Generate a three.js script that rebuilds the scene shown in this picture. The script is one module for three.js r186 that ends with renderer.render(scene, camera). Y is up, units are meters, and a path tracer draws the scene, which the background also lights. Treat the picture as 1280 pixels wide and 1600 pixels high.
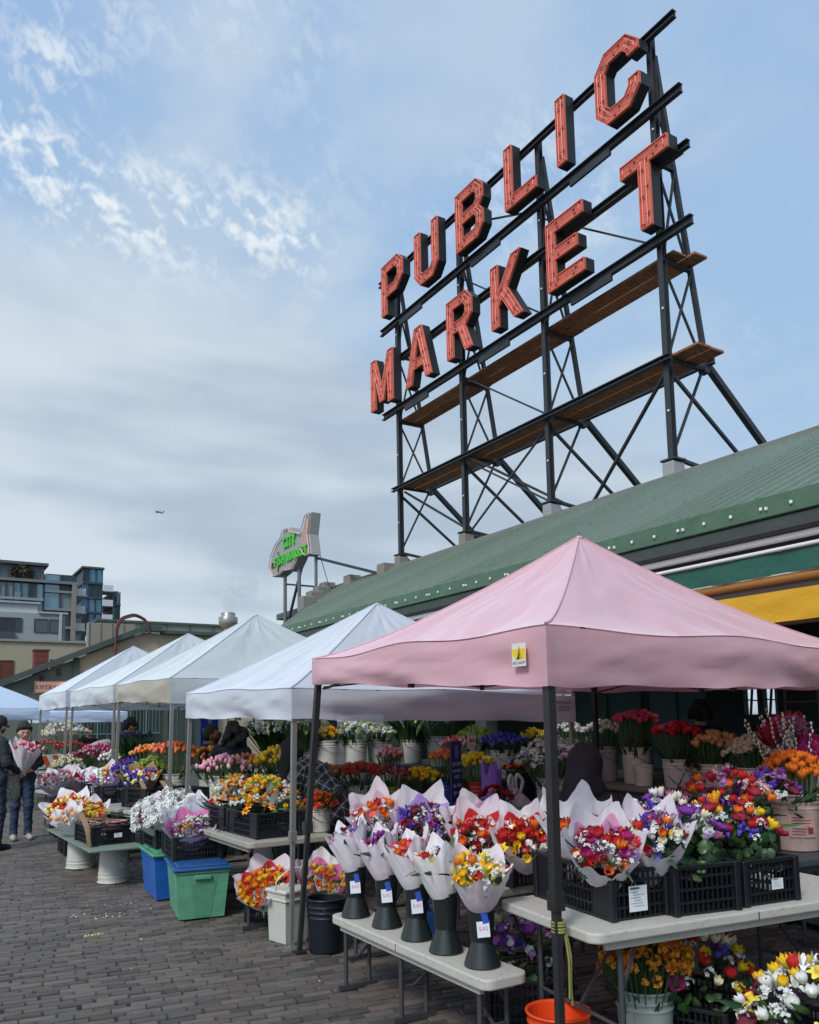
import * as THREE from 'three';
import { mergeGeometries, toCreasedNormals } from 'three/addons/utils/BufferGeometryUtils.js';
import { TextGeometry } from 'three/addons/geometries/TextGeometry.js';
import { FontLoader } from 'three/addons/loaders/FontLoader.js';
import { createNoise2D, createNoise3D } from 'simplex-noise';

// ---------------------------------------------------------------- camera, sky, sun, exposure
const scene = new THREE.Scene();
const camera = new THREE.PerspectiveCamera(64.01, 0.8, 0.05, 9000);
camera.position.set(0, 1.62, 0);
camera.rotation.set(0.11595, -0.55139, -0.01632, 'YXZ');
camera.setViewOffset(1280, 1600, 0, -176, 1280, 1600);      // the lens is shifted: verticals hardly converge
camera.updateProjectionMatrix();

function rng(seed) { let a = seed >>> 0; return () => { a = (a + 0x6D2B79F5) | 0; let t = Math.imul(a ^ (a >>> 15), 1 | a); t = (t + Math.imul(t ^ (t >>> 7), 61 | t)) ^ t; return ((t ^ (t >>> 14)) >>> 0) / 4294967296; }; }
const rnd = rng(7);
const noise2 = createNoise2D(rng(11)), noise3 = createNoise3D(rng(12));
const fbm2 = (x, y, o = 4, g = 0.5) => { let s = 0, a = 1, n = 0; for (let i = 0; i < o; i++) { s += a * noise2(x, y); n += a; a *= g; x = x * 2.03 + 17.1; y = y * 2.03 - 9.3; } return s / n; };
const sstep = (a, b, x) => { const t = Math.min(1, Math.max(0, (x - a) / (b - a))); return t * t * (3 - 2 * t); };
const mix = (a, b, t) => a + (b - a) * t;
const mix3 = (a, b, t) => [mix(a[0], b[0], t), mix(a[1], b[1], t), mix(a[2], b[2], t)];
const DEG = Math.PI / 180;

const SUN_DIR = new THREE.Vector3(-0.62, 0.68, 0.38).normalize();
function makeSky() {
  const W = 4096, Hh = 2048, data = new Float32Array(W * Hh * 4);
  const blueHi = [0.262, 0.440, 0.735], blueLo = [0.36, 0.56, 0.79], veil = [0.47, 0.605, 0.765];
  const grey = [0.43, 0.525, 0.64], pale = [0.65, 0.745, 0.815], white = [0.86, 0.91, 0.94], ground = [0.10, 0.095, 0.09];
  for (let j = 0; j < Hh; j++) {
    const el = ((j + 0.5) / Hh - 0.5) * 180, cy = Math.cos(el * DEG), sy = Math.sin(el * DEG);
    for (let i = 0; i < W; i++) {
      const k = (j * W + i) * 4; data[k + 3] = 1;
      if (el < -1) { data[k] = ground[0]; data[k + 1] = ground[1]; data[k + 2] = ground[2]; continue; }
      const ph = ((i + 0.5) / W - 0.5) * 2 * Math.PI, dx = Math.cos(ph) * cy, dz = Math.sin(ph) * cy;
      let az = Math.atan2(dx, -dz) / DEG;                       // degrees right of the street's direction
      const px = dx / (sy + 0.16), pz = dz / (sy + 0.16);        // the cloud sheet, seen in perspective
      let c = mix3(blueLo, blueHi, sstep(8, 46, el));
      const v = fbm2(px * 0.9 + 3, pz * 0.9, 5, 0.55);
      c = mix3(c, veil, 0.30 + 0.66 * sstep(-0.35, 0.55, v));
      const v2 = fbm2(px * 2.6 + 3, pz * 1.3 + 40, 4);
      c = mix3(c, pale, 0.45 * sstep(-0.05, 0.8, v2));
      // a sheet of stratus low in the sky, thicker ahead along the street than to the right
      const b = 13 + 20 * Math.pow(0.5 + 0.5 * Math.cos((az + 18) * DEG), 3);
      const m = sstep(b + 3.5, b - 6, el + 4.5 * fbm2(px * 0.7 + 9, pz * 0.7 + 2, 3));
      if (m > 0) {
        const band = fbm2(az * 0.018 + 5 - el * 0.014, el * 0.10 + az * 0.008 + 1.7, 4, 0.52);
        const lump = fbm2(px * 1.8 + 30, pz * 1.8, 4);
        let g = mix3(grey, pale, sstep(-0.6, 0.6, band * 0.9 + lump * 0.34 + 0.10 - 0.012 * (az - 14)));
        c = mix3(c, g, m * 0.92);
      }
      // curdled wisps of altocumulus
      const t = (az - 3.5) / 20.5, line = 34.9 - 4.3 * t - 1.1 * Math.sin(t * 5);
      let wm = Math.exp(-Math.pow((el - line) / (3.4 - 0.9 * t), 2)) * sstep(29, 22.5, az + 1.2 * noise2(el * 0.5, 3)) * sstep(-30, -8, az);
      wm = Math.max(wm, 0.75 * Math.exp(-Math.pow((az - 6.5) / 3.4, 2) - Math.pow((el - 38.8) / 2.1, 2)));
      wm = Math.max(wm, 0.42 * sstep(0.28, 0.85, fbm2(px * 1.2 - 20, pz * 1.2 + 11, 2)) * sstep(16, 30, el));
      if (wm > 0.02) {
        const s1 = az * 0.97 - el * 0.3, n1 = el * 0.95 + az * 0.3, q = 0.18 * noise2(s1 * 0.5, n1 * 0.5);
        const w = 0.66 * fbm2(s1 * 0.5 + q, n1 * 0.7 - q, 7, 0.72) + 0.42 * fbm2(s1 * 0.16 + 8, n1 * 0.3, 3);
        c = mix3(c, white, 0.92 * wm * sstep(-0.14, 0.40, w));
      }
      // thin cloud brightens around the veiled sun
      const s = Math.max(0, dx * SUN_DIR.x + sy * SUN_DIR.y + dz * SUN_DIR.z), glow = 1.6 * Math.pow(s, 7);
      const f = sstep(-1, 0.4, el);
      for (let n = 0; n < 3; n++) data[k + n] = mix(ground[n], 0.645 * c[n] * (1 + glow), f);
    }
  }
  const t = new THREE.DataTexture(data, W, Hh, THREE.RGBAFormat, THREE.FloatType);
  t.mapping = THREE.EquirectangularReflectionMapping; t.magFilter = THREE.LinearFilter; t.minFilter = THREE.LinearFilter; t.needsUpdate = true;
  return t;
}
const sky = makeSky();
scene.background = sky; scene.environment = sky;
const sun = new THREE.DirectionalLight(new THREE.Color(1, 0.955, 0.89), 1.5);
sun.position.copy(SUN_DIR).multiplyScalar(60); sun.target.position.set(4, 0, -8);
sun.position.add(sun.target.position);
sun.castShadow = true; sun.shadow.radius = 26; sun.shadow.mapSize.set(2048, 2048);
Object.assign(sun.shadow.camera, { left: -45, right: 45, top: 45, bottom: -45, near: 1, far: 160 });
scene.add(sun, sun.target);

const renderer = new THREE.WebGLRenderer({ antialias: true });
renderer.toneMapping = THREE.LinearToneMapping;
renderer.toneMappingExposure = 1.56;
renderer.shadowMap.enabled = true;
renderer.shadowMap.type = THREE.PCFSoftShadowMap;

// ---------------------------------------------------------------- helpers
const V = (x, y, z) => new THREE.Vector3(x, y, z);
const names = new Map();
const numbered = n => { const k = names.get(n) || 0; names.set(n, k + 1); return k ? `${n}_${String(k).padStart(3, '0')}` : n; };
function shade(m) { m.castShadow = true; m.receiveShadow = true; return m; }
function thing(name, label, category, [x, y, z] = [0, 0, 0], turn = 0, group) {
  const o = new THREE.Group(); o.name = numbered(name); scene.add(o); o.position.set(x, y, z); o.rotation.y = turn;
  o.userData = { label, category }; if (group) o.userData.group = group; return o;
}
function part(name, geo, mat, parent, label) {
  const m = shade(new THREE.Mesh(geo, mat)); m.name = name; parent.add(m); if (label) m.userData.label = label; return m;
}
function single(name, label, category, geo, mat, pos = [0, 0, 0], turn = 0, group) {
  const m = shade(new THREE.Mesh(geo, mat)); m.name = numbered(name); m.position.set(...pos); m.rotation.y = turn; scene.add(m);
  m.userData = { label, category }; if (group) m.userData.group = group; return m;
}
function struct(name, geo, mat) { const m = shade(new THREE.Mesh(geo, mat)); m.name = name; m.userData = { kind: 'structure' }; scene.add(m); return m; }
// uv in metres from the dominant axis of each face's normal
function boxUV(g, s = 1, ox = 0, oy = 0) {
  if (g.index) g = g.toNonIndexed();
  const p = g.attributes.position, uv = new Float32Array(p.count * 2), a = V(), b = V(), c = V();
  for (let i = 0; i < p.count; i += 3) {
    a.fromBufferAttribute(p, i); b.fromBufferAttribute(p, i + 1).sub(a); c.fromBufferAttribute(p, i + 2).sub(a); b.cross(c);
    const nx = Math.abs(b.x), ny = Math.abs(b.y), nz = Math.abs(b.z);
    for (let k = 0; k < 3; k++) {
      const x = p.getX(i + k), y = p.getY(i + k), z = p.getZ(i + k);
      const [u, v] = nx >= ny && nx >= nz ? [z, y] : ny >= nz ? [x, z] : [x, y];
      uv[(i + k) * 2] = u * s + ox; uv[(i + k) * 2 + 1] = v * s + oy;
    }
  }
  g.setAttribute('uv', new THREE.BufferAttribute(uv, 2)); return g;
}
function clean(g, color) {       // keep position, normal, uv (and colour), not indexed
  if (g.index) g = g.toNonIndexed(); else g = g.clone();
  for (const k of Object.keys(g.attributes)) if (!['position', 'normal', 'uv', 'color'].includes(k)) g.deleteAttribute(k);
  const n = g.attributes.position.count;
  if (!g.attributes.normal) g.computeVertexNormals();
  if (!g.attributes.uv) g.setAttribute('uv', new THREE.BufferAttribute(new Float32Array(n * 2), 2));
  if (color) {
    const o = g.attributes.color, c = new Float32Array(n * 3);
    for (let i = 0; i < n; i++) { c[i * 3] = color[0] * (o ? o.getX(i) : 1); c[i * 3 + 1] = color[1] * (o ? o.getY(i) : 1); c[i * 3 + 2] = color[2] * (o ? o.getZ(i) : 1); }
    g.setAttribute('color', new THREE.BufferAttribute(c, 3));
  }
  return g;
}
function join(list) { const hasC = list.some(g => g.attributes.color); return mergeGeometries(list.map(g => clean(g, hasC ? [1, 1, 1] : null))); }
const M4 = new THREE.Matrix4();
function moved(g, x, y, z, rx = 0, ry = 0, rz = 0, s = 1) {
  const m = new THREE.Matrix4().compose(V(x, y, z), new THREE.Quaternion().setFromEuler(new THREE.Euler(rx, ry, rz, 'YXZ')), Array.isArray(s) ? V(...s) : V(s, s, s));
  return g.clone().applyMatrix4(m);
}
// a box with chamfered edges, base at y0
function box(x0, y0, z0, x1, y1, z1, b = 0) {
  const w = Math.abs(x1 - x0), h = Math.abs(y1 - y0), d = Math.abs(z1 - z0), c = V((x0 + x1) / 2, (y0 + y1) / 2, (z0 + z1) / 2);
  if (!b) { const g = new THREE.BoxGeometry(w, h, d); g.translate(c.x, c.y, c.z); return boxUV(g); }
  b = Math.min(b, w / 2.1, h / 2.1, d / 2.1);
  const pts = []; const X = w / 2, Y = h / 2, Z = d / 2;
  for (const sx of [-1, 1]) for (const sy of [-1, 1]) for (const sz of [-1, 1]) pts.push([sx * X, sy * (Y - b), sz * (Z - b)], [sx * (X - b), sy * Y, sz * (Z - b)], [sx * (X - b), sy * (Y - b), sz * Z]);
  const ix = (sx, sy, sz, k) => ((sx > 0 ? 4 : 0) + (sy > 0 ? 2 : 0) + (sz > 0 ? 1 : 0)) * 3 + k, F = [];
  const quad = (a, q, r, t) => F.push(a, q, r, a, r, t), S = [-1, 1];
  for (const s of S) {
    quad(ix(s, -1, -1, 0), ix(s, 1, -1, 0), ix(s, 1, 1, 0), ix(s, -1, 1, 0));
    quad(ix(-1, s, -1, 1), ix(1, s, -1, 1), ix(1, s, 1, 1), ix(-1, s, 1, 1));
    quad(ix(-1, -1, s, 2), ix(1, -1, s, 2), ix(1, 1, s, 2), ix(-1, 1, s, 2));
  }
  for (const s of S) for (const t of S) {
    quad(ix(s, t, -1, 0), ix(s, t, 1, 0), ix(s, t, 1, 1), ix(s, t, -1, 1));
    quad(ix(s, -1, t, 0), ix(s, 1, t, 0), ix(s, 1, t, 2), ix(s, -1, t, 2));
    quad(ix(-1, s, t, 1), ix(1, s, t, 1), ix(1, s, t, 2), ix(-1, s, t, 2));
    for (const r of S) F.push(ix(s, t, r, 0), ix(s, t, r, 1), ix(s, t, r, 2));
  }
  const pos = new Float32Array(F.length * 3), A = V(), B = V(), C = V();
  for (let i = 0; i < F.length; i += 3) {
    let [a, q, r] = [F[i], F[i + 1], F[i + 2]]; A.set(...pts[a]); B.set(...pts[q]); C.set(...pts[r]);
    const n = B.clone().sub(A).cross(C.clone().sub(A)); if (n.dot(A.clone().add(B).add(C)) < 0) [q, r] = [r, q];
    [a, q, r].forEach((v, k) => { pos[(i + k) * 3] = pts[v][0] + c.x; pos[(i + k) * 3 + 1] = pts[v][1] + c.y; pos[(i + k) * 3 + 2] = pts[v][2] + c.z; });
  }
  const g = new THREE.BufferGeometry(); g.setAttribute('position', new THREE.BufferAttribute(pos, 3)); g.computeVertexNormals(); return boxUV(g);
}
// a bar of rectangular (w by h) or round (seg > 4) section between two points
function bar(a, b, w, h = w, seg = 4) {
  a = a.isVector3 ? a : V(...a); b = b.isVector3 ? b : V(...b);
  const L = a.distanceTo(b), dir = b.clone().sub(a).normalize();
  let g = seg === 4 ? new THREE.BoxGeometry(w, L, h) : new THREE.CylinderGeometry(w / 2, h / 2, L, seg);
  g = seg === 4 ? boxUV(g) : g.toNonIndexed();
  let x = Math.abs(dir.y) > 0.9 ? V(1, 0, 0) : V(0, 1, 0); x = x.clone().sub(dir.clone().multiplyScalar(x.dot(dir))).normalize();
  const z = x.clone().cross(dir); const m = new THREE.Matrix4().makeBasis(x, dir, z); m.setPosition(a.clone().add(b).multiplyScalar(0.5));
  return g.applyMatrix4(m);
}
function tube(pts, r, seg = 24, rad = 6, closed = false) { return new THREE.TubeGeometry(new THREE.CatmullRomCurve3(pts.map(p => p.isVector3 ? p : V(...p)), closed, 'catmullrom', 0.3), seg, r, rad, closed); }
function lathe(pts, seg = 24) { return new THREE.LatheGeometry(pts.map(p => new THREE.Vector2(p[0], p[1])), seg); }
// grid surface from f(u, v) -> [x, y, z]
function surf(nu, nv, f, su = 1, sv = 1) {
  const pos = [], uv = [], ix = [];
  for (let j = 0; j <= nv; j++) for (let i = 0; i <= nu; i++) { const p = f(i / nu, j / nv); pos.push(...p); uv.push(i / nu * su, j / nv * sv); }
  for (let j = 0; j < nv; j++) for (let i = 0; i < nu; i++) { const a = j * (nu + 1) + i, b = a + nu + 1; ix.push(a, a + 1, b + 1, a, b + 1, b); }
  const g = new THREE.BufferGeometry(); g.setAttribute('position', new THREE.Float32BufferAttribute(pos, 3)); g.setAttribute('uv', new THREE.Float32BufferAttribute(uv, 2)); g.setIndex(ix); g.computeVertexNormals(); return g;
}
// ---------------------------------------------------------------- textures and materials
function dataTex(n, f, srgb = false, rep = 1) {
  const d = new Uint8Array(n * n * 4);
  for (let j = 0; j < n; j++) for (let i = 0; i < n; i++) { const r = f(i / n, j / n), k = (j * n + i) * 4, a = Array.isArray(r) ? r : [r, r, r]; for (let c = 0; c < 3; c++) d[k + c] = Math.max(0, Math.min(255, a[c] * 255)); d[k + 3] = 255; }
  const t = new THREE.DataTexture(d, n, n); t.wrapS = t.wrapT = THREE.RepeatWrapping; t.magFilter = THREE.LinearFilter; t.minFilter = THREE.LinearMipmapLinearFilter; t.repeat.set(rep, rep);
  if (srgb) t.colorSpace = THREE.SRGBColorSpace; t.needsUpdate = true; return t;
}
// noise that wraps round, so that repeats have no seams
const ring = (u, v, f, o = 4, s = 0) => { let sum = 0, a = 1, n = 0; for (let i = 0; i < o; i++) { const r = f / (2 * Math.PI), A = u * 2 * Math.PI, B = v * 2 * Math.PI; sum += a * noise3(r * Math.cos(A) + s + 1.7 * r * Math.sin(B), r * Math.sin(A) + i * 9, 1.7 * r * Math.cos(B) + s); n += a; a *= 0.55; f *= 2.1; } return sum / n; };
const texGrit = dataTex(512, (u, v) => 0.5 + 0.35 * ring(u, v, 40, 3) + 0.15 * ring(u, v, 160, 2));
const texMottle = dataTex(512, (u, v) => { const m = 0.90 + 0.10 * ring(u, v, 6, 5) + 0.05 * ring(u, v, 60, 2, 4); return [m, m, m]; }, true);
const texStain = dataTex(512, (u, v) => { const a = ring(u, v, 5, 5, 3), b = ring(u, v, 24, 4, 8), k = 0.93 + 0.05 * b - 0.22 * sstep(0.25, 0.65, a * 0.7 + b * 0.4); return [k, k * 0.985, k * 0.95]; }, true);
const texCloth = dataTex(512, (u, v) => 0.5 + 0.34 * ring(u, v, 7, 4, 6) + 0.16 * (1 - 2 * Math.abs(ring(u, v, 11, 2, 21))));
const texWood = dataTex(512, (u, v) => { const g = ring(u * 1, v, 3, 2, 2), k = 0.78 + 0.16 * Math.sin(60 * (v + 0.06 * g) + 5 * ring(u, v, 8, 3)) + 0.1 * ring(u, v * 1, 90, 2, 5); return [k, k * 0.93, k * 0.86]; }, true);
const rep = (t, a, b = a) => { const c = t.clone(); c.repeat.set(a, b); c.needsUpdate = true; return c; };
const lin = hex => new THREE.Color(hex);
function std(color, rough = 0.7, o = {}) { return new THREE.MeshStandardMaterial({ color: Array.isArray(color) ? new THREE.Color().setRGB(...color) : color, roughness: rough, metalness: 0, ...o }); }
function phys(color, rough = 0.7, o = {}) { return new THREE.MeshPhysicalMaterial({ color: Array.isArray(color) ? new THREE.Color().setRGB(...color) : color, roughness: rough, metalness: 0, ...o }); }
const grit3 = rep(texGrit, 3), mott1 = rep(texMottle, 0.5), stain1 = rep(texStain, 0.8), stain3 = rep(texStain, 2.2);
const mat = {
  steelBlack: std([0.048, 0.054, 0.065], 0.5, { metalness: 0.3, bumpMap: grit3, bumpScale: 0.0015, map: stain1 }),
  steelGrey: std([0.075, 0.083, 0.095], 0.5, { metalness: 0.3, map: stain1 }),
  letterSide: std([0.020, 0.023, 0.028], 0.5, { metalness: 0.2, map: stain1 }),
  letterRed: std([0.79, 0.18, 0.12], 0.6, { map: stain1 }),
  neonTube: phys([0.88, 0.30, 0.24], 0.3, { clearcoat: 0.4, clearcoatRoughness: 0.2 }),
  tubeClip: std([0.20, 0.045, 0.04], 0.6),
  plank: std([0.20, 0.095, 0.052], 0.85, { map: rep(texWood, 0.6, 1.6), bumpMap: grit3, bumpScale: 0.002 }),
  concrete: std([0.26, 0.25, 0.23], 0.9, { map: stain1, bumpMap: grit3, bumpScale: 0.003 }),
  roofGreen: std([0.055, 0.115, 0.075], 0.45, { metalness: 0.1, map: stain1, bumpMap: grit3, bumpScale: 0.0006 }),
  fasciaGreen: std([0.085, 0.165, 0.10], 0.45, { map: mott1 }),
  trimGreen: std([0.075, 0.10, 0.085], 0.6, { map: mott1 }),
  soffit: std([0.085, 0.095, 0.088], 0.8),
  white: std([0.72, 0.72, 0.70], 0.5), whiteDirty: std([0.62, 0.62, 0.59], 0.6, { map: stain3 }),
  clip: std([0.75, 0.75, 0.72], 0.4),
  pole: std([0.40, 0.40, 0.39], 0.38, { metalness: 0.6, map: stain3 }),
  poleBlack: std([0.045, 0.045, 0.048], 0.42, { metalness: 0.4, map: stain3 }),
  blackPlastic: std([0.014, 0.016, 0.020], 0.42, { bumpMap: grit3, bumpScale: 0.0006 }),
  navyPlastic: std([0.010, 0.014, 0.024], 0.36, { map: stain3 }),
  crate: std([0.0075, 0.009, 0.013], 0.42),
  tableTop: std([0.56, 0.55, 0.52], 0.55, { map: stain3, bumpMap: grit3, bumpScale: 0.0012 }),
  greyLeg: std([0.085, 0.088, 0.095], 0.42, { metalness: 0.5 }),
  pailWhite: std([0.60, 0.60, 0.58], 0.45, { map: stain3 }),
  pailGrey: std([0.40, 0.42, 0.42], 0.5, { map: stain3 }),
  pailPink: std([0.55, 0.40, 0.37], 0.5, { map: stain3 }),
  pailBlue: std([0.010, 0.035, 0.26], 0.4), pailRed: std([0.42, 0.022, 0.018], 0.45), pailLime: std([0.20, 0.26, 0.025], 0.45), pailOrange: std([0.86, 0.075, 0.012], 0.38, { map: stain3 }),
  binBlue: std([0.014, 0.12, 0.46], 0.42, { map: mott1 }), binGreen: std([0.12, 0.37, 0.215], 0.42, { map: mott1 }), lidBlue: std([0.02, 0.105, 0.30], 0.45, { map: mott1 }), lidGreen: std([0.10, 0.36, 0.20], 0.45, { map: mott1 }),
  board: std([0.20, 0.255, 0.215], 0.7, { map: stain1 }),
  leaf: std([0.035, 0.085, 0.022], 0.5, { vertexColors: true, side: THREE.DoubleSide }),
  stem: std([0.06, 0.125, 0.035], 0.6, { vertexColors: true }),
  kraft: std([0.42, 0.27, 0.15], 0.8, { side: THREE.DoubleSide, map: mott1 }),
  petals: std([1, 1, 1], 0.55, { vertexColors: true, side: THREE.DoubleSide }),
  glass: phys([0.10, 0.14, 0.16], 0.06, { metalness: 0.0, clearcoat: 1 }),
  skin: std([0.42, 0.24, 0.16], 0.6),
};
// ---------------------------------------------------------------- ground and brick paving
{
  const g = new THREE.PlaneGeometry(6000, 6000, 1, 1); g.rotateX(-Math.PI / 2); g.translate(0, -0.036, -1500);
  const uv = g.attributes.uv; for (let i = 0; i < uv.count; i++) uv.setXY(i, uv.getX(i) * 6000, uv.getY(i) * 6000);
  struct('ground', g, std([0.075, 0.068, 0.064], 0.9, { map: rep(texStain, 0.7), bumpMap: grit3, bumpScale: 0.006 }));
}
const pavement = struct('brick_pavement', box(-3, -0.12, -24, 6.0, -0.027, 1, 0), std([0.075, 0.066, 0.060], 0.95, { map: rep(texStain, 1.3), bumpMap: grit3, bumpScale: 0.006 }));
{
  const r = rng(31), tones = [[0.140, 0.123, 0.115], [0.178, 0.157, 0.147], [0.092, 0.083, 0.079], [0.190, 0.157, 0.143], [0.148, 0.118, 0.105], [0.122, 0.116, 0.114]];
  const mats = tones.map((c, i) => std(c, 0.52, { map: rep(texStain, 2.5 + i * 0.2), bumpMap: rep(texGrit, 7), bumpScale: 0.004 }));
  const L = 0.196, Wd = 0.060, H = 0.045;
  // four worn bricks with uneven chamfered tops
  const variants = [0, 1, 2, 3].map(k => {
    const q = rng(50 + k), b = 0.004, top = [], bot = [];
    for (const [sx, sz] of [[-1, -1], [1, -1], [1, 1], [-1, 1]]) { top.push([sx * (L / 2 - b - q() * 0.004), -q() * 0.002, sz * (Wd / 2 - b - q() * 0.003)]); bot.push([sx * (L / 2 - q() * 0.003), -0.008 - q() * 0.002, sz * (Wd / 2 - q() * 0.002)]); }
    const p = []; const tri = (a, b2, c) => p.push(...a, ...b2, ...c);
    tri(top[0], top[3], top[2]); tri(top[0], top[2], top[1]);
    for (let i = 0; i < 4; i++) { const j = (i + 1) % 4, lo = v => [v[0], -H, v[2]]; tri(top[i], top[j], bot[j]); tri(top[i], bot[j], bot[i]); tri(bot[i], bot[j], lo(bot[j])); tri(bot[i], lo(bot[j]), lo(bot[i])); }
    const g = new THREE.BufferGeometry(); g.setAttribute('position', new THREE.Float32BufferAttribute(p, 3)); g.computeVertexNormals(); return boxUV(g, 1, q() * 3, q() * 3);
  });
  const rx = V(0.9905, 0, 0.137), rz = V(-0.137, 0, 0.9905), turn = Math.atan2(-0.137, 0.9905);
  camera.updateMatrixWorld(); const vp = new THREE.Matrix4().multiplyMatrices(camera.projectionMatrix, camera.matrixWorldInverse);
  const all = []; const pv = V();
  for (let row = -270; row < 60; row++) {
    const off = (row & 1) * 0.097 + (r() - 0.5) * 0.06;
    for (let col = -22; col < 37; col++) {
      const u = col * 0.194 + off + (r() - 0.5) * 0.012, w = row * 0.075 + (r() - 0.5) * 0.006 + 0.012 * Math.sin(u * 1.3 + row * 0.05);
      const x = rx.x * u + rz.x * w, z = rx.z * u + rz.z * w;
      const lift = 0.007 * noise2(x * 0.9, z * 0.9) + (r() - 0.5) * 0.009, o = { x, z, y: lift - 0.002, a: turn + (r() - 0.5) * 0.05, k: Math.floor(r() * 4), t: Math.floor(r() * 6), sx: 0.915 + r() * 0.07, sz: 0.84 + r() * 0.18, tx: (r() - 0.5) * 0.09 };
      if (x < -2.2 || x > 5.9 || z < -17.5 || z > -1.5 || x < -0.1 * z - 3.2) continue;
      if (r() < 0.006) continue;                           // a missing brick here and there
      pv.set(x, 0, z).applyMatrix4(vp); o.inView = pv.z < 1 && Math.abs(pv.x) < 1.02 && Math.abs(pv.y) < 1.02 && x < 3.2; o.d = Math.hypot(x, z); all.push(o);
    }
  }
  const near = all.filter(o => o.inView).sort((a, b) => a.d - b.d).slice(0, 300), set = new Set(near), e = new THREE.Euler(), qd = new THREE.Quaternion();
  for (const o of near) { const m = part('brick', variants[o.k], mats[o.t], pavement); m.position.set(o.x, o.y, o.z); m.rotation.set(o.tx, o.a, 0, 'YXZ'); m.scale.set(o.sx, 1, o.sz); }
  const byTone = tones.map(() => []);
  for (const o of all) if (!set.has(o)) byTone[o.t].push(variants[o.k].clone().applyMatrix4(new THREE.Matrix4().compose(V(o.x, o.y, o.z), qd.setFromEuler(e.set(o.tx, o.a, 0, 'YXZ')), V(o.sx, 1, o.sz))));
  byTone.forEach((l, i) => { if (l.length) { const m = part('paving_bricks', mergeGeometries(l), mats[i], pavement); m.userData.kind = 'stuff'; } });
}

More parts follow.
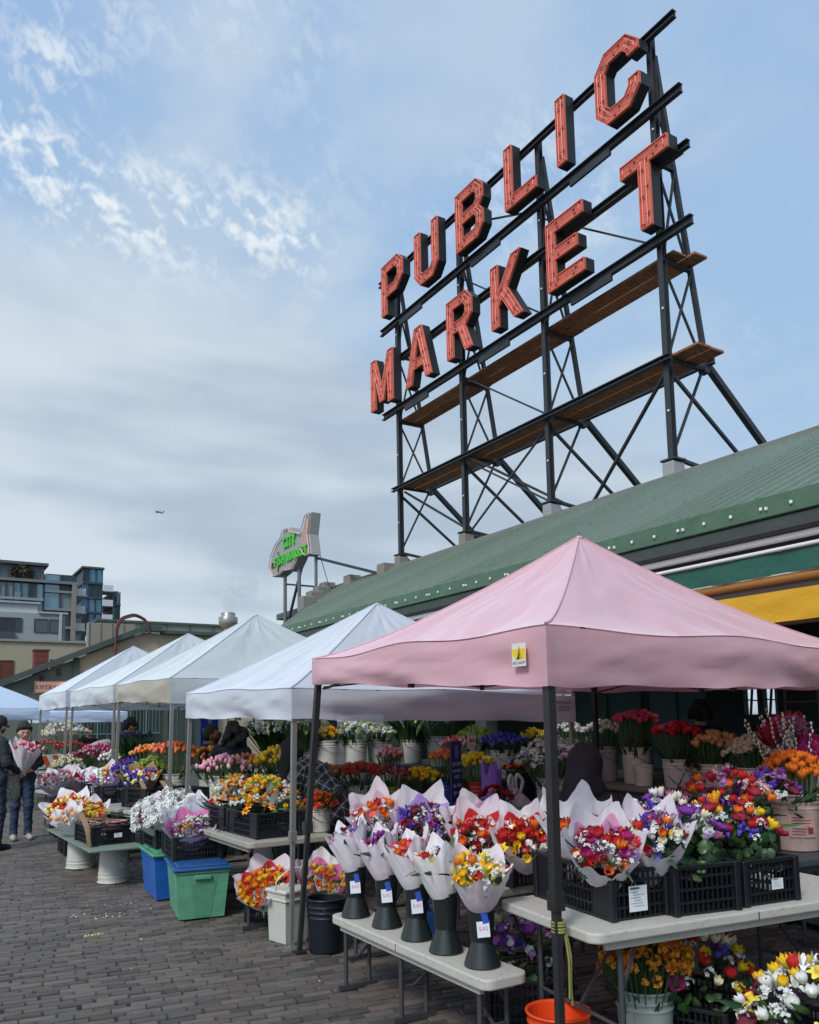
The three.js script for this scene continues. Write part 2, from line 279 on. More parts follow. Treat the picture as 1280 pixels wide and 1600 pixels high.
// ---------------------------------------------------------------- the market hall with its green metal roof
const EX = 5.8, EY = 3.28, RX = 10, RY = 5.25;
const market = thing('market_building', 'long market hall with green ribbed metal roof and open dark stalls', 'building');
{
  const Z1 = 7, zEnd = -14, zRid = -20.5, slope = (RY - EY) / (RX - EX), xMin = z => z >= zEnd ? EX : EX + (zEnd - z) * (RX - EX) / (zEnd - zRid);
  // deck under the metal, with the panels as its pieces
  const deckP = [[EX, EY - 0.03, Z1], [RX, RY - 0.03, Z1], [RX, RY - 0.03, zRid], [EX, EY - 0.03, zEnd]], dg = new THREE.BufferGeometry(), q = [];
  const quad = (a, b, c, d) => q.push(...a, ...b, ...c, ...a, ...c, ...d), lo = p => [p[0], p[1] - 0.08, p[2]];
  quad(...deckP); quad(...deckP.map(lo).reverse()); for (let i = 0; i < 4; i++) quad(deckP[i], lo(deckP[i]), lo(deckP[(i + 1) % 4]), deckP[(i + 1) % 4]);
  dg.setAttribute('position', new THREE.Float32BufferAttribute(q, 3)); dg.computeVertexNormals();
  const roof = part('roof', boxUV(dg), mat.soffit, market);
  const pitch = 0.19, per = 6, prof = [[0, 0], [0.40, 0.003], [0.47, 0.055], [0.62, 0.055], [0.74, 0.003], [1, 0]];
  const nrm = V(-slope, 1, 0).normalize();
  const mats = [0, 1, 2].map(i => std([[0.215, 0.280, 0.225], [0.198, 0.262, 0.208], [0.230, 0.292, 0.240]][i], 0.38, { metalness: 0.15, map: rep(texStain, 0.5 + i * 0.13), bumpMap: grit3, bumpScale: 0.0008 }));
  let n = 0;
  for (let z = Z1; z > zRid + 0.02; z -= pitch * per) {
    const pos = [], uv = [], idx = []; let c = 0;
    for (let k = 0; k < per; k++) {
      const zk = z - k * pitch; if (zk - pitch < zRid) break;
      for (const [f, h] of prof) {
        const zz = zk - f * pitch, x0 = xMin(zz) - 0.05 * (zz > zEnd);
        for (const x of [x0, RX]) { const y = EY + (x - EX) * slope + 0.012 + (n % 2) * 0.0; pos.push(x + nrm.x * h, y + nrm.y * h, zz); uv.push(zz, (x - EX) * 1.1); }
        c++;
      }
    }
    for (let i = 0; i < c - 1; i++) idx.push(2 * i, 2 * i + 1, 2 * i + 3, 2 * i, 2 * i + 3, 2 * i + 2);
    if (c < 2) continue;
    const g = new THREE.BufferGeometry(); g.setAttribute('position', new THREE.Float32BufferAttribute(pos, 3)); g.setAttribute('uv', new THREE.Float32BufferAttribute(uv, 2)); g.setIndex(idx);
    const gg = g.toNonIndexed(); gg.computeVertexNormals(); part('roof_panel', gg, mats[n++ % 3], roof);
  }
  { // screws in rows across the panels
    const s = []; for (let z = 1; z > -20; z -= pitch) for (let k = 0; k < 5; k++) { const x = EX + 0.25 + k * 0.92; if (x < xMin(z) + 0.1) continue; s.push(moved(new THREE.CylinderGeometry(0.012, 0.014, 0.02, 5), x, EY + (x - EX) * slope + 0.02, z - 0.01)); }
    part('roof_screws', join(s), mat.steelBlack, roof).userData.kind = 'stuff';
  }
  part('ridge_cap', join([box(RX - 0.16, RY + 0.02, zRid, RX + 0.2, RY + 0.055, Z1, 0.01), box(RX - 0.17, RY - 0.03, zRid, RX - 0.15, RY + 0.03, Z1)]), std([0.20, 0.22, 0.21], 0.5, { map: stain1 }), market);
  part('rear_roof', box(RX + 0.05, 4.88, zRid - 4, RX + 6, 5.06, Z1), mat.soffit, market);
  part('fascia', box(EX - 0.075, EY - 0.118, zEnd, EX - 0.03, EY + 0.05, Z1, 0.006), mat.fasciaGreen, market);
  part('gutter', join([box(EX - 0.05, EY - 0.25, zEnd, EX + 0.08, EY - 0.112, Z1, 0.02)]), std([0.055, 0.070, 0.060], 0.6, { map: mott1 }), market);
  const clipG = box(-0.008, -0.013, -0.011, 0.008, 0.013, 0.011, 0.003), clipS = box(-0.01, -0.012, -0.008, 0.01, 0.012, 0.008);
  for (let z = 0.4, k = 0; z > -13.8; z -= 0.272, k++) { const m = part('fascia_clip', clipG, mat.clip, market); m.position.set(EX - 0.088, EY - 0.045 + 0.004 * noise2(k, 1), z + 0.02 * noise2(k, 7)); if (k % 3 === 1) { const s = part('fascia_hook', clipS, mat.clip, market); s.position.set(EX - 0.086, EY - 0.05, z + 0.055); } }
  part('soffit', box(EX + 0.02, EY - 0.12, zEnd, EX + 1.6, EY - 0.10, Z1), mat.soffit, market);
  part('ceiling', box(EX + 0.6, 2.98, zEnd - 3, RX + 5.5, 3.06, Z1), std([0.42, 0.41, 0.38], 0.9), market);
  // bands over the open shop front
  const X = 5.93, zA = 0.5, zB = -13.6;
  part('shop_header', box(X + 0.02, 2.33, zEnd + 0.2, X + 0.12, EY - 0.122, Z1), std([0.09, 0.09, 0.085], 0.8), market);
  part('light_trough', box(X - 0.12, 2.975, zB, X - 0.04, 3.027, Z1, 0.012), mat.white, market);
  part('awning_rail', box(X - 0.12, 2.898, zB, X - 0.04, 2.927, Z1, 0.008), mat.white, market);
  const cloth = (z0, z1, y0, y1, x, amp, seed) => surf(120, 8, (u, v) => { const z = mix(z0, z1, u), y = mix(y1, y0, v); return [x - amp * (0.3 + v) * (noise2(z * 3.2 + seed, v * 0.6) + 0.5 * noise2(z * 9 + seed, v * 1.4)) - 0.02 * v, y + 0.006 * v * noise2(z * 2, seed), z]; }, Math.abs(z1 - z0), y1 - y0);
  part('green_awning', cloth(zA + 6, zB, 2.714, 2.898, X - 0.09, 0.018, 3), std([0.010, 0.095, 0.065], 0.55, { side: THREE.DoubleSide, map: stain1, bumpMap: rep(texCloth, 0.8), bumpScale: 0.006 }), market);
  part('awning_hem', box(X - 0.115, 2.705, -7.6, X - 0.09, 2.716, Z1), std([0.45, 0.42, 0.33], 0.7), market);
  part('awning_roller', moved(new THREE.CylinderGeometry(0.036, 0.036, 14.6, 12), X - 0.09, 2.672, Z1 - 7.3, Math.PI / 2), std([0.34, 0.15, 0.03], 0.5, { map: stain1 }), market);
  part('roller_box', box(X - 0.09, 2.58, -7.6, X - 0.02, 2.638, Z1), std([0.05, 0.034, 0.03], 0.7), market);
  part('yellow_awning', cloth(zA + 6, -7.4, 2.34, 2.584, X - 0.10, 0.02, 9), phys([0.80, 0.43, 0.008], 0.65, { side: THREE.DoubleSide, transmission: 0.3, thickness: 0, bumpMap: rep(texCloth, 0.8), bumpScale: 0.005 }), market);
  // downpipes and a drain elbow under the eave
  part('drain_pipe', tube([[EX + 0.0, EY - 0.24, -8.35], [EX + 0.0, EY - 0.34, -8.35], [EX + 0.1, EY - 0.40, -8.4], [X - 0.1, EY - 0.42, -8.5], [X - 0.1, EY - 0.43, -9.6]], 0.042, 30, 10), std([0.42, 0.43, 0.43], 0.45), market);
  for (const z of [-0.9, -8.9, -11.4, -13.7]) part('column', join([box(6.55, 0, z - 0.11, 6.77, 2.98, z + 0.11, 0.01), box(6.5, 2.2, z - 0.14, 6.82, 2.36, z + 0.14, 0.01)]), mat.trimGreen, market);
  part('counter', join([box(5.98, 0.02, -8.7, 6.75, 0.90, 3, 0.01)]), std([0.085, 0.115, 0.115], 0.7, { map: stain1 }), market);
  part('counter_top', box(5.92, 0.902, -8.75, 6.8, 0.95, 3, 0.012), std([0.17, 0.185, 0.165], 0.6, { map: stain3 }), market);
  part('floor', box(6.76, -0.01, zEnd - 2, 12.4, 0.02, Z1), std([0.12, 0.115, 0.11], 0.8), market);
  // back wall of the arcade, with daylight through gaps between the shutters
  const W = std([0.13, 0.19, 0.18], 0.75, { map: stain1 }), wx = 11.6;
  const opens = [[-10.2, -9.75, 1.62, 2.1], [-8.55, -8.3, 1.62, 2.1], [-8.2, -7.95, 1.62, 2.1], [-13.2, -12.6, 1.7, 2.2]];
  const zs = [Z1, ...opens.flatMap(o => [o[1], o[0]]).sort((a, b) => b - a), zEnd - 6];
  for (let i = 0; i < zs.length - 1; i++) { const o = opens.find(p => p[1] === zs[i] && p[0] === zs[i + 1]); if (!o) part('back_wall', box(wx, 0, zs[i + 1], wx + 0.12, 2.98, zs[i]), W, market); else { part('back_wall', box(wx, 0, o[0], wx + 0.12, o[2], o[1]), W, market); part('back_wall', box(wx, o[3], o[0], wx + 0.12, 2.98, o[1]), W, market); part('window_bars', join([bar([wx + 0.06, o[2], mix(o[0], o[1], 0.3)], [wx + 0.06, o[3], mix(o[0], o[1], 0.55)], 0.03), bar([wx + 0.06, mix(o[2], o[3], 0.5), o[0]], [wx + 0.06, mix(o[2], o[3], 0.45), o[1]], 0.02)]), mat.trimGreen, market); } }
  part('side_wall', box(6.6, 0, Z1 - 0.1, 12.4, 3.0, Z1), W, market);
  // shutters of the dark green back stalls
  for (const [z, w] of [[-8.9, 1.3], [-7.6, 0.95]]) part('shutter', join([box(8.9, 0, z - w / 2, 8.98, 2.7, z + w / 2), box(8.86, 0, z - 0.02, 8.9, 2.7, z + 0.02)]), std([0.07, 0.155, 0.155], 0.6, { map: stain1 }), market);
  { // angled end of the hall
    const g = new THREE.BufferGeometry(), p = [], A = [EX + 0.5, 0, zEnd - 0.3], B = [RX, 0, zRid], tA = [A[0], 3.0, A[2]], tB = [RX, RY - 0.15, zRid], o = v => [v[0] + 0.12, v[1], v[2] + 0.1];
    const qd = (a, b, c, d) => p.push(...a, ...b, ...c, ...a, ...c, ...d); qd(A, B, tB, tA); qd(o(A), o(tA), o(tB), o(B)); qd(A, tA, o(tA), o(A));
    g.setAttribute('position', new THREE.Float32BufferAttribute(p, 3)); g.computeVertexNormals(); part('end_wall', boxUV(g), std([0.10, 0.13, 0.11], 0.8, { map: stain1 }), market);
    part('verge_trim', bar([EX, EY - 0.02, zEnd], [RX, RY + 0.0, zRid], 0.16, 0.06), mat.trimGreen, market);
    for (const f of [0.42, 0.58, 0.74, 0.9]) { const z = mix(zEnd, zRid, f), x = xMin(z); part('parapet_block', box(x - 0.14, EY + (x - EX) * slope - 0.05, z - 0.16, x + 0.2, EY + (x - EX) * slope + 0.30, z + 0.16, 0.015), mat.concrete, market); }
  }
  for (const z of [-17.1, -18.9]) part('strut_block', box(9.7, 5.0, z - 0.18, 10.05, 5.42, z + 0.18, 0.015), mat.concrete, market);
  for (const z of [-8.46, -11.32, -14.06, -16.78]) part('pedestal', join([box(9.98, 5.0, z - 0.115, 10.26, 5.57, z + 0.115, 0.02)]), z === -8.46 || z === -11.32 ? std([0.36, 0.38, 0.41], 0.85, { map: stain1 }) : mat.concrete, market);
}

// ---------------------------------------------------------------- the big rooftop sign
const font = await new FontLoader().loadAsync('fonts/droid/droid_sans_bold.typeface.json');
const fontSerif = await new FontLoader().loadAsync('fonts/droid/droid_serif_bold.typeface.json');
{
  const sign = thing('rooftop_sign', 'tall black steel rooftop sign with red letters reading PUBLIC MARKET', 'sign', [10.12, 5.4, -12.6]);
  const ox = 10.12, oy = 5.4, oz = -12.6, P = (x, y, z) => V(x - ox, y - oy, z - oz);
  const zs = [-8.46, -11.32, -14.06, -16.78];
  const ipost = (a, b, w, d) => join([bar(a, b, 0.016, d), bar(a.clone().add(V(w / 2, 0, 0)), b.clone().add(V(w / 2, 0, 0)), 0.02, d), bar(a.clone().add(V(-w / 2, 0, 0)), b.clone().add(V(-w / 2, 0, 0)), 0.02, d)]);
  for (const z of zs) {
    part('post', join([bar(P(10.12, 5.56, z), P(10.12, 12.9, z), 0.11, 0.016), bar(P(10.07, 5.56, z), P(10.07, 12.9, z), 0.016, 0.10), bar(P(10.17, 5.56, z), P(10.17, 12.9, z), 0.016, 0.10), moved(box(-0.14, 0, -0.14, 0.14, 0.03, 0.14), 0, 0.19, z - oz)]), mat.steelBlack, sign);
    part('rear_leg', join([bar(P(10.2, 12.6, z), P(11.05, 7.4, z), 0.075), bar(P(11.05, 7.4, z), P(14.0, 5.0, z), 0.10), bar(P(11.0, 7.22, z), P(11.0, 7.52, z), 0.13)]), mat.steelBlack, sign);
    const xr = y => 10.2 + (12.6 - y) / 5.2 * 0.85, braces = [];
    for (const y of [7.33, 9.0, 10.7]) braces.push(bar(P(10.1, y - 0.045, z), P(xr(y) + 0.05, y - 0.045, z), 0.05, 0.07));
    for (const [a, b] of [[7.3, 8.95], [8.95, 10.65], [10.7, 12.1]]) braces.push(bar(P(10.12, a, z + 0.02), P(xr(b), b, z + 0.02), 0.034), bar(P(10.12, b, z - 0.02), P(xr(a), a, z - 0.02), 0.034));
    braces.push(bar(P(10.12, 5.7, z), P(11.02, 7.4, z), 0.038), bar(P(10.12, 7.1, z), P(13.0, 5.1, z), 0.05), bar(P(10.12, 5.66, z), P(12.6, 5.40, z), 0.05, 0.07), bar(P(10.12, 5.62, z), P(10.9, 5.1, z), 0.06));
    for (const b of braces) part('brace', b, mat.steelBlack, sign);
    for (const y of [6.4, 8.1, 9.8, 11.2]) part('bolt', moved(new THREE.CylinderGeometry(0.018, 0.018, 0.02, 6), 10.04 - ox, y - oy, z - oz + 0.03, 0, 0, Math.PI / 2), mat.clip, sign);
  }
  const beam = (x, y, z0, z1, h = 0.11, n = 'beam') => part(n, join([bar(P(x, y + h / 2, z0), P(x, y + h / 2, z1), 0.018, 0.09), bar(P(x, y - h / 2, z0), P(x, y - h / 2, z1), 0.018, 0.09), bar(P(x + 0.02, y, z0), P(x + 0.02, y, z1), h, 0.016)]), mat.steelBlack, sign);
  beam(9.99, 12.80, -17.45, -7.84); beam(9.99, 11.48, -17.4, -7.8, 0.135); beam(9.99, 10.48, -17.3, -7.72); beam(9.99, 9.23, -17.35, -7.74, 0.135); beam(9.99, 7.24, -16.95, -8.3, 0.075);
  beam(11.05, 7.42, -16.9, -8.3, 0.12, 'rear_beam');
  for (const [y, z] of [[11.33, -9.8], [11.33, -12.9], [11.33, -15.9], [9.08, -9.9], [9.08, -12.7], [9.08, -15.7]]) part('splice_plate', bar(P(9.95, y, z - 0.5), P(9.95, y, z + 0.5), 0.12, 0.05), mat.steelBlack, sign);
  // bracing between the posts
  for (const [a, b, y0, y1] of [[-11.32, -14.06, 5.6, 7.2], [-14.06, -11.32, 5.6, 7.2], [-11.32, -14.06, 7.3, 9.1], [-11.32, -14.06, 9.3, 11.4], [-8.46, -11.32, 9.2, 11.3], [-11.32, -14.06, 11.5, 12.7]]) part('brace', bar(P(10.2, y0, a), P(10.2, y1, b), 0.034), mat.steelBlack, sign);
  part('brace', bar(P(10.25, 7.3, -8.46), P(11.0, 5.5, -11.32), 0.05), mat.steelBlack, sign); part('brace', bar(P(10.25, 7.3, -14.06), P(11.0, 5.5, -11.32), 0.05), mat.steelBlack, sign); part('brace', bar(P(10.25, 7.2, -16.78), P(10.9, 5.4, -14.06), 0.05), mat.steelBlack, sign);
  // timber walkways: two planks wide, three lengths long
  const r = rng(5), pm = [0, 1, 2].map(i => std([[0.46, 0.23, 0.125], [0.38, 0.19, 0.105], [0.50, 0.27, 0.15]][i], 0.85, { map: rep(texWood, 0.5, 2.2 + i * 0.3), bumpMap: grit3, bumpScale: 0.002 }));
  for (const [y, x0, z0, z1, wide] of [[9.0, 10.19, -16.9, -8.2, 0.31], [7.30, 10.19, -16.75, -8.0, 0.31], [10.7, 10.2, -17.0, -8.1, 0.22]])
    for (let k = 0; k < (wide > 0.25 ? 2 : 1); k++) for (let s = 0; s < 3; s++) {
      const a = mix(z0, z1, s / 3) + (s ? -0.35 : 0), b = mix(z0, z1, (s + 1) / 3) + (r() - 0.5) * 0.2;
      part('plank', box(x0 + k * (wide + 0.03) - ox, y - oy + s * 0.012 + k * 0.005, a - oz, x0 + k * (wide + 0.03) + wide - ox, y - oy + 0.045 + s * 0.012 + k * 0.005, b - oz, 0.006), pm[Math.floor(r() * 3)], sign);
    }
  // letters, drawn as strokes with cut corners
  const T = 0.235, poly = {
    P: [1.0, h => [[[0, 0], [T, 0], [T, .44], [.70, .44], [1.0, .70], [1.0, h - .22], [.78, h], [0, h]], [[T, .44 + T], [T, h - T], [.66, h - T], [.77, h - .36], [.77, .80], [.62, .44 + T]]]],
    U: [0.97, h => [[[.22, 0], [.75, 0], [.97, .26], [.97, h], [.97 - T, h], [.97 - T, .34], [.64, T], [.33, T], [T, .34], [T, h], [0, h], [0, .26]]]],
    B: [0.97, h => [[[0, 0], [.76, 0], [.97, .22], [.97, .52], [.85, .66], [.97, .80], [.97, h - .22], [.76, h], [0, h]], [[T, T], [T, .56], [.66, .56], [.74, .47], [.74, .33], [.66, T]], [[T, .78], [T, h - T], [.66, h - T], [.74, h - .33], [.74, .86], [.66, .78]]]],
    L: [0.94, h => [[[0, 0], [.94, 0], [.94, T], [T, T], [T, h], [0, h]]]],
    I: [0.235, h => [[[0, 0], [T, 0], [T, h], [0, h]]]],
    C: [0.98, h => [[[.24, 0], [.74, 0], [.98, .26], [.98, .48], [.98 - T, .48], [.98 - T, .36], [.64, T], [.34, T], [T, .36], [T, h - .36], [.34, h - T], [.64, h - T], [.98 - T, h - .36], [.98 - T, h - .42], [.98, h - .42], [.98, h - .26], [.74, h], [.24, h], [0, h - .26], [0, .26]]]],
    M: [1.08, h => [[[0, 0], [T, 0], [T, .80], [.44, .12], [.64, .12], [1.08 - T, .80], [1.08 - T, 0], [1.08, 0], [1.08, h], [.84, h], [.54, .52], [.24, h], [0, h]]]],
    A: [1.1, h => [[[0, 0], [.25, 0], [.345, .34], [.755, .34], [.85, 0], [1.1, 0], [.70, h], [.40, h]], [[.41, .56], [.69, .56], [.55, 1.06]]]],
    R: [0.92, h => [[[0, 0], [T, 0], [T, .52], [.44, .52], [.66, 0], [.92, 0], [.69, .54], [.92, .74], [.92, h - .22], [.72, h], [0, h]], [[T, .52 + T], [T, h - T], [.62, h - T], [.69, h - .34], [.69, .84], [.60, .52 + T]]]],
    K: [0.97, h => [[[0, 0], [T, 0], [T, .40], [.35, .53], [.70, 0], [.97, 0], [.53, .70], [.95, h], [.67, h], [T, .70], [T, h], [0, h]]]],
    E: [0.96, h => [[[0, 0], [.96, 0], [.96, T], [T, T], [T, .54], [.80, .54], [.80, .54 + T], [T, .54 + T], [T, h - T], [.96, h - T], [.96, h], [0, h]]]],
    T: [0.99, h => [[[.38, 0], [.38 + T, 0], [.38 + T, h - T], [.99, h - T], [.99, h], [0, h], [0, h - T], [.38, h - T]]]],
  };
  const inset = (p, d) => p.map((b, i) => { // move every edge of a counter-clockwise outline inward by d
    const a = p[(i + p.length - 1) % p.length], c = p[(i + 1) % p.length], n = (u, v) => { const x = v[0] - u[0], y = v[1] - u[1], l = Math.hypot(x, y); return [-y / l, x / l]; }, n1 = n(a, b), n2 = n(b, c), k = 1 + n1[0] * n2[0] + n1[1] * n2[1];
    return [b[0] + (n1[0] + n2[0]) * d / Math.max(k, 0.35), b[1] + (n1[1] + n2[1]) * d / Math.max(k, 0.35)];
  });
  const area = p => p.reduce((s, a, i) => { const b = p[(i + 1) % p.length]; return s + a[0] * b[1] - b[0] * a[1]; }, 0);
  const place = [['P', -16.82, 11.58], ['U', -15.26, 11.58], ['B', -13.57, 11.58], ['L', -11.87, 11.58], ['I', -10.34, 11.58], ['C', -9.33, 11.58], ['M', -17.42, 9.33], ['A', -15.73, 9.33], ['R', -14.0, 9.33], ['K', -12.41, 9.33], ['E', -10.72, 9.33], ['T', -8.86, 9.33]];
  for (const [ch, z, y] of place) {
    const h = 1.31, loops = poly[ch][1](h), sh = new THREE.Shape(loops[0].map(p => new THREE.Vector2(...p)));
    for (const l of loops.slice(1)) sh.holes.push(new THREE.Path(l.map(p => new THREE.Vector2(...p))));
    const body = new THREE.ExtrudeGeometry(sh, { depth: 0.20, bevelEnabled: false });
    const m = part('letter', boxUV(body), mat.letterSide, sign, `red neon letter ${ch} with black sides`);
    m.position.set(9.92 - ox, y - oy, z - oz); m.rotation.y = -Math.PI / 2;
    part('face', boxUV(new THREE.ExtrudeGeometry(sh, { depth: 0.014, bevelEnabled: false }).translate(0, 0, 0.2002)), mat.letterRed, m);
    const rim = [], neon = [], clips = [];
    for (let l of loops) {
      const ccw = area(l) > 0 ? l : l.slice().reverse(), hole = l !== loops[0], inn = inset(ccw, hole ? -0.07 : 0.07), ed = inset(ccw, hole ? -0.008 : 0.008);
      for (let i = 0; i < ccw.length; i++) {
        const j = (i + 1) % ccw.length;
        rim.push(bar([...ed[i], 0.232], [...ed[j], 0.232], 0.016, 0.034));
        const a = V(...inn[i], 0.255), b = V(...inn[j], 0.255), len = a.distanceTo(b); neon.push(bar(a, b, 0.016, 0.016, 6));
        for (let s = 0.15; s < len; s += 0.46) { const c = a.clone().lerp(b, s / len), d = b.clone().sub(a).normalize(); clips.push(bar(c.clone().add(V(-d.y * 0.05, d.x * 0.05, -0.008)), c.clone().add(V(d.y * 0.05, -d.x * 0.05, -0.008)), 0.012)); clips.push(bar(c, c.clone().setZ(0.212), 0.014)); }
      }
    }
    part('rim', join(rim), mat.letterRed, m); part('neon_tube', join(neon), mat.neonTube, m); part('tube_supports', join(clips), mat.tubeClip, m).userData.kind = 'stuff';
  }
}

// ---------------------------------------------------------------- fish-shaped sign at the end of the roof
{
  const s = thing('fish_sign', 'grey fish-shaped neon sign with green lettering on thin posts', 'sign', [9.25, 4.6, -20.9]);
  const o = [[-1.75, 1.55], [-1.62, 1.9], [-1.3, 2.18], [-0.86, 2.33], [-0.72, 2.52], [-0.3, 2.5], [-0.22, 2.36], [0.2, 2.26], [0.5, 2.16], [0.84, 2.6], [1.12, 2.62], [0.98, 2.06], [1.12, 1.5], [0.84, 1.5], [0.5, 1.75], [0.22, 1.5], [-0.1, 1.28], [-0.45, 1.3], [-0.6, 1.36], [-1.1, 1.27], [-1.5, 1.3]];
  const sh = new THREE.Shape(o.map(p => new THREE.Vector2(...p)));
  const greyM = std([0.36, 0.38, 0.38], 0.5, { map: stain1 });
  const body = part('body', boxUV(new THREE.ExtrudeGeometry(sh, { depth: 0.26, bevelEnabled: true, bevelSize: 0.02, bevelThickness: 0.02, bevelSegments: 1 })), greyM, s); body.position.x = 0.12; body.rotation.y = -Math.PI / 2;
  const out = o.map(p => V(p[0], p[1], 0.33)), nb = []; for (let i = 0; i < out.length; i++) nb.push(bar(out[i], out[(i + 1) % out.length], 0.035, 0.035, 6));
  part('neon_tube', join(nb), phys([0.72, 0.42, 0.36], 0.2, { clearcoat: 1 }), body);
  const green = std([0.06, 0.50, 0.03], 0.4), txt = (t, size, x, y) => { const g = new TextGeometry(t, { font, size, depth: 0.05, curveSegments: 3 }); g.translate(x, y, 0.285); return part('lettering', g, green, body); };
  txt('CITY', 0.30, -0.72, 1.97); txt('FISH MARKET', 0.26, -1.36, 1.54);
  part('eye', moved(new THREE.TorusGeometry(0.07, 0.02, 6, 14), -1.5, 1.62, 0.30), mat.tubeClip, body);
  part('gill', tube([[-1.12, 1.95, 0.30], [-1.0, 1.7, 0.30], [-1.12, 1.36, 0.30]], 0.02, 12, 5), mat.tubeClip, body);
  for (const dx of [0.62, 0.74, 0.86]) part('fin_stripe', bar([dx, 1.72, 0.30], [dx + 0.13, 2.46 - (0.86 - dx) * 0.5, 0.30], 0.035), phys([0.72, 0.42, 0.36], 0.25), body);
  const pm = std([0.17, 0.19, 0.19], 0.5, { metalness: 0.3, map: stain1 });
  for (const z of [-1.0, 0.0]) part('post', bar([0, -0.2, z], [0, 1.4, z], 0.11, 0.11, 8), pm, s);
  part('post', bar([0.05, 0, 1.0], [0.05, 1.6, 1.0], 0.09, 0.09, 8), pm, s);
  part('strut', bar([0, -0.1, -0.75], [0.1, 1.35, -0.05], 0.06), mat.steelBlack, s);
  part('strut', bar([0.1, 1.42, 1.0], [0.55, 0.55, 3.8], 0.07), mat.steelBlack, s); part('strut', bar([0.05, 1.0, -1.0], [0.55, 0.45, 2.0], 0.05), mat.steelBlack, s);
  part('cable', bar([0.1, 1.6, 1.08], [0.4, 0.1, 1.4], 0.016), pm, s);
}

// ---------------------------------------------------------------- buildings at the bend of the street
{
  const b = thing('gabled_building', 'low building with a sloping green-edged roofline behind the white tents', 'building', [7.5, 0, -34]);
  const ox = 7.5, wallM = std([0.50, 0.41, 0.30], 0.85, { map: rep(texStain, 0.35), bumpMap: grit3, bumpScale: 0.004 }), dk = std([0.060, 0.078, 0.068], 0.75, { map: stain1 });
  const prism = (pts, z0, z1) => { const g = new THREE.ExtrudeGeometry(new THREE.Shape(pts.map(p => new THREE.Vector2(p[0] - ox, p[1]))), { depth: z0 - z1, bevelEnabled: false }); g.translate(0, 0, z1 + 34); return boxUV(g); };
  part('wall', prism([[5.6, 0], [14, 0], [14, 5.3], [8.8, 5.3], [8.2, 5.35], [5.6, 4.2]], -34, -44), wallM, b);
  part('side_wing', prism([[1.5, 0], [5.598, 0], [5.598, 4.2], [1.5, 2.45]], -34.02, -44), std([0.16, 0.175, 0.15], 0.8, { map: stain1 }), b);
  part('roof_edge', join([bar([1.2 - ox, 2.42, 0.1], [8.25 - ox, 5.52, 0.1], 0.19, 0.4), bar([8.2 - ox, 5.5, 0.1], [8.85 - ox, 5.5, 0.1], 0.22, 0.5), bar([8.85 - ox, 5.38, 0.06], [14 - ox, 5.38, 0.06], 0.14, 0.4)]), mat.trimGreen, b);
  part('roof_hatching', bar([1.2 - ox, 2.5, -5.2], [8.25 - ox, 5.6, -5.2], 0.12, 9.6), std([0.10, 0.115, 0.105], 0.7, { map: stain1 }), b);
  for (const [x, y] of [[5.0, 3.55], [4.4, 3.3]]) part('vent', box(x - ox - 0.08, y, -0.02, x - ox + 0.08, y + 0.24, 0.02), mat.steelBlack, b);
  part('parapet_box', join([box(6.2 - ox, 4.5, -1.4, 8.05 - ox, 5.78, -1.0), ...[0, 1, 2, 3, 4].map(i => box(6.2 - ox + i * 0.45, 4.5, -0.998, 6.23 - ox + i * 0.45, 5.80, -0.96))]), std([0.30, 0.275, 0.25], 0.8, { map: stain1 }), b);
  part('clerestory', join([box(7.4 - ox, 5.0, -6.5, 14.6 - ox, 6.38, -5.4)]), std([0.17, 0.22, 0.20], 0.5, { map: stain1 }), b);
  part('clerestory_coping', box(7.3 - ox, 6.38, -6.6, 14.7 - ox, 6.48, -5.3), mat.trimGreen, b);
  for (let i = 0; i < 6; i++) part('clerestory_mullion', box(8.2 + i * 1.15 - ox, 5.0, -5.398, 8.26 + i * 1.15 - ox, 6.38, -5.36), mat.trimGreen, b);
  part('corner_post', box(5.5 - ox, 0, 0.0, 5.72 - ox, 4.25, 0.12), dk, b);
  part('access_ladder', join([0, 0.5].flatMap(d => [tube([[7.0 - ox + d * 0.3, 3.9, 0.4 - d], [7.0 - ox + d * 0.3, 5.4, 0.4 - d], [7.2 - ox + d * 0.3, 5.85, 0.4 - d], [7.7 - ox + d * 0.3, 6.02, 0.4 - d], [8.15 - ox + d * 0.3, 5.8, 0.4 - d], [8.3 - ox + d * 0.3, 5.3, 0.4 - d]], 0.045, 30, 6)]).concat([4.2, 4.6, 5.0, 5.3].map(y => bar([7.0 - ox, y, 0.4], [7.16 - ox, y, -0.1], 0.05)))), std([0.13, 0.04, 0.028], 0.7), b);
  // shop front: green-framed glass with shelves behind
  const fr = mat.trimGreen;
  for (let i = 0; i < 5; i++) { const x = 5.8 + i * 0.62; const f = part('shop_window', join([box(x - ox, 0.3, 0.1, x - ox + 0.05, 2.5, 0.16), box(x - ox, 2.45, 0.1, x - ox + 0.62, 2.52, 0.16), box(x - ox, 1.25, 0.1, x - ox + 0.62, 1.29, 0.15), box(x - ox, 0.3, 0.1, x - ox + 0.62, 0.5, 0.15)]), std([0.11, 0.20, 0.165], 0.55), b); part('pane', box(x - ox + 0.05, 0.5, 0.115, x - ox + 0.62, 2.45, 0.125), std([0.030, 0.040, 0.040], 0.12), f); for (let k = 0; k < 4; k++) part('glazing_bar', box(x - ox + 0.12 + k * 0.14, 1.3, 0.126, x - ox + 0.14 + k * 0.14, 2.45, 0.14), std([0.12, 0.19, 0.16], 0.5), f); }
  for (const x of [9.0, 9.9, 11.1]) part('shop_column', box(x - ox, 0, 0.0, x - ox + 0.16, 2.9, 0.2), fr, b);
  part('doorway_shade_panel', box(9.17 - ox, 0, 0.0, 11.1 - ox, 2.6, 0.05), std([0.045, 0.065, 0.06], 0.6), b);  // flat panel, dark colour painted in for the shade of an open doorway
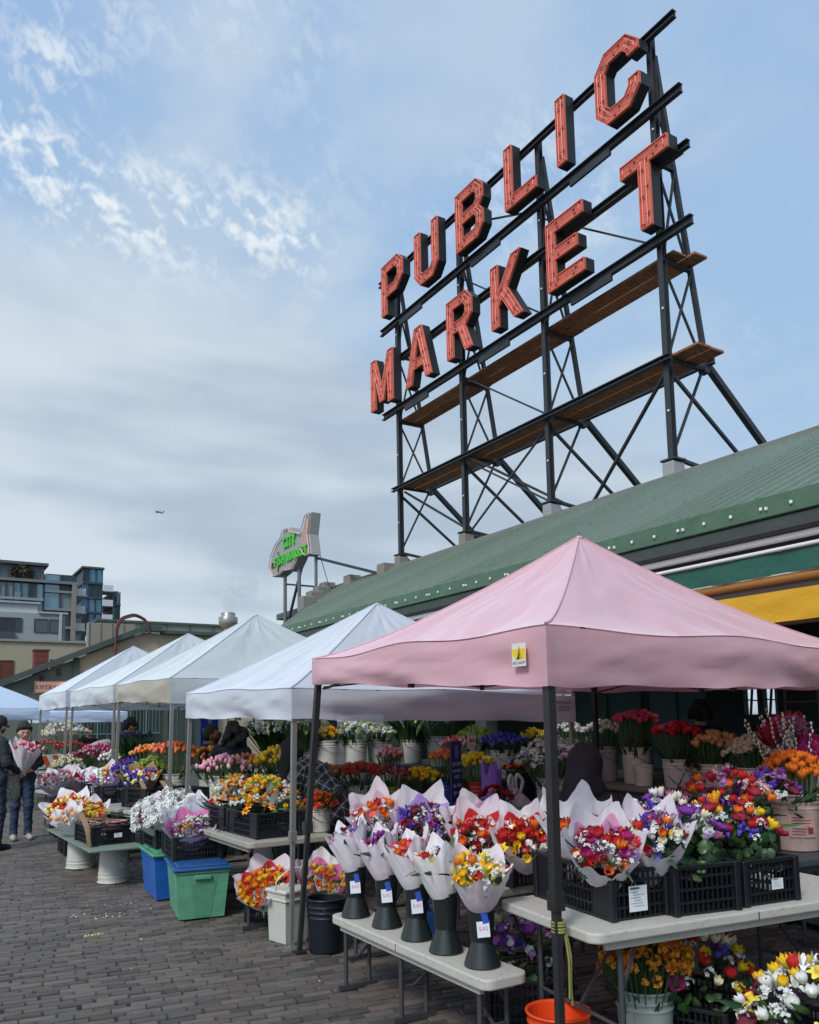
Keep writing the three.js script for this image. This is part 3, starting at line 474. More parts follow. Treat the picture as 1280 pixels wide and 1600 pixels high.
  part('shop_header', box(5.7 - ox, 2.53, 0.0, 12 - ox, 2.75, 0.2), std([0.30, 0.32, 0.31], 0.6), b);
}
{
  const c = document.createElement('canvas'); c.width = 512; c.height = 192; const g = c.getContext('2d');
  g.fillStyle = '#c4927c'; g.fillRect(0, 0, 512, 192); g.strokeStyle = '#8d5b48'; g.lineWidth = 12; g.strokeRect(6, 6, 500, 180); g.fillStyle = '#2c1512'; g.font = 'bold 88px serif'; g.textAlign = 'center'; g.fillText('ENTRANCE', 256, 126);
  const t = new THREE.CanvasTexture(c); t.colorSpace = THREE.SRGBColorSpace;
  const s = thing('entrance_sign', 'salmon sign board reading ENTRANCE above the far tents', 'sign', [4.75, 2.85, -33.7]);
  part('board', box(-0.62, 0, -0.08, 0.62, 0.46, 0), std([0.45, 0.25, 0.19], 0.6), s); const f = new THREE.PlaneGeometry(1.22, 0.44); f.translate(0, 0.23, 0.005); part('lettering', f, std('#ffffff', 0.6, { map: t }), s);
  part('lamp', moved(new THREE.SphereGeometry(0.05, 10, 8), 0.5, 0.34, 0.08), std([0.9, 0.75, 0.4], 0.4, { emissive: new THREE.Color(1, 0.7, 0.3), emissiveIntensity: 1.2 }), s);
  const pl = new THREE.PointLight(new THREE.Color(1, 0.75, 0.4), 0.15, 3); pl.position.set(5.25, 3.19, -33.55); scene.add(pl);
}
{
  const v = thing('roof_vent', 'round steel exhaust vent with flared cap on the far roof', 'vent', [12.0, 5.35, -34.8]); v.scale.setScalar(0.86);
  part('duct', join([moved(new THREE.CylinderGeometry(0.22, 0.22, 0.8, 16), 0, 0.1, 0)]), std([0.30, 0.27, 0.23], 0.7, { map: stain1 }), v);
  part('cap', lathe([[0.24, 0.5], [0.42, 0.62], [0.48, 0.75], [0.48, 1.05], [0.36, 1.06], [0.36, 1.28], [0.30, 1.3], [0.28, 1.2]], 24), std([0.36, 0.36, 0.35], 0.4, { metalness: 0.5, map: stain1 }), v);
}
{
  const b = thing('beige_building', 'beige rendered building with reddish brown shuttered windows', 'building', [7, 0, -52]);
  part('wall', box(-5, 0, -8, 5.6, 6.5, 0), std([0.40, 0.36, 0.27], 0.85, { map: rep(texStain, 0.25), bumpMap: grit3, bumpScale: 0.004 }), b);
  part('coping', box(-5.1, 6.5, -8, 5.7, 6.62, 0.12), std([0.26, 0.25, 0.21], 0.7), b);
  const fr = std([0.10, 0.030, 0.020], 0.7), pn = std([0.22, 0.075, 0.045], 0.7, { map: rep(texWood, 1, 3) });
  for (const [x, y] of [[-2.15, 4.1], [0.5, 4.2], [-2.15, 2.4], [-4.4, 4.1], [2.9, 4.2]]) { const w = part('window', join([box(x - 0.36, y, 0, x - 0.3, y + 1.3, 0.06), box(x + 0.3, y, 0, x + 0.36, y + 1.3, 0.06), box(x - 0.36, y + 1.24, 0, x + 0.36, y + 1.3, 0.07), box(x - 0.38, y - 0.06, 0, x + 0.38, y + 0.02, 0.1)]), fr, b); part('shutter', box(x - 0.3, y + 0.02, 0.0, x + 0.3, y + 1.24, 0.03), pn, w); for (let k = 0; k < 9; k++) part('slat', box(x - 0.29, y + 0.08 + k * 0.13, 0.031, x + 0.29, y + 0.15 + k * 0.13, 0.045), pn, w); }
  part('roof_unit', join([box(2.4, 6.62, -2, 3.7, 7.2, -0.6, 0.05), box(2.6, 7.2, -1.9, 3.5, 7.6, -0.8, 0.05)]), mat.whiteDirty, b);
}
{
  const ch = thing('brick_chimney', 'square red brick chimney in front of the beige building', 'chimney', [5.1, 3.2, -40]);
  part('core', box(-0.29, 0, -0.29, 0.29, 1.75, 0.29), std([0.10, 0.07, 0.06], 0.9), ch);
  const bm = [[0.17, 0.035, 0.028], [0.14, 0.030, 0.025], [0.20, 0.048, 0.036]].map(c => std(c, 0.85)), r = rng(3);
  for (let k = 0; k < 19; k++) part('brick_course', join([-1, 0, 1].flatMap(i => [box(i * 0.2 - 0.09 + (k & 1) * 0.03, k * 0.092, 0.285, i * 0.2 + 0.09 + (k & 1) * 0.03 * (i < 1), k * 0.092 + 0.078, 0.305), box(-0.305, k * 0.092, i * 0.19 - 0.085, -0.285, k * 0.092 + 0.078, i * 0.19 + 0.085)])), bm[Math.floor(r() * 3)], ch);
  part('chimney_cap', box(-0.34, 1.75, -0.34, 0.34, 1.84, 0.34, 0.02), std([0.10, 0.05, 0.045], 0.8), ch);
}
// ---------------------------------------------------------------- apartment blocks farther off
function block(b, x0, x1, y0, y1, z0, z1, floors, bays, o = {}) {       // slabs, glass panes and mullions on the front, slabs and balconies on the right side
  const slab = o.slab || std([0.30, 0.31, 0.31], 0.7), frame = o.frame || std([0.05, 0.06, 0.065], 0.5), glassM = o.glass || [std([0.14, 0.23, 0.27], 0.06, { metalness: 0.6 }), std([0.20, 0.31, 0.35], 0.06, { metalness: 0.6 }), std([0.022, 0.042, 0.055], 0.08), std([0.16, 0.21, 0.22], 0.2)];
  part('core', box(x0 + 0.3, y0, z1, x1 - 0.3, y1, z0 - 0.5), o.core || std([0.045, 0.05, 0.055], 0.6), b);
  const r = rng(o.seed || 4), fh = (y1 - y0) / floors, bw = (x1 - x0) / bays;
  for (let f = 0; f < floors; f++) {
    const y = y0 + f * fh;
    part('floor_slab', box(x0, y - 0.22, z1, x1, y + 0.22, z0 + (o.proud || 0.25)), slab, b);
    for (let k = 0; k < bays; k++) {
      const x = x0 + k * bw, solid = o.solid && r() < o.solid, w = part('window', join([box(x + 0.02, y + 0.22, z0 - 0.4, x + 0.16, y + fh - 0.22, z0), box(x + bw - 0.16, y + 0.22, z0 - 0.4, x + bw - 0.02, y + fh - 0.22, z0)]), frame, b);
      part('pane', box(x + 0.16, y + 0.22, z0 - 0.35, x + bw - 0.16, y + fh - 0.22, z0 - 0.28), solid ? slab : glassM[Math.floor(r() * glassM.length)], w);
      if (o.rail && r() < o.rail) part('balcony_rail', box(x + 0.1, y + 0.22, z0 + 0.2, x + bw - 0.1, y + 1.2, z0 + 0.26), std([0.16, 0.2, 0.205], 0.2), b);
    }
    if (o.balcony) { const zz = mix(z1, z0, 0.7); part('balcony', join([box(x1, y - 0.2, zz - 3.5, x1 + 2.2, y + 0.05, zz + 3.5), box(x1 + 2.05, y + 0.05, zz - 3.5, x1 + 2.2, y + 1.25, zz + 3.5), box(x1, y + 0.05, zz + 3.35, x1 + 2.2, y + 1.25, zz + 3.5)]), std([0.60, 0.62, 0.62], 0.5), b); part('side_window', box(x1 - 0.28, y + 0.3, zz - 3, x1 - 0.2, y + fh - 0.3, zz + 3), glassM[2], b); }
  }
}
{
  const a = thing('apartment_tower', 'dark glass apartment block with pale balconies and roof terrace', 'building', [20, 0, -160]), X = -20;
  block(a, 2 + X, 20.5 + X, 3, 27.4, 0, -22, 8, 15, { seed: 3, rail: 0.3, slab: std([0.24, 0.27, 0.28], 0.6) });
  block(a, 20.6 + X, 26.2 + X, 3, 29.4, -0.5, -20, 8, 2, { seed: 9, balcony: true, slab: std([0.21, 0.215, 0.21], 0.7) });
  part('terrace_roof', box(2 + X, 27.5, -20, 26.4 + X, 28.0, 0.3), std([0.16, 0.17, 0.17], 0.7), a);
  part('penthouse', join([box(2 + X, 28.0, -18, 21 + X, 31.2, -4)]), std([0.15, 0.155, 0.155], 0.7), a);
  part('penthouse_roof', box(1.5 + X, 31.2, -18.5, 21.6 + X, 31.7, -3), std([0.08, 0.085, 0.09], 0.6), a);
  for (let i = 0; i < 7; i++) part('penthouse_window', box(11 + X + i * 1.35, 28.4, -3.98, 12.2 + X + i * 1.35, 30.6, -3.9), std([0.07, 0.10, 0.11], 0.12), a);
  part('column', box(25.3 + X, 3, -0.4, 26.0 + X, 27.5, 0.6), std([0.22, 0.20, 0.18], 0.7), a); part('antenna', bar([14 + X, 31.7, -10], [14 + X, 33.2, -10], 0.1), mat.steelBlack, a);
}
{
  const a = thing('glass_tower', 'slim blue glass tower with stacked white balconies at the skyline', 'building', [31, 0, -175]), X = -31;
  block(a, 29.6 + X, 33.6 + X, 3, 33.6, 0, -14, 10, 3, { seed: 21, slab: std([0.045, 0.055, 0.065], 0.5), glass: [std([0.07, 0.18, 0.27], 0.06, { metalness: 0.6 }), std([0.11, 0.25, 0.33], 0.06, { metalness: 0.6 }), std([0.015, 0.04, 0.065], 0.08)] });
  for (let f = 0; f < 9; f++) part('balcony', join([box(33.6 + X, 4.5 + f * 3.06, -5, 35.6 + X, 4.7 + f * 3.06, 0.4), box(33.6 + X, 4.7 + f * 3.06, 0.25, 35.6 + X, 5.8 + f * 3.06, 0.4)]), std([0.55, 0.57, 0.58], 0.5), a);
  block(a, 35.7 + X, 37.4 + X, 3, 29.4, -1, -12, 9, 2, { seed: 33, slab: std([0.035, 0.035, 0.042], 0.6), core: std([0.03, 0.03, 0.035], 0.6) });
  part('roof', box(29.4 + X, 33.5, -14, 33.8 + X, 33.9, 0.3), std([0.06, 0.065, 0.07], 0.6), a);
}
{
  const a = thing('grey_apartment_house', 'pale grey apartment house with bay windows in front of the tower', 'building', [14, 0, -118]), X = -14;
  const pale = std([0.32, 0.365, 0.375], 0.8, { map: rep(texStain, 0.1) });
  part('wall', box(3 + X, 2, -12, 18 + X, 16.6, -0.5), pale, a); part('upper_wall', box(1 + X, 16.6, -12, 14.6 + X, 17.9, -1.2), std([0.42, 0.45, 0.46], 0.8), a);
  part('roof_slab', box(0.5 + X, 17.9, -12, 14.9 + X, 18.15, -0.8), std([0.32, 0.34, 0.35], 0.7), a); part('roof_slab', box(14.6 + X, 16.6, -12, 18.3 + X, 16.85, -0.2), std([0.32, 0.34, 0.35], 0.7), a);
  part('stair_head', box(4 + X, 17.9, -8, 9.6 + X, 20.2, -3), std([0.45, 0.47, 0.48], 0.7), a);
  const gl = [std([0.035, 0.05, 0.06], 0.12), std([0.07, 0.09, 0.10], 0.15), std([0.020, 0.028, 0.036], 0.14)], r = rng(8);
  for (let f = 0; f < 4; f++) for (const [x, w] of [[8.2, 0.9], [9.2, 1.3], [10.6, 1.1], [11.8, 0.8], [14.2, 1.6], [16.1, 1.5], [6.4, 1.2]]) { const y = 5.4 + f * 2.9, wn = part('window', join([box(x + X - 0.06, y - 0.06, -0.5, x + X + w + 0.06, y, -0.36), box(x + X - 0.06, y + 1.7, -0.5, x + X + w + 0.06, y + 1.78, -0.36), box(x + X - 0.06, y, -0.5, x + X, y + 1.7, -0.36), box(x + X + w, y, -0.5, x + X + w + 0.06, y + 1.7, -0.36)]), mat.steelGrey, a); part('pane', box(x + X, y, -0.5, x + X + w, y + 1.7, -0.44), gl[Math.floor(r() * 3)], wn); }
  for (let f = 0; f < 4; f++) part('bay_spandrel', box(9.1 + X, 4.3 + f * 2.9, -0.5, 11.8 + X, 5.2 + f * 2.9, -0.1), std([0.05, 0.055, 0.065], 0.6), a);
  part('corner_fin', box(17.2 + X, 2, -0.4, 17.5 + X, 16.6, 0.3), std([0.36, 0.38, 0.38], 0.6), a);
}
{ // shrub on the roof terrace
  const t = thing('terrace_shrub', 'rounded olive shrub on the terrace of the dark apartment block', 'shrub', [17.2, 28.0, -163]);
  const r = rng(77), l = []; for (let i = 0; i < 420; i++) { const a = r() * 6.283, p = Math.acos(1 - 2 * r()), q = 0.7 + 0.35 * r(), d = V(Math.sin(p) * Math.cos(a) * 2.0 * q, 1.5 + Math.cos(p) * 1.5 * q, Math.sin(p) * Math.sin(a) * 1.6 * q); l.push(moved(new THREE.PlaneGeometry(0.35, 0.5), d.x, d.y, d.z, r() * 6, r() * 6, r() * 6)); }
  part('foliage', join(l), std([0.06, 0.055, 0.025], 0.8, { side: THREE.DoubleSide }), t); part('trunk', bar([0, 0, 0], [0, 1.5, 0], 0.2, 0.14, 6), std([0.06, 0.045, 0.03], 0.9), t);
}
{ // airliner low over the city
  const p = thing('airplane', 'small distant airliner crossing the grey sky', 'airplane', [659, 670, -2576], 0.25);
  const wm = std([0.05, 0.055, 0.06], 0.5); p.scale.setScalar(0.85);
  const fz = moved(lathe([[0.01, -18], [1.2, -16], [1.9, -12], [1.9, 8], [1.2, 14], [0.2, 18]], 12), 0, 0, 0, 0, 0, Math.PI / 2 - 0.12); part('fuselage', fz, wm, p);
  for (const s of [-1, 1]) { part('wing', bar([1, 0, s * 1.5], [-5, 1.2, s * 17], 4.0, 0.5), wm, p); part('tailplane', bar([15, 2, s * 1], [17, 2.6, s * 6], 2, 0.3), wm, p); part('engine', moved(new THREE.CylinderGeometry(0.9, 0.8, 3, 10), -3, -1.2, s * 5.5, 0, 0, Math.PI / 2), wm, p); }
  part('fin', bar([14, 2, 0], [17.5, 7, 0], 3, 0.3), wm, p);
}
{ // thin steam drifting off the exhaust vent
  const st = thing('steam_plume', 'thin grey steam drifting up from the round roof vent', 'steam', [12.0, 6.5, -34.8]), m = std([0.55, 0.58, 0.62], 1, { transparent: true, opacity: 0.035, depthWrite: false });
  for (let i = 0; i < 11; i++) { const g = new THREE.IcosahedronGeometry(0.22 + i * 0.045, 4), p = g.attributes.position; for (let k = 0; k < p.count; k++) { const v = V().fromBufferAttribute(p, k), f = 1 + 0.16 * noise3(v.x * 2 + i * 7, v.y * 2, v.z * 2); p.setXYZ(k, v.x * f, v.y * f * 0.8, v.z * f); } g.computeVertexNormals(); const o = part('puff', g, m, st); o.position.set(0.10 * i * Math.sin(i * 1.9) + 0.05 * i, 0.05 + i * 0.13, 0.1 * Math.cos(i * 2.3)); }
}
// ---------------------------------------------------------------- canopy tents
function clothMat(c, o = {}) { return phys(c, 0.82, { side: THREE.DoubleSide, transmission: 0.40, thickness: 0, bumpMap: rep(texCloth, 0.3), bumpScale: 0.0022, ...o }); }
function canopy(name, label, group, cs, peak, fabric, legMat, o = {}) {
  const cx = cs.reduce((s, c) => s + c[0], 0) / 4, cz = cs.reduce((s, c) => s + c[1], 0) / 4;
  const t = thing(name, label, 'tent', [cx, 0, cz], 0, group), sd = o.seed || 1, L = p => [p[0] - cx, p[1], p[2] - cz];
  const roofs = [];
  for (let k = 0; k < 4; k++) {
    const a = cs[k], b = cs[(k + 1) % 4], len = Math.hypot(a[0] - b[0], a[1] - b[1]), nx = (b[1] - a[1]) / len, nz = -(b[0] - a[0]) / len;
    const eave = u => { const s = Math.sin(u * Math.PI); return [mix(a[0], b[0], u), mix(a[2], b[2], u) - (o.sag ?? 0.014) * Math.pow(Math.sin(u * 2 * Math.PI), 2) + 0.02 * s, mix(a[1], b[1], u)]; };
    const roof = (u, v) => { const e = eave(u), w = v, h = Math.pow(w, o.curve || 1.18), edge = Math.min(1, 6 * Math.min(u, 1 - u)) * Math.min(1, 8 * w) * Math.min(1, 5 * (1 - w));
      const n = 0.017 * edge * (noise3(e[0] * 1.7 + sd, w * 3, e[2] * 1.7) + 0.6 * noise3(e[0] * 4 + sd, w * 5, e[2] * 4)), crease = 0.010 * edge * Math.sin((u * len * 9 + w * 7 + 2 * noise2(u * 3, w * 3 + sd))) * (1 - w) * sstep(0.2, 0.0, Math.min(u, 1 - u)), sag = crease - 0.05 * edge * Math.sin(u * Math.PI) * (1 - w);
      return L([mix(e[0], peak[0], w), mix(e[1], peak[1], h) + n + sag, mix(e[2], peak[2], w)]); };
    roofs.push(surf(36, 22, roof, len, 2.2));
    const out = ((a[0] + b[0]) / 2 - cx) * nx + ((a[1] + b[1]) / 2 - cz) * nz > 0 ? 1 : -1;
    const val = (u, v) => { const e = eave(u), yb = mix(a[3], b[3], u), edg = Math.min(1, 9 * Math.min(u, 1 - u)), f = out * edg * (0.010 * Math.min(1, v * 4) + v * (0.040 * noise3(u * len * 0.9 + v * 0.9 + k * 5 + sd, v * 0.9, 3)) + 0.014 * noise3(u * len * 1.5 + v * 1.4, v * 3.4 + u * 2, k + sd) * Math.sin(v * 3.14) + 0.012 * Math.sin(v * 3.1));
      return L([e[0] + nx * f, mix(e[1], yb, v) - 0.008 + 0.012 * v * noise2(u * len * 1.4 + k, sd), e[2] + nz * f]); };
    part('valance', surf(48, 7, val, len, 0.4), o.valance && o.valance[k] || fabric, t);
    // scissor trusses
    const drop = (a[2] - a[3] + b[2] - b[3]) / 2 + 0.0, q = (p, y, inn = 0.09) => { const dx = cx - p[0], dz = cz - p[1], l = Math.hypot(dx, dz); return L([p[0] + dx / l * inn, y, p[1] + dz / l * inn]); }, ym = (a[2] + b[2]) / 2, g = [];
    const at = f => [mix(a[0], b[0], f), mix(a[1], b[1], f)];
    for (const [f0, f1] of [[0, 0.5], [1, 0.5]]) { const y0 = f0 ? b[2] : a[2]; g.push(bar(q(at(f0), y0 - 0.04), q(at(f1), ym - drop), 0.012, 0.026), bar(q(at(f0), y0 - drop), q(at(f1), ym - 0.06), 0.012, 0.026)); }
    g.push(bar(q(at(0.5), ym - 0.04), q(at(0.5), ym - drop - 0.025), 0.03));
    part('truss', join(g), legMat, t);
    // leg: outer tube, inner tube, foot
    const ft = o.feet && o.feet[k] || a, top = V(...q(a, a[2] - 0.05, 0.055)), bot = V(ft[0] - cx, 0.01, ft[1] - cz), mid = top.clone().lerp(bot, 0.58), w = o.legW || 0.036;
    const leg = part('leg', join([bar(top, mid, w), bar(mid, bot, w * 0.78), bar(mid.clone().add(V(0, 0.05, 0)), mid.clone().add(V(0, -0.03, 0)), w * 1.35)]), legMat, t);
    part('foot_plate', moved(box(-0.04, 0, -0.04, 0.04, 0.008, 0.04), bot.x, 0.002, bot.z), legMat, leg);
    part('corner_bracket', bar(top.clone().add(V(0, 0.0, 0)), top.clone().add(V(0, -0.10, 0)), w * 1.35), mat.blackPlastic, leg);
  }
  part('roof_cover', mergeGeometries(roofs), fabric, t);
  for (let k = 0; k < 4; k++) { // stitched seams along the hips, a hem along each valance
    const p = roofs[k].attributes.position, pts = []; for (let j = 0; j <= 22; j += 2) pts.push(V(p.getX(j * 37), p.getY(j * 37) + 0.003, p.getZ(j * 37))); part('hip_seam', tube(pts, 0.007, 22, 5), fabric, t);
  }
  const mast = L([peak[0], 0, peak[2]]); part('centre_mast', join([bar([mast[0], peak[1] - 0.9, mast[2]], [mast[0], peak[1] - 0.03, mast[2]], 0.03), ...cs.map((c, k) => { const d = cs[(k + 1) % 4], m = L([(c[0] + d[0]) / 2, 0, (c[1] + d[1]) / 2]); return bar([m[0] * 0.97, (c[2] + d[2]) / 2 - 0.05, m[2] * 0.97], [mast[0], peak[1] - 0.75, mast[2]], 0.012, 0.026); })]), legMat, t);
  part('peak_cap', moved(new THREE.SphereGeometry(0.034, 12, 6), mast[0], peak[1] - 0.014, mast[2], 0, 0, 0, [1, 0.5, 1]), fabric, t);
  return { t, L, cs };
}
function decal(w, h, W, H, draw, o = {}) { const c = document.createElement('canvas'); c.width = W; c.height = H; const g = c.getContext('2d'); draw(g, W, H); const t = new THREE.CanvasTexture(c); t.colorSpace = THREE.SRGBColorSpace; return { geo: new THREE.PlaneGeometry(w, h), mat: std('#ffffff', 0.6, { map: t, ...o }) }; }
const pinkCloth = clothMat([0.83, 0.48, 0.525]);
const pinkTent = canopy('canopy_tent', 'pink canopy tent with black legs, nearest of the row', 'flower stall tents',
  [[2.38, -2.73, 2.03, 1.765], [2.54, -5.51, 2.075, 1.905], [6.0, -6.17, 2.12, 1.88], [5.93, -3.35, 2.08, 1.80]], [4.17, 2.94, -4.38], pinkCloth, mat.poleBlack, { curve: 1.3, legW: 0.04, seed: 3, sag: 0.028, feet: [null, [2.46, -5.56]] });
{ // sewn label near the corner of the pink valance
  const d = decal(0.095, 0.105, 256, 256, (g) => { g.fillStyle = '#d9d4cc'; g.fillRect(0, 0, 256, 256); g.fillStyle = '#e8c21c'; g.fillRect(10, 62, 236, 120); g.fillStyle = '#d9d4cc'; g.beginPath(); g.moveTo(10, 130); g.lineTo(90, 182); g.lineTo(10, 182); g.fill(); g.fillStyle = '#c9a614'; g.beginPath(); g.moveTo(128, 20); g.lineTo(200, 182); g.lineTo(96, 182); g.fill(); g.fillStyle = '#1c1c1c'; for (const [x, y] of [[62, 160], [84, 140], [106, 100], [122, 40]]) { g.beginPath(); g.moveTo(x, 182); g.quadraticCurveTo(x - 4, y + 40, x + 16, y); g.quadraticCurveTo(x + 20, y + 60, x + 14, 182); g.fill(); } g.font = 'bold 44px sans-serif'; g.textAlign = 'center'; g.fillText('ABCCANOPY', 128, 234, 240); }, { side: THREE.DoubleSide });
  const m = part('sewn_label', d.geo, d.mat, pinkTent.t); const p = pinkTent.L([2.385 - 0.034, 1.905, -2.885]); m.position.set(...p); m.rotation.set(0, -Math.PI / 2, 0.0); m.rotation.y += 0.03;
  part('hook_rope', join([...[0, 1, 2, 3].map(k => moved(new THREE.TorusGeometry(0.027, 0.007, 6, 14), 0, k * 0.013, 0, Math.PI / 2 + 0.06 * (k % 2))), tube([[0.02, 0.0, 0.02], [0.035, -0.1, 0.03], [0.03, -0.22, 0.03], [0.04, -0.3, 0.025]], 0.006, 16, 6), tube([[0.015, 0, 0.02], [0.02, -0.12, 0.035], [0.022, -0.27, 0.03]], 0.006, 16, 6)]), std([0.36, 0.33, 0.10], 0.8, { map: rep(dataTex(64, (u, v) => ((Math.floor(u * 8) + Math.floor(v * 8)) % 3 ? [1, 1, 1] : [0.08, 0.08, 0.06]), true), 10, 2) }), pinkTent.t, 'yellow and black cord tied round the leg').position.set(...pinkTent.L([2.41, 0.72, -2.75]));
}
const white1 = clothMat([0.68, 0.70, 0.75]), white2 = clothMat([0.64, 0.68, 0.68]), cream = clothMat([0.58, 0.53, 0.43], { map: rep(texStain, 1.2) }), white3 = clothMat([0.66, 0.70, 0.70]), white4 = clothMat([0.66, 0.69, 0.75]);
const tent1 = canopy('canopy_tent', 'white canopy tent directly behind the pink tent, lowest of the row', 'flower stall tents', [[2.46, -5.7, 1.875, 1.645], [2.5, -8.55, 1.93, 1.69], [5.75, -8.9, 1.93, 1.70], [5.62, -6.05, 1.84, 1.585]], [4.1, 2.82, -7.3], white1, mat.pole, { curve: 1.08, seed: 12 });
canopy('canopy_tent', 'white canopy tent with grimy cream valance, second white tent of the row', 'flower stall tents', [[2.5, -9.17, 2.13, 1.86], [2.5, -11.9, 2.17, 1.945], [5.6, -12.0, 2.17, 1.93], [5.6, -9.27, 2.13, 1.86]], [4.05, 3.09, -10.6], white2, mat.pole, { curve: 1.05, seed: 23, valance: [cream, white2, white2, white2] });
canopy('canopy_tent', 'greenish white canopy tent, third white tent of the row', 'flower stall tents', [[2.5, -12.1, 2.18, 1.94], [2.5, -15.6, 2.22, 1.95], [5.6, -15.7, 2.2, 1.95], [5.6, -12.2, 2.2, 1.95]], [4.0, 3.12, -13.6], white3, mat.pole, { curve: 1.05, seed: 34 });
canopy('canopy_tent', 'bluish white canopy tent, fourth white tent and farthest on the kerb line', 'flower stall tents', [[2.48, -16.0, 2.25, 1.96], [2.5, -19.6, 2.27, 1.96], [5.6, -19.7, 2.25, 1.96], [5.6, -16.1, 2.25, 1.96]], [4.0, 3.24, -17.5], white4, mat.pole, { curve: 1.0, seed: 45 });
canopy('canopy_tent', 'pale blue canopy tent at the left edge behind the shoppers', 'flower stall tents', [[-0.4, -21.6, 2.05, 1.79], [-0.4, -24.7, 2.05, 1.79], [3.0, -24.7, 2.05, 1.79], [3.0, -21.6, 2.05, 1.79]], [1.5, 2.82, -23.1], clothMat([0.60, 0.72, 0.88]), mat.pole, { curve: 0.85, seed: 56 });
canopy('canopy_tent', 'pale blue canopy tent, small between the rear stalls and the shop front', 'flower stall tents', [[3.3, -25.5, 2.0, 1.72], [3.3, -28.2, 2.0, 1.72], [5.7, -28.2, 2.0, 1.72], [5.7, -25.5, 2.0, 1.72]], [4.5, 2.3, -26.8], clothMat([0.60, 0.70, 0.86]), mat.pole, { seed: 67 });
{ // print on the near valance of the first white tent
  const d = decal(0.24, 0.15, 256, 160, (g) => { g.clearRect(0, 0, 256, 160); g.fillStyle = '#6c6870'; g.font = 'bold 46px sans-serif'; g.fillText('PROMARK', 10, 80, 236); g.strokeStyle = '#b0764c'; g.lineWidth = 8; g.beginPath(); g.moveTo(120, 40); g.lineTo(180, 12); g.lineTo(240, 40); g.stroke(); g.fillStyle = '#77727a'; for (let i = 0; i < 4; i++) g.fillRect(40, 98 + i * 14, 180 - i * 6, 6); }, { transparent: true, alphaTest: 0.4, side: THREE.DoubleSide });
  const m = part('printed_mark', d.geo, d.mat, tent1.t); m.position.set(...tent1.L([5.38, 1.745, -5.945])); m.rotation.y = 0.11;
}
// ---------------------------------------------------------------- flower heads, leaves, containers
const C = { red: [.56, .018, .018], crimson: [.30, .008, .03], burgundy: [.14, .008, .022], magenta: [.46, .02, .17], hotpink: [.70, .09, .20], coral: [.74, .12, .10], pink: [.74, .32, .40], blush: [.78, .48, .46], lilac: [.40, .20, .52], purple: [.17, .03, .26], violet: [.10, .055, .42], blue: [.05, .06, .40], orange: [.80, .17, .012], amber: [.80, .32, .015], yellow: [.82, .52, .012], lemon: [.82, .68, .10], white: [.80, .80, .75], cream: [.76, .70, .48], peach: [.76, .34, .16], sage: [.42, .50, .22], lime: [.36, .46, .06], copper: [.40, .12, .05], rust: [.34, .06, .03], tan: [.56, .34, .13], mauve: [.34, .12, .22] };
const hueMat = new Map();
function petalMat(c) { const k = c.map(v => v.toFixed(3)).join(); if (!hueMat.has(k)) hueMat.set(k, std(c, 0.78, { vertexColors: true, side: THREE.DoubleSide })); return hueMat.get(k); }
function paint(g, f) { const p = g.attributes.position, c = new Float32Array(p.count * 3); for (let i = 0; i < p.count; i++) { const v = f(p.getX(i), p.getY(i), p.getZ(i)); c.set(Array.isArray(v) ? v : [v, v, v], i * 3); } g.setAttribute('color', new THREE.BufferAttribute(c, 3)); return g; }
const B = {};
function tulipGeo(h, R, open, n = 4, seed = 1) {
  const q = rng(seed), l = [];
  for (let k = 0; k < 6; k++) {
    const ph = k * Math.PI / 3 + (q() - 0.5) * 0.2, o = open + (q() - 0.5) * 0.12, hh = h * (0.92 + q() * 0.14), dr = k % 2 ? 0.0015 : 0;
    l.push(surf(2, n, (u, s) => { const w = (u - 0.5) * 2, hw = 0.66 * Math.pow(Math.sin(Math.PI * (0.1 + 0.86 * s)), 0.6), a = ph + w * hw, r = R * (0.22 + 0.80 * Math.sin(Math.PI * (0.06 + 0.66 * s)) * (1 - 0.10 * Math.abs(w) + o * s)) + dr; return [Math.cos(a) * r, hh * (s - 0.10 * s * w * w), Math.sin(a) * r]; }));
  }
  return paint(join(l), (x, y) => { const s = y / h; const k = 0.96 + 0.07 * Math.sin(x * 900 + h * 400); return s < 0.1 ? [1.1, 1.25, 0.8] : [k, k, k]; });
}
B.tulip = [1, 2, 3].map(k => tulipGeo(0.056, 0.024, 0.05 + 0.1 * k, 4, k)); B.tulipFar = [1, 2].map(k => paint(moved(new THREE.SphereGeometry(0.022, 6, 4), 0, 0.026, 0, 0, k, 0, [1, 1.35, 1]).toNonIndexed(), (x, y, z) => 0.94 + 0.10 * Math.sin(x * 300 + z * 170)));
B.bowl = [4, 5].map(k => tulipGeo(0.046, 0.034, 0.55, 4, k));
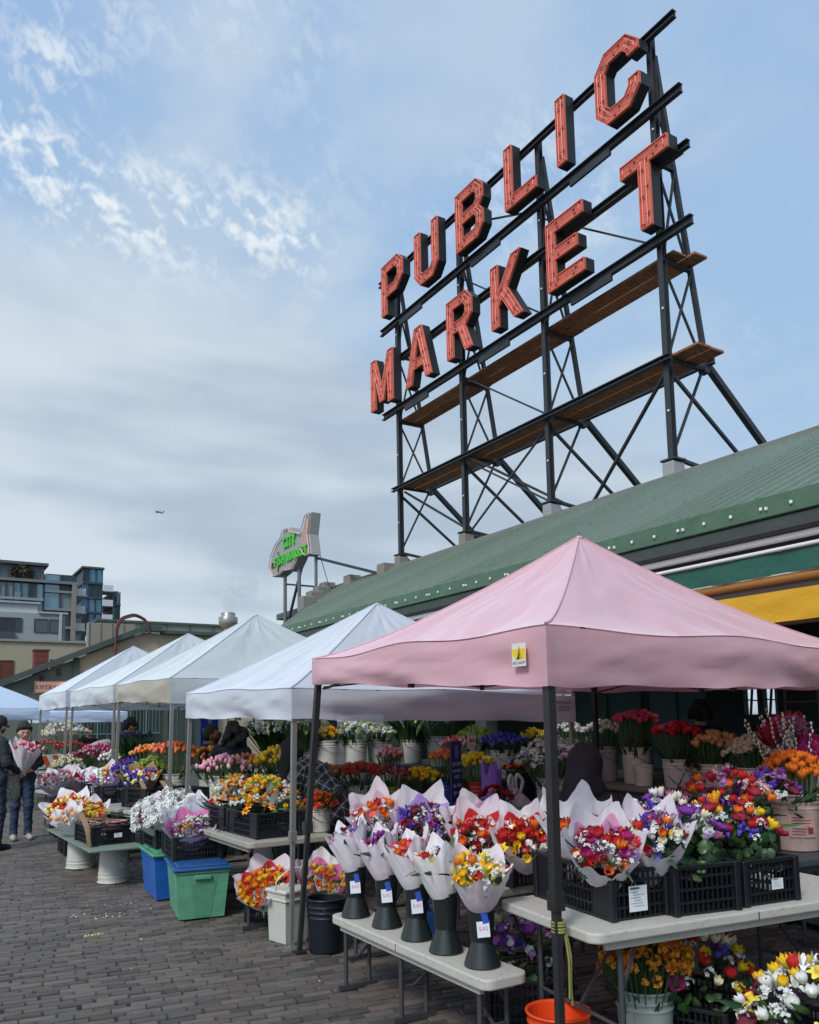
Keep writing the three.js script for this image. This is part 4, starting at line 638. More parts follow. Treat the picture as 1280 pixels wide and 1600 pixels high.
function florets(n, spread, size, pts = 5, seed = 1, up = 0.5, tall = 1) {
  const q = rng(seed), l = [];
  for (let i = 0; i < n; i++) {
    const a = q() * 6.283, z = 1 - 2 * q(), s = Math.sqrt(1 - z * z), d = V(s * Math.cos(a), Math.abs(z) * 0.9 + 0.1 * z, s * Math.sin(a)), p = d.clone().multiplyScalar(spread * (0.55 + 0.5 * q())); p.y = p.y * tall + spread * up;
    const g = []; const sz = size * (0.75 + q() * 0.5);
    for (let k = 0; k < pts; k++) { const t0 = k / pts * 6.283, w = 2.4 / pts; g.push(0, -sz * 0.15, 0, Math.cos(t0 - w) * sz * 0.75, sz * 0.05, Math.sin(t0 - w) * sz * 0.75, Math.cos(t0) * sz, sz * 0.22, Math.sin(t0) * sz, 0, -sz * 0.15, 0, Math.cos(t0) * sz, sz * 0.22, Math.sin(t0) * sz, Math.cos(t0 + w) * sz * 0.75, sz * 0.05, Math.sin(t0 + w) * sz * 0.75); }
    const f = new THREE.BufferGeometry(); f.setAttribute('position', new THREE.Float32BufferAttribute(g, 3)); f.computeVertexNormals();
    f.applyQuaternion(new THREE.Quaternion().setFromUnitVectors(V(0, 1, 0), d)); f.translate(p.x, p.y, p.z); l.push(clean(f));
  }
  return paint(mergeGeometries(l), (x, y) => 0.9 + 0.1 * Math.sin(x * 900 + y * 700));
}
B.filler = [1, 2, 3].map(k => florets(13, 0.030, 0.0115, 5, k)); B.spray = [4, 5, 6].map(k => florets(14, 0.026, 0.013, 4, k, 0.6, 1.4)); B.ball = [7, 8].map(k => florets(44, 0.034, 0.010, 4, k, 1)); B.spike = [9, 10].map(k => florets(22, 0.020, 0.012, 5, k, 1.6, 2.6)); B.bloomBig = [11, 12].map(k => florets(26, 0.05, 0.024, 5, k, 0.7));
B.rose = [1, 2].map(k => { const q = rng(90 + k), l = []; for (const [r, y, n, o] of [[0.010, 0.012, 4, 0.2], [0.020, 0.008, 5, 0.55], [0.030, 0.0, 6, 1.0]]) for (let i = 0; i < n; i++) { const a = i / n * 6.283 + q(); l.push(surf(2, 2, (u, s) => { const w = (u - 0.5) * 2.4 / n * 2.2, rr = r * (0.45 + 0.55 * Math.sin(s * 1.5)) + o * 0.008 * s * s; return [Math.cos(a + w) * rr, y + 0.030 * s - o * 0.012 * s * s - 0.004 * Math.abs(u - 0.5), Math.sin(a + w) * rr]; })); } return paint(join(l), (x, y, z) => 0.93 + 0.10 * Math.sin(x * 500 + z * 400)); });
B.iris = [1, 2].map(k => { const q = rng(70 + k), l = []; for (let i = 0; i < 6; i++) { const a = i * Math.PI / 3 + q() * 0.2, upw = i % 2 === 0; l.push(surf(2, 4, (u, s) => { const w = (u - 0.5) * 0.026 * Math.sin(Math.PI * (0.15 + 0.75 * s)), r = upw ? 0.006 + 0.014 * s : 0.008 + 0.036 * s, y = upw ? 0.052 * s : 0.024 * Math.sin(s * 2.4) - 0.022 * s * s; return [Math.cos(a) * r - Math.sin(a) * w, y, Math.sin(a) * r + Math.cos(a) * w]; })); } return paint(join(l), (x, y, z) => 0.98 + 0.10 * Math.sin(x * 400 + z * 300)); });
B.daffodil = [1].map(() => { const l = []; for (let i = 0; i < 6; i++) { const a = i * Math.PI / 3; l.push(surf(2, 2, (u, s) => { const w = (u - 0.5) * 0.026 * Math.sin(Math.PI * (0.2 + 0.7 * s)), r = 0.006 + 0.036 * s; return [Math.cos(a) * r - Math.sin(a) * w, 0.006 * Math.sin(s * 3), Math.sin(a) * r + Math.cos(a) * w]; })); } l.push(surf(9, 1, (u, s) => { const r = 0.011 + 0.006 * s; return [Math.cos(u * 6.283) * r, 0.002 + 0.026 * s, Math.sin(u * 6.283) * r]; })); return paint(join(l), (x, y) => y > 0.008 ? [1.05, 0.85, 0.6] : 1); });
B.pincushion = [1].map(() => { const q = rng(5), l = []; for (let i = 0; i < 90; i++) { const a = q() * 6.283, p = q() * 1.5, d = V(Math.sin(p) * Math.cos(a), Math.cos(p), Math.sin(p) * Math.sin(a)); l.push(bar(d.clone().multiplyScalar(0.015), d.clone().multiplyScalar(0.055 + 0.012 * q()), 0.004)); } return paint(join(l), (x, y, z) => 0.95 + 0.10 * Math.sin(x * 300 + z * 200)); });
B.protea = [1].map(() => { const l = []; for (let k = 0; k < 14; k++) { const a = k * 2.4, o = k / 14; l.push(surf(2, 3, (u, s) => { const w = (u - 0.5) * 0.03 * Math.sin(Math.PI * (0.15 + 0.8 * s)), r = 0.010 + (0.022 + 0.02 * o) * Math.sin(s * 1.9); return [Math.cos(a) * r - Math.sin(a) * w, 0.11 * s - 0.02 * o, Math.sin(a) * r + Math.cos(a) * w]; })); } return paint(join(l), (x, y, z) => 0.95 + 0.10 * Math.sin(x * 300 + z * 200)); });
B.blade = [1, 2, 3].map(k => { const q = rng(k + 20), bend = 0.2 + 0.5 * q(), tw = (q() - 0.5) * 1.2; return paint(surf(2, 5, (u, s) => { const w = (u - 0.5) * 0.030 * Math.sin(Math.PI * (0.12 + 0.85 * s)), a = tw * s; return [w * Math.cos(a), 0.17 * s - 0.04 * bend * s * s, 0.13 * bend * s * s + w * Math.sin(a) + 0.006 * (u - 0.5) * (u - 0.5) * 4]; }).toNonIndexed(), (x, y, z) => 1.02 + 0.12 * Math.sin(x * 500)); });
B.leaf = [1, 2, 3].map(k => { const q = rng(k + 30), bend = 0.3 + 0.5 * q(); return paint(surf(2, 4, (u, s) => { const w = (u - 0.5) * 0.052 * Math.pow(Math.sin(Math.PI * (0.06 + 0.9 * s)), 0.8); return [w, 0.055 * s * (1 - bend * 0.5 * s), 0.065 * bend * s + 0.008 * Math.pow((u - 0.5) * 2, 2)]; }).toNonIndexed(), (x, y) => [0.85 + 0.25 * Math.sin(k * 3), 0.9 + 0.2 * Math.sin(k * 2), 0.85]); });
const bloomName = { tulip: 'tulip', tulipFar: 'tulip', bowl: 'anemone', filler: 'filler_sprig', spray: 'blossom_spray', ball: 'snowball_bloom', spike: 'flower_spike', bloomBig: 'blossom_head', rose: 'ranunculus', iris: 'iris', daffodil: 'daffodil', pincushion: 'pincushion_bloom', protea: 'protea' };
const MIX = {
  spring: [['tulip', 'red', 2], ['tulip', 'orange', 2], ['tulip', 'yellow', 1.5], ['filler', 'white', 4], ['bowl', 'crimson', 1.5], ['iris', 'violet', 1], ['tulip', 'magenta', 1]],
  purple: [['filler', 'white', 3], ['bowl', 'burgundy', 2], ['iris', 'violet', 2], ['filler', 'lilac', 3], ['rose', 'magenta', 1.2], ['tulip', 'purple', 1]],
  red: [['tulip', 'red', 3], ['bowl', 'crimson', 2], ['tulip', 'orange', 2], ['filler', 'white', 4], ['tulip', 'magenta', 1.5], ['filler', 'lilac', 0.8]],
  sunny: [['tulip', 'yellow', 2.5], ['tulip', 'red', 2], ['filler', 'white', 4], ['tulip', 'orange', 1], ['daffodil', 'yellow', 1], ['iris', 'white', 1]],
  orangeRed: [['tulip', 'orange', 3], ['filler', 'white', 4], ['tulip', 'red', 2], ['bowl', 'coral', 1]],
  meadow: [['tulip', 'white', 1.4], ['filler', 'white', 4], ['filler', 'lilac', 3], ['bowl', 'purple', 1.5], ['tulip', 'cream', 1], ['iris', 'violet', 1.4], ['tulip', 'mauve', 1]],
  mixed: [['tulip', 'red', 1.4], ['tulip', 'yellow', 1.5], ['tulip', 'orange', 1.8], ['filler', 'white', 3.5], ['iris', 'violet', 1.6], ['bowl', 'crimson', 1.2], ['tulip', 'cream', 1.2]],
  pinkRed: [['filler', 'blush', 4], ['tulip', 'red', 2], ['tulip', 'orange', 1.2], ['bowl', 'crimson', 1.4], ['filler', 'lilac', 2.5], ['rose', 'magenta', 1.3]],
  gold: [['daffodil', 'amber', 3], ['tulip', 'yellow', 2], ['filler', 'white', 3], ['spray', 'amber', 3], ['tulip', 'coral', 0.7], ['spray', 'lime', 2]],
  white: [['filler', 'white', 5], ['tulip', 'yellow', 2], ['tulip', 'white', 2.4], ['iris', 'white', 2], ['daffodil', 'lemon', 1.3], ['bowl', 'burgundy', 0.6], ['tulip', 'red', 0.7]],
  dried: [['filler', 'white', 4], ['rose', 'tan', 2], ['filler', 'mauve', 2], ['spray', 'copper', 2], ['rose', 'purple', 1]],
  orchid: [['bloomBig', 'white', 4], ['filler', 'blush', 2], ['rose', 'mauve', 1]],
  autumn: [['tulip', 'amber', 3], ['tulip', 'orange', 2], ['tulip', 'yellow', 2], ['filler', 'white', 0.7]],
};
function pick(m, q) { if (typeof m === 'string') m = MIX[m]; let s = m.reduce((a, e) => a + e[2], 0) * q(); for (const e of m) { s -= e[2]; if (s <= 0) return e; } return m[0]; }
const farOf = t => t === 'tulip' ? 'tulipFar' : t;
// blooms (and leaves) on a dome; near: each bloom a mesh of its own
function clump(parent, o) {
  const q = rng(o.seed || 1), n = o.n, R = o.R, merged = [], leaves = [];
  for (let i = 0; i < n; i++) {
    const e = pick(o.mix, q), f = Math.sqrt((i + 0.5) / n), a = i * 2.39996 + (q() - 0.5) * 0.7, rr = f * R * (0.94 + q() * 0.14);
    const sx = o.sx || 1, x = Math.cos(a) * rr * sx, z = Math.sin(a) * rr * (o.sz || 1), y = o.y + o.dome * (1 - f * f * (o.fall || 1)) + (q() - 0.5) * (o.jy ?? 0.035);
    let d = V(Math.cos(a) * f * (o.splay ?? 0.9), 1, Math.sin(a) * f * (o.splay ?? 0.9)).add(V((q() - 0.5) * 0.5, 0, (q() - 0.5) * 0.5)); if (o.lean) d.add(o.lean); d.normalize();
    const type = o.near ? e[0] : farOf(e[0]), list = B[type], g = list[Math.floor(q() * list.length)], s = (o.size || 1) * (0.85 + q() * 0.35), c = C[e[1]] || e[1];
    const m = new THREE.Matrix4().compose(V(x, y, z), new THREE.Quaternion().setFromUnitVectors(V(0, 1, 0), d).multiply(new THREE.Quaternion().setFromAxisAngle(V(0, 1, 0), q() * 6.28)), V(s, s, s));
    if (o.near) { const b = part(bloomName[type], g, petalMat(c), parent); m.decompose(b.position, b.quaternion, b.scale); }
    else { const v = 0.8 + 0.35 * q(); merged.push(clean(g, c.map(k => k * v)).applyMatrix4(m)); }
  }
  if (merged.length) part(o.bloomName || 'flower_heads', mergeGeometries(merged), mat.petals, parent).userData.kind = 'stuff';
  const nl = o.leaves ?? Math.round(n * 0.5);
  for (let i = 0; i < nl; i++) {
    const a = q() * 6.283, f = 0.35 + 0.7 * Math.sqrt(q()), type = o.leafType || (q() < 0.5 ? 'leaf' : 'blade'), g = B[type][Math.floor(q() * 3)], s = (o.leafSize || 1) * (0.8 + q() * 0.6);
    const d = V(Math.cos(a) * (0.5 + f), 0.7 - 0.5 * f + 0.3 * q(), Math.sin(a) * (0.5 + f)).normalize(), y = o.y + o.dome * (1 - f * f) - 0.03 - 0.09 * q() * (o.leafDrop || 1);
    const m = new THREE.Matrix4().compose(V(Math.cos(a) * f * R * (o.leafOut || 0.9) * (o.sx || 1), y, Math.sin(a) * f * R * (o.leafOut || 0.9) * (o.sz || 1)), new THREE.Quaternion().setFromUnitVectors(V(0, 1, 0), d).multiply(new THREE.Quaternion().setFromAxisAngle(V(0, 1, 0), q() * 6.28)), V(s, s, s));
    if (o.near && o.leafParts !== false) { const b = part('leaf', g, leafMats[Math.floor(q() * 3)], parent); m.decompose(b.position, b.quaternion, b.scale); }
    else { const v = 0.6 + 0.7 * q(); leaves.push(clean(g, [v, v, v]).applyMatrix4(m)); }
  }
  if (leaves.length) part('foliage', mergeGeometries(leaves), mat.leaf, parent).userData.kind = 'stuff';
}
const leafMats = [[0.035, 0.085, 0.022], [0.050, 0.105, 0.030], [0.024, 0.062, 0.024]].map(c => std(c, 0.42, { vertexColors: true, side: THREE.DoubleSide }));
// a bunch of straight-stemmed flowers standing in a bucket
function stemmed(parent, o) {
  const q = rng(o.seed || 1), stems = [], n = o.stems ?? o.n;
  for (let i = 0; i < n; i++) { const f = Math.sqrt((i + 0.5) / n), a = i * 2.4; stems.push(bar([Math.cos(a) * f * o.r0 * 0.85, o.base, Math.sin(a) * f * o.r0 * 0.85], [Math.cos(a) * f * o.R, o.y + o.dome * (1 - f * f) + 0.005, Math.sin(a) * f * o.R], 0.007, 0.007, 3)); }
  const st = paint(mergeGeometries(stems.map(g => clean(g))), (x, y, z) => 0.85 + 0.4 * noise3(x * 40, y * 3, z * 40)); part('stems', st, mat.stem, parent).userData.kind = 'stuff';
  const bl = []; for (let i = 0; i < (o.blades ?? 14); i++) { const a = q() * 6.283, f = 0.5 + 0.5 * q(), s = (o.bladeSize || 1.1) * (0.8 + q() * 0.6); bl.push(clean(B.blade[i % 3], [1, 1, 1].map(() => 0.6 + 0.6 * q())).applyMatrix4(new THREE.Matrix4().compose(V(Math.cos(a) * f * o.r0, o.base + (o.y - o.base) * 0.15 * q(), Math.sin(a) * f * o.r0), new THREE.Quaternion().setFromEuler(new THREE.Euler(0.15, -a + Math.PI / 2, 0, 'YXZ')), V(s, s, s)))); }
  if (bl.length) part('foliage', mergeGeometries(bl), mat.leaf, parent).userData.kind = 'stuff';
  clump(parent, { leaves: 0, splay: 0.55, ...o });
}
// ---- containers
function pailGeo(r1, r0, h, ribs = 2) { const p = [[0.001, 0], [r0, 0], [r0 + 0.003, 0.008]]; const at = y => mix(r0, r1, y / h); for (let k = 0; k < ribs; k++) { const y = h * (0.84 - k * 0.1); p.push([at(y) , y - 0.006], [at(y) + 0.006, y], [at(y) + 0.006, y + 0.006], [at(y) + 0.001, y + 0.012]); } const s = p.slice(0, 3), rr = p.slice(3).sort((a, b) => a[1] - b[1]); return lathe([...s, ...rr, [r1, h - 0.012], [r1 + 0.008, h - 0.01], [r1 + 0.008, h], [r1 - 0.004, h], [r1 - 0.006, h - 0.01], [r0 - 0.004, 0.006], [0.001, 0.006]], 28); }
function bucket(label, [x, y, z], m, o = {}) {
  const r1 = o.r1 || 0.148, r0 = o.r0 || 0.128, h = o.h || 0.36, b = thing('bucket', label, 'bucket', [x, y, z], o.turn || 0, o.group);
  part('pail', pailGeo(r1, r0, h, o.ribs ?? 2), m, b);
  if (o.handle !== 0) { const up = o.handle || 'down', c = []; for (let i = 0; i <= 12; i++) { const a = Math.PI * i / 12; c.push(V(Math.cos(a) * (r1 + 0.012), h - 0.05 + (up === 'up' ? 1 : -0.75) * Math.sin(a) * r1, (up === 'up' ? 0.25 : 1) * Math.sin(a) * (r1 + 0.014))); } const hd = part('handle', tube(c, 0.0028, 28, 5), mat.steelGrey, b); hd.rotation.y = o.handleTurn ?? 0.4; }
  if (o.label) { const d = decal(o.label[0], o.label[1], 128, 128, o.label[2], o.label[3]); const rr = mix(r0, r1, 0.5) + 0.004, g = new THREE.CylinderGeometry(rr + 0.004, rr, o.label[1], 12, 1, true, -o.label[0] / rr / 2, o.label[0] / rr); const m2 = part('sticker', g, d.mat, b); m2.position.y = h * 0.45; m2.rotation.y = o.labelTurn ?? 0; }
  return b;
}
const sticker = (bg, fg) => g => { g.fillStyle = bg; g.fillRect(0, 0, 128, 128); g.fillStyle = fg; for (let i = 0; i < 7; i++) g.fillRect(10, 12 + i * 16, 60 + ((i * 37) % 44), 6); g.fillRect(86, 70, 30, 40); };
const crateCache = new Map();
function crateGeo(w, d, h) {
  const key = [w, d, h].join(); if (crateCache.has(key)) return crateCache.get(key);
  const l = [], X = w / 2, Z = d / 2, t = 0.007;
  for (const s of [-1, 1]) {
    for (let x = -X + 0.03; x < X - 0.02; x += 0.028) l.push(box(x, 0.012, s * Z - t / 2, x + t, h - 0.012, s * Z + t / 2));
    for (let z = -Z + 0.03; z < Z - 0.02; z += 0.028) l.push(box(s * X - t / 2, 0.012, z, s * X + t / 2, h - 0.012, z + t));
    for (const y of [0.25, 0.5, 0.75]) { l.push(box(-X, h * y - 0.005, s * Z - 0.006, X, h * y + 0.005, s * Z + 0.006)); l.push(box(s * X - 0.006, h * y - 0.005, -Z, s * X + 0.006, h * y + 0.005, Z)); }
    l.push(box(-X + 0.02, h * 0.06, s * Z - 0.005, -X * 0.55, h * 0.94, s * Z + 0.003), box(X * 0.55, h * 0.06, s * Z - 0.005, X - 0.02, h * 0.94, s * Z + 0.003));
    for (const s2 of [-1, 1]) l.push(box(s * X - 0.016, 0, s2 * Z - 0.016, s * X + 0.016, h, s2 * Z + 0.016, 0.004));
  }
  const rim = []; for (const s of [-1, 1]) { rim.push(box(-X - 0.012, h - 0.02, s * Z - 0.012, X + 0.012, h, s * Z + 0.012, 0.003), box(s * X - 0.012, h - 0.0205, -Z, s * X + 0.012, h - 0.0005, Z, 0.003), box(-X - 0.012, 0, s * Z - 0.01, X + 0.012, 0.014, s * Z + 0.01)); }
  const r = { side: join(l), rim: join(rim), base: box(-X, 0.002, -Z, X, 0.01, Z) }; crateCache.set(key, r); return r;
}
const cardDecal = decal(0.1, 0.1, 128, 128, g => { g.fillStyle = '#d8dadb'; g.fillRect(0, 0, 128, 128); g.fillStyle = '#4a4d55'; g.fillRect(10, 8, 66, 10); g.fillStyle = '#8a8f98'; for (let i = 0; i < 6; i++) g.fillRect(12 + (i % 2) * 20, 30 + i * 14, 50 + ((i * 29) % 40), 4); });
function crate(label, [x, y, z], turn, w = 0.58, d = 0.36, h = 0.22, o = {}) {
  const c = thing('plastic_crate', label, 'crate', [x, y, z], turn), g = crateGeo(w, d, h);
  part('lattice_sides', g.side, mat.crate, c); part('rim', g.rim, mat.crate, c); part('base', g.base, mat.crate, c);
  for (const [sx, sz, yy, s, pw, phh] of o.cards || []) { const m = part('label_card', new THREE.PlaneGeometry(pw, phh), cardDecal.mat, c); m.position.set(sx * (w / 2 + 0.013) + (sx ? 0 : s), yy, sz * (d / 2 + 0.013) + (sx ? s : 0)); m.rotation.y = sx ? sx * Math.PI / 2 : sz > 0 ? 0 : Math.PI; }
  return c;
}
const paper = [[0.86, 0.82, 0.86], [0.84, 0.74, 0.80], [0.87, 0.83, 0.84]].map(c => phys(c, 0.75, { side: THREE.DoubleSide, transmission: 0.2, thickness: 0, bumpMap: rep(texCloth, 1, 1), bumpScale: 0.002 }));
const liners = { pink: [0.80, 0.38, 0.60], purple: [0.52, 0.34, 0.80], red: [0.70, 0.02, 0.03], yellow: [0.80, 0.74, 0.22], blue: [0.42, 0.60, 0.84], blush: [0.78, 0.52, 0.62], hotpink: [0.82, 0.22, 0.50], orange: [0.80, 0.36, 0.10], lilac: [0.62, 0.48, 0.74], white: [0.8, 0.8, 0.82] };
for (const k in liners) liners[k] = phys(liners[k], 0.7, { side: THREE.DoubleSide, transmission: 0.3, thickness: 0 });
function wrapGeo(o, k, seed) { // a paper cone with pointed corners
  const q = rng(seed), K = o.corners || 6, ph = (o.phase ?? q() * 6.28) + (k ? 0.45 : 0), amp = []; for (let i = 0; i < K; i++) amp.push(0.75 + q() * 0.5);
  o.fs = o.fs ?? seed * 1.7; const r0 = o.r0, R = o.Rw, H = o.H;
  const t0 = k ? 0.42 : 0;
  return surf(72, 9, (u, tt) => {
    const t = t0 + (1 - t0) * tt, th = u * 2 * Math.PI, w = ((th + ph) / (2 * Math.PI) * K) % K, i = Math.floor(w), f = w - i, tri = 1 - Math.abs(2 * f - 1), am = mix(amp[i], amp[(i + 1) % K], f);
    const back = o.back ? -Math.cos(th - (o.backAt || 0)) : 0, h = H * (0.72 + 0.28 * am * Math.pow(tri, 1.3) + 0.13 * back * (o.back || 0)) * (k ? 0.80 : 1), y = h * t, s = Math.min(1.15, y / (H * 0.95));
    const fold = 0.030 * R * Math.sin(th * 9 + o.fs) * Math.pow(s, 0.7) * (1 - 0.6 * s) + 0.022 * R * Math.sin(th * 17 + s * 4 + o.fs * 2) * s + 0.07 * R * noise2(Math.cos(th) * 2.2 + o.fs, Math.sin(th) * 2.2 + s * 1.3) + 0.022 * R * noise2(th * 5 + o.fs, s * 6), r = (r0 + (R - r0) * Math.pow(s, 0.8) + fold * s - (s < 0.16 ? (0.16 - s) * 0.10 * r0 : 0)) * (k ? 0.955 : 1);
    return [Math.cos(th) * r, y + 0.03 * H * s * noise2(th * 2.3, o.fs), Math.sin(th) * r];
  }, 0.9, 0.4);
}
let bq = 0;
function bouquet(label, [x, y, z], o) {
  o = { H: 0.29, Rw: 0.17, r0: 0.035, n: 20, near: true, lean: 0.3, leanTo: -1.2, mix: 'spring', liner: 'pink', size: 1, back: 0.8, ...o };
  const b = thing('flower_bouquet', label, 'bouquet', [x, y, z], 0, o.group); bq++;
  // leanTo: heading of the lean, 0 = +Z, measured towards +X; local +X end of the wrap's back is turned away from it
  const d = V(Math.sin(o.leanTo), 0, Math.cos(o.leanTo)).multiplyScalar(Math.sin(o.lean)).add(V(0, Math.cos(o.lean), 0)); b.quaternion.setFromUnitVectors(V(0, 1, 0), d);
  const backAt = Math.atan2(Math.cos(o.leanTo), Math.sin(o.leanTo));
  const fs = bq * 3.1; part('paper_wrap', wrapGeo({ ...o, backAt, fs }, 0, 100 + bq * 7), o.wrap || paper[bq % 3], b); if (o.liner) part('paper_liner', wrapGeo({ ...o, backAt, fs, H: o.H, linerH: 0.9 }, 1, 103 + bq * 7), liners[o.liner], b);
  part('stems', paint(join([0, 1, 2, 3, 4, 5].map(i => bar([Math.cos(i) * 0.015, -0.02, Math.sin(i) * 0.015], [Math.cos(i) * o.Rw * 0.4, o.H * 0.6, Math.sin(i) * o.Rw * 0.4], 0.008, 0.008, 4))), () => 1), mat.stem, b);
  clump(b, { n: Math.round(o.n * 1.45), R: o.Rw * ((o.fill || 0.66) + 0.06), y: o.H * ((o.lift || 0.58) + 0.04), dome: o.H * 0.14, mix: o.mix, near: o.near, seed: 40 + bq, leaves: o.leaves ?? Math.round(o.n * 0.65), leafSize: 0.75, leafOut: 0.66, leafDrop: 0.2, size: o.size * (o.near ? 0.82 : 1), leafParts: o.near });
  return b;
}
// ---- tables
function tableTop(w, d, t = 0.042, r = 0.05) { const s = new THREE.Shape(), X = w / 2 - r, Z = d / 2 - r; s.absarc(X, Z, r, 0, Math.PI / 2); s.absarc(-X, Z, r, Math.PI / 2, Math.PI); s.absarc(-X, -Z, r, Math.PI, 1.5 * Math.PI); s.absarc(X, -Z, r, 1.5 * Math.PI, 2 * Math.PI); const g = new THREE.ExtrudeGeometry(s, { depth: t - 0.016, bevelEnabled: true, bevelSize: 0.008, bevelThickness: 0.008, bevelSegments: 2, curveSegments: 6 }); g.rotateX(-Math.PI / 2); g.translate(0, -t + 0.008, 0); return boxUV(g); }
function foldingTable(label, [x, z], turn, w, d, h, o = {}) {
  const t = thing(o.name || 'folding_table', label, o.cat || 'table', [x, 0, z], turn), th = o.t || 0.045;
  const top = part('tabletop', moved(tableTop(w, d, th, o.r || 0.05), 0, h, 0), o.mat || mat.tableTop, t);
  if (o.seam !== false) part('fold_seam', join([box(-0.0035, h - th + 0.004, -d / 2 - 0.0085, 0.0035, h - 0.006, -d / 2 - 0.006), box(-0.0035, h - th + 0.004, d / 2 + 0.006, 0.0035, h - 0.006, d / 2 + 0.0085)]), mat.steelGrey, top);
  part('apron', join([-1, 1].map(s => box(-w / 2 + 0.08, h - th - 0.035, s * (d / 2 - 0.035) - 0.012, w / 2 - 0.08, h - th, s * (d / 2 - 0.035) + 0.012))), o.mat || mat.tableTop, t);
  for (const fx of o.frames || [-0.40, 0.40]) {
    const X = fx * w, L = [], zz = d / 2 - (o.inset || 0.07);
    for (const s of [-1, 1]) L.push(bar([X, 0.02, s * zz], [X, h - th, s * zz], 0.027, 0.027, 8));
    L.push(bar([X, 0.014, -zz - 0.05], [X, 0.014, zz + 0.05], 0.03, 0.026), bar([X, h * 0.42, -zz], [X, h * 0.42, zz], 0.02, 0.02, 8));
    const dir = fx > 0 ? -1 : 1; L.push(bar([X, h * 0.42, 0], [X + dir * w * 0.17, h - th, 0], 0.012), bar([X, h * 0.62, zz], [X + dir * 0.1, h - th - 0.01, zz], 0.012));
    part('leg_frame', join(L), mat.greyLeg, t);
  }
  return t;
}
// ---------------------------------------------------------------- the pink stall
foldingTable('long narrow white folding bench holding five black vases', [2.445, -3.96], Math.PI / 2, 1.60, 0.25, 0.43, { name: 'folding_bench', cat: 'bench', frames: [-0.43, 0.02, 0.43], inset: 0.045, t: 0.05 });
{
  const vp = [[0.001, 0], [0.088, 0], [0.090, 0.006], [0.052, 0.115], [0.056, 0.118], [0.062, 0.19], [0.068, 0.29], [0.072, 0.292], [0.072, 0.30], [0.062, 0.30], [0.056, 0.2], [0.046, 0.12], [0.001, 0.118]];
  const vg = lathe(vp, 26), tapeM = std([0.02, 0.07, 0.42], 0.5), tag = decal(0.062, 0.074, 128, 160, g => { g.fillStyle = '#dcdde4'; g.fillRect(0, 0, 128, 160); g.strokeStyle = '#c8618c'; g.fillStyle = '#c8618c'; g.font = '58px sans-serif'; g.textAlign = 'center'; g.fillText('$40', 64, 96); });
  const nth = ['nearest the big table', 'second from the big table', 'in the middle of the bench', 'second from the far end', 'at the far end'];
  const spots = [[2.45, -3.36, 'sunny', 'yellow', 22], [2.44, -3.66, 'spring', 'yellow', 12], [2.45, -3.96, 'orangeRed', 'red', 12], [2.45, -4.29, 'purple', 'pink', 14], [2.42, -4.62, 'purple', 'pink', 12]];
  const vaseM = std([0.018, 0.024, 0.026], 0.30, { map: stain3 });
  spots.forEach(([x, z, m, l, n], i) => {
    const v = thing('flower_vase', `black cone-footed vase with price tag on the white bench, ${nth[i]}`, 'vase', [x, 0.432, z], 0, 'vases on the bench'); part('vessel', vg, vaseM, v);
    if (i !== 1) { const t = part('price_tag', tag.geo, tag.mat, v); t.position.set(-0.035, 0.185, 0.064); t.rotation.set(-0.06, -0.5, 0.04); const tp = part('tape', new THREE.PlaneGeometry(0.03, 0.05), tapeM, t); tp.position.set(0.012, 0.052, 0.002); tp.rotation.z = 0.15; tapeM.side = THREE.DoubleSide; }
    bouquet(`${['yellow, red and white tulips', 'mixed spring flowers', 'red and orange tulips', 'purple and white flowers', 'white and burgundy flowers'][i]} in ${l}-lined paper, bench vase ${nth[i]}`, [x, 0.432 + 0.27, z], { r0: 0.062, Rw: i === 0 ? 0.165 : 0.14, H: i === 0 ? 0.26 : 0.30, n, mix: m, liner: l, lean: i === 0 ? 0.30 : 0.24, leanTo: i === 0 ? -0.7 : -1.9, fill: i === 0 ? 0.72 : 0.6, lift: i === 0 ? 0.66 : 0.58, corners: 5, back: 0.6 });
  });
}
const T1 = -0.125;
foldingTable('white folding table with black crates, nearest the camera', [3.42, -2.86], T1 + Math.PI * 0, 1.83, 0.76, 0.73);
foldingTable('white folding table standing end-on behind the bench of vases', [3.03, -4.45], Math.PI / 2 + 0.03, 1.83, 0.74, 0.735);
foldingTable('dark folding table at the back of the pink stall', [4.75, -3.45], -0.10, 1.75, 0.7, 0.74, { mat: std([0.05, 0.055, 0.06], 0.6) });
crate('black crate with large white label on the near corner of the front table', [2.86, 0.732, -2.97], -0.13 + Math.PI / 2, 0.60, 0.30, 0.22, { cards: [[-1, 0, 0.09, -0.02, 0.10, 0.11]] });
crate('black crate in the middle of the front table', [3.19, 0.732, -2.84], -0.2 + Math.PI / 2, 0.56, 0.34, 0.22, {});
crate('black crate with small label towards the right of the front table', [3.57, 0.732, -2.80], -0.12 + Math.PI / 2, 0.56, 0.33, 0.21, { cards: [[-1, 0, 0.09, 0.03, 0.075, 0.05]] });
crate('black crate of bouquets at the near end of the table behind the bench', [2.93, 0.737, -3.80], Math.PI / 2 + 0.05, 0.58, 0.36, 0.22);
crate('black crate at the far end of the table behind the bench', [2.95, 0.737, -4.75], Math.PI / 2, 0.58, 0.36, 0.22);
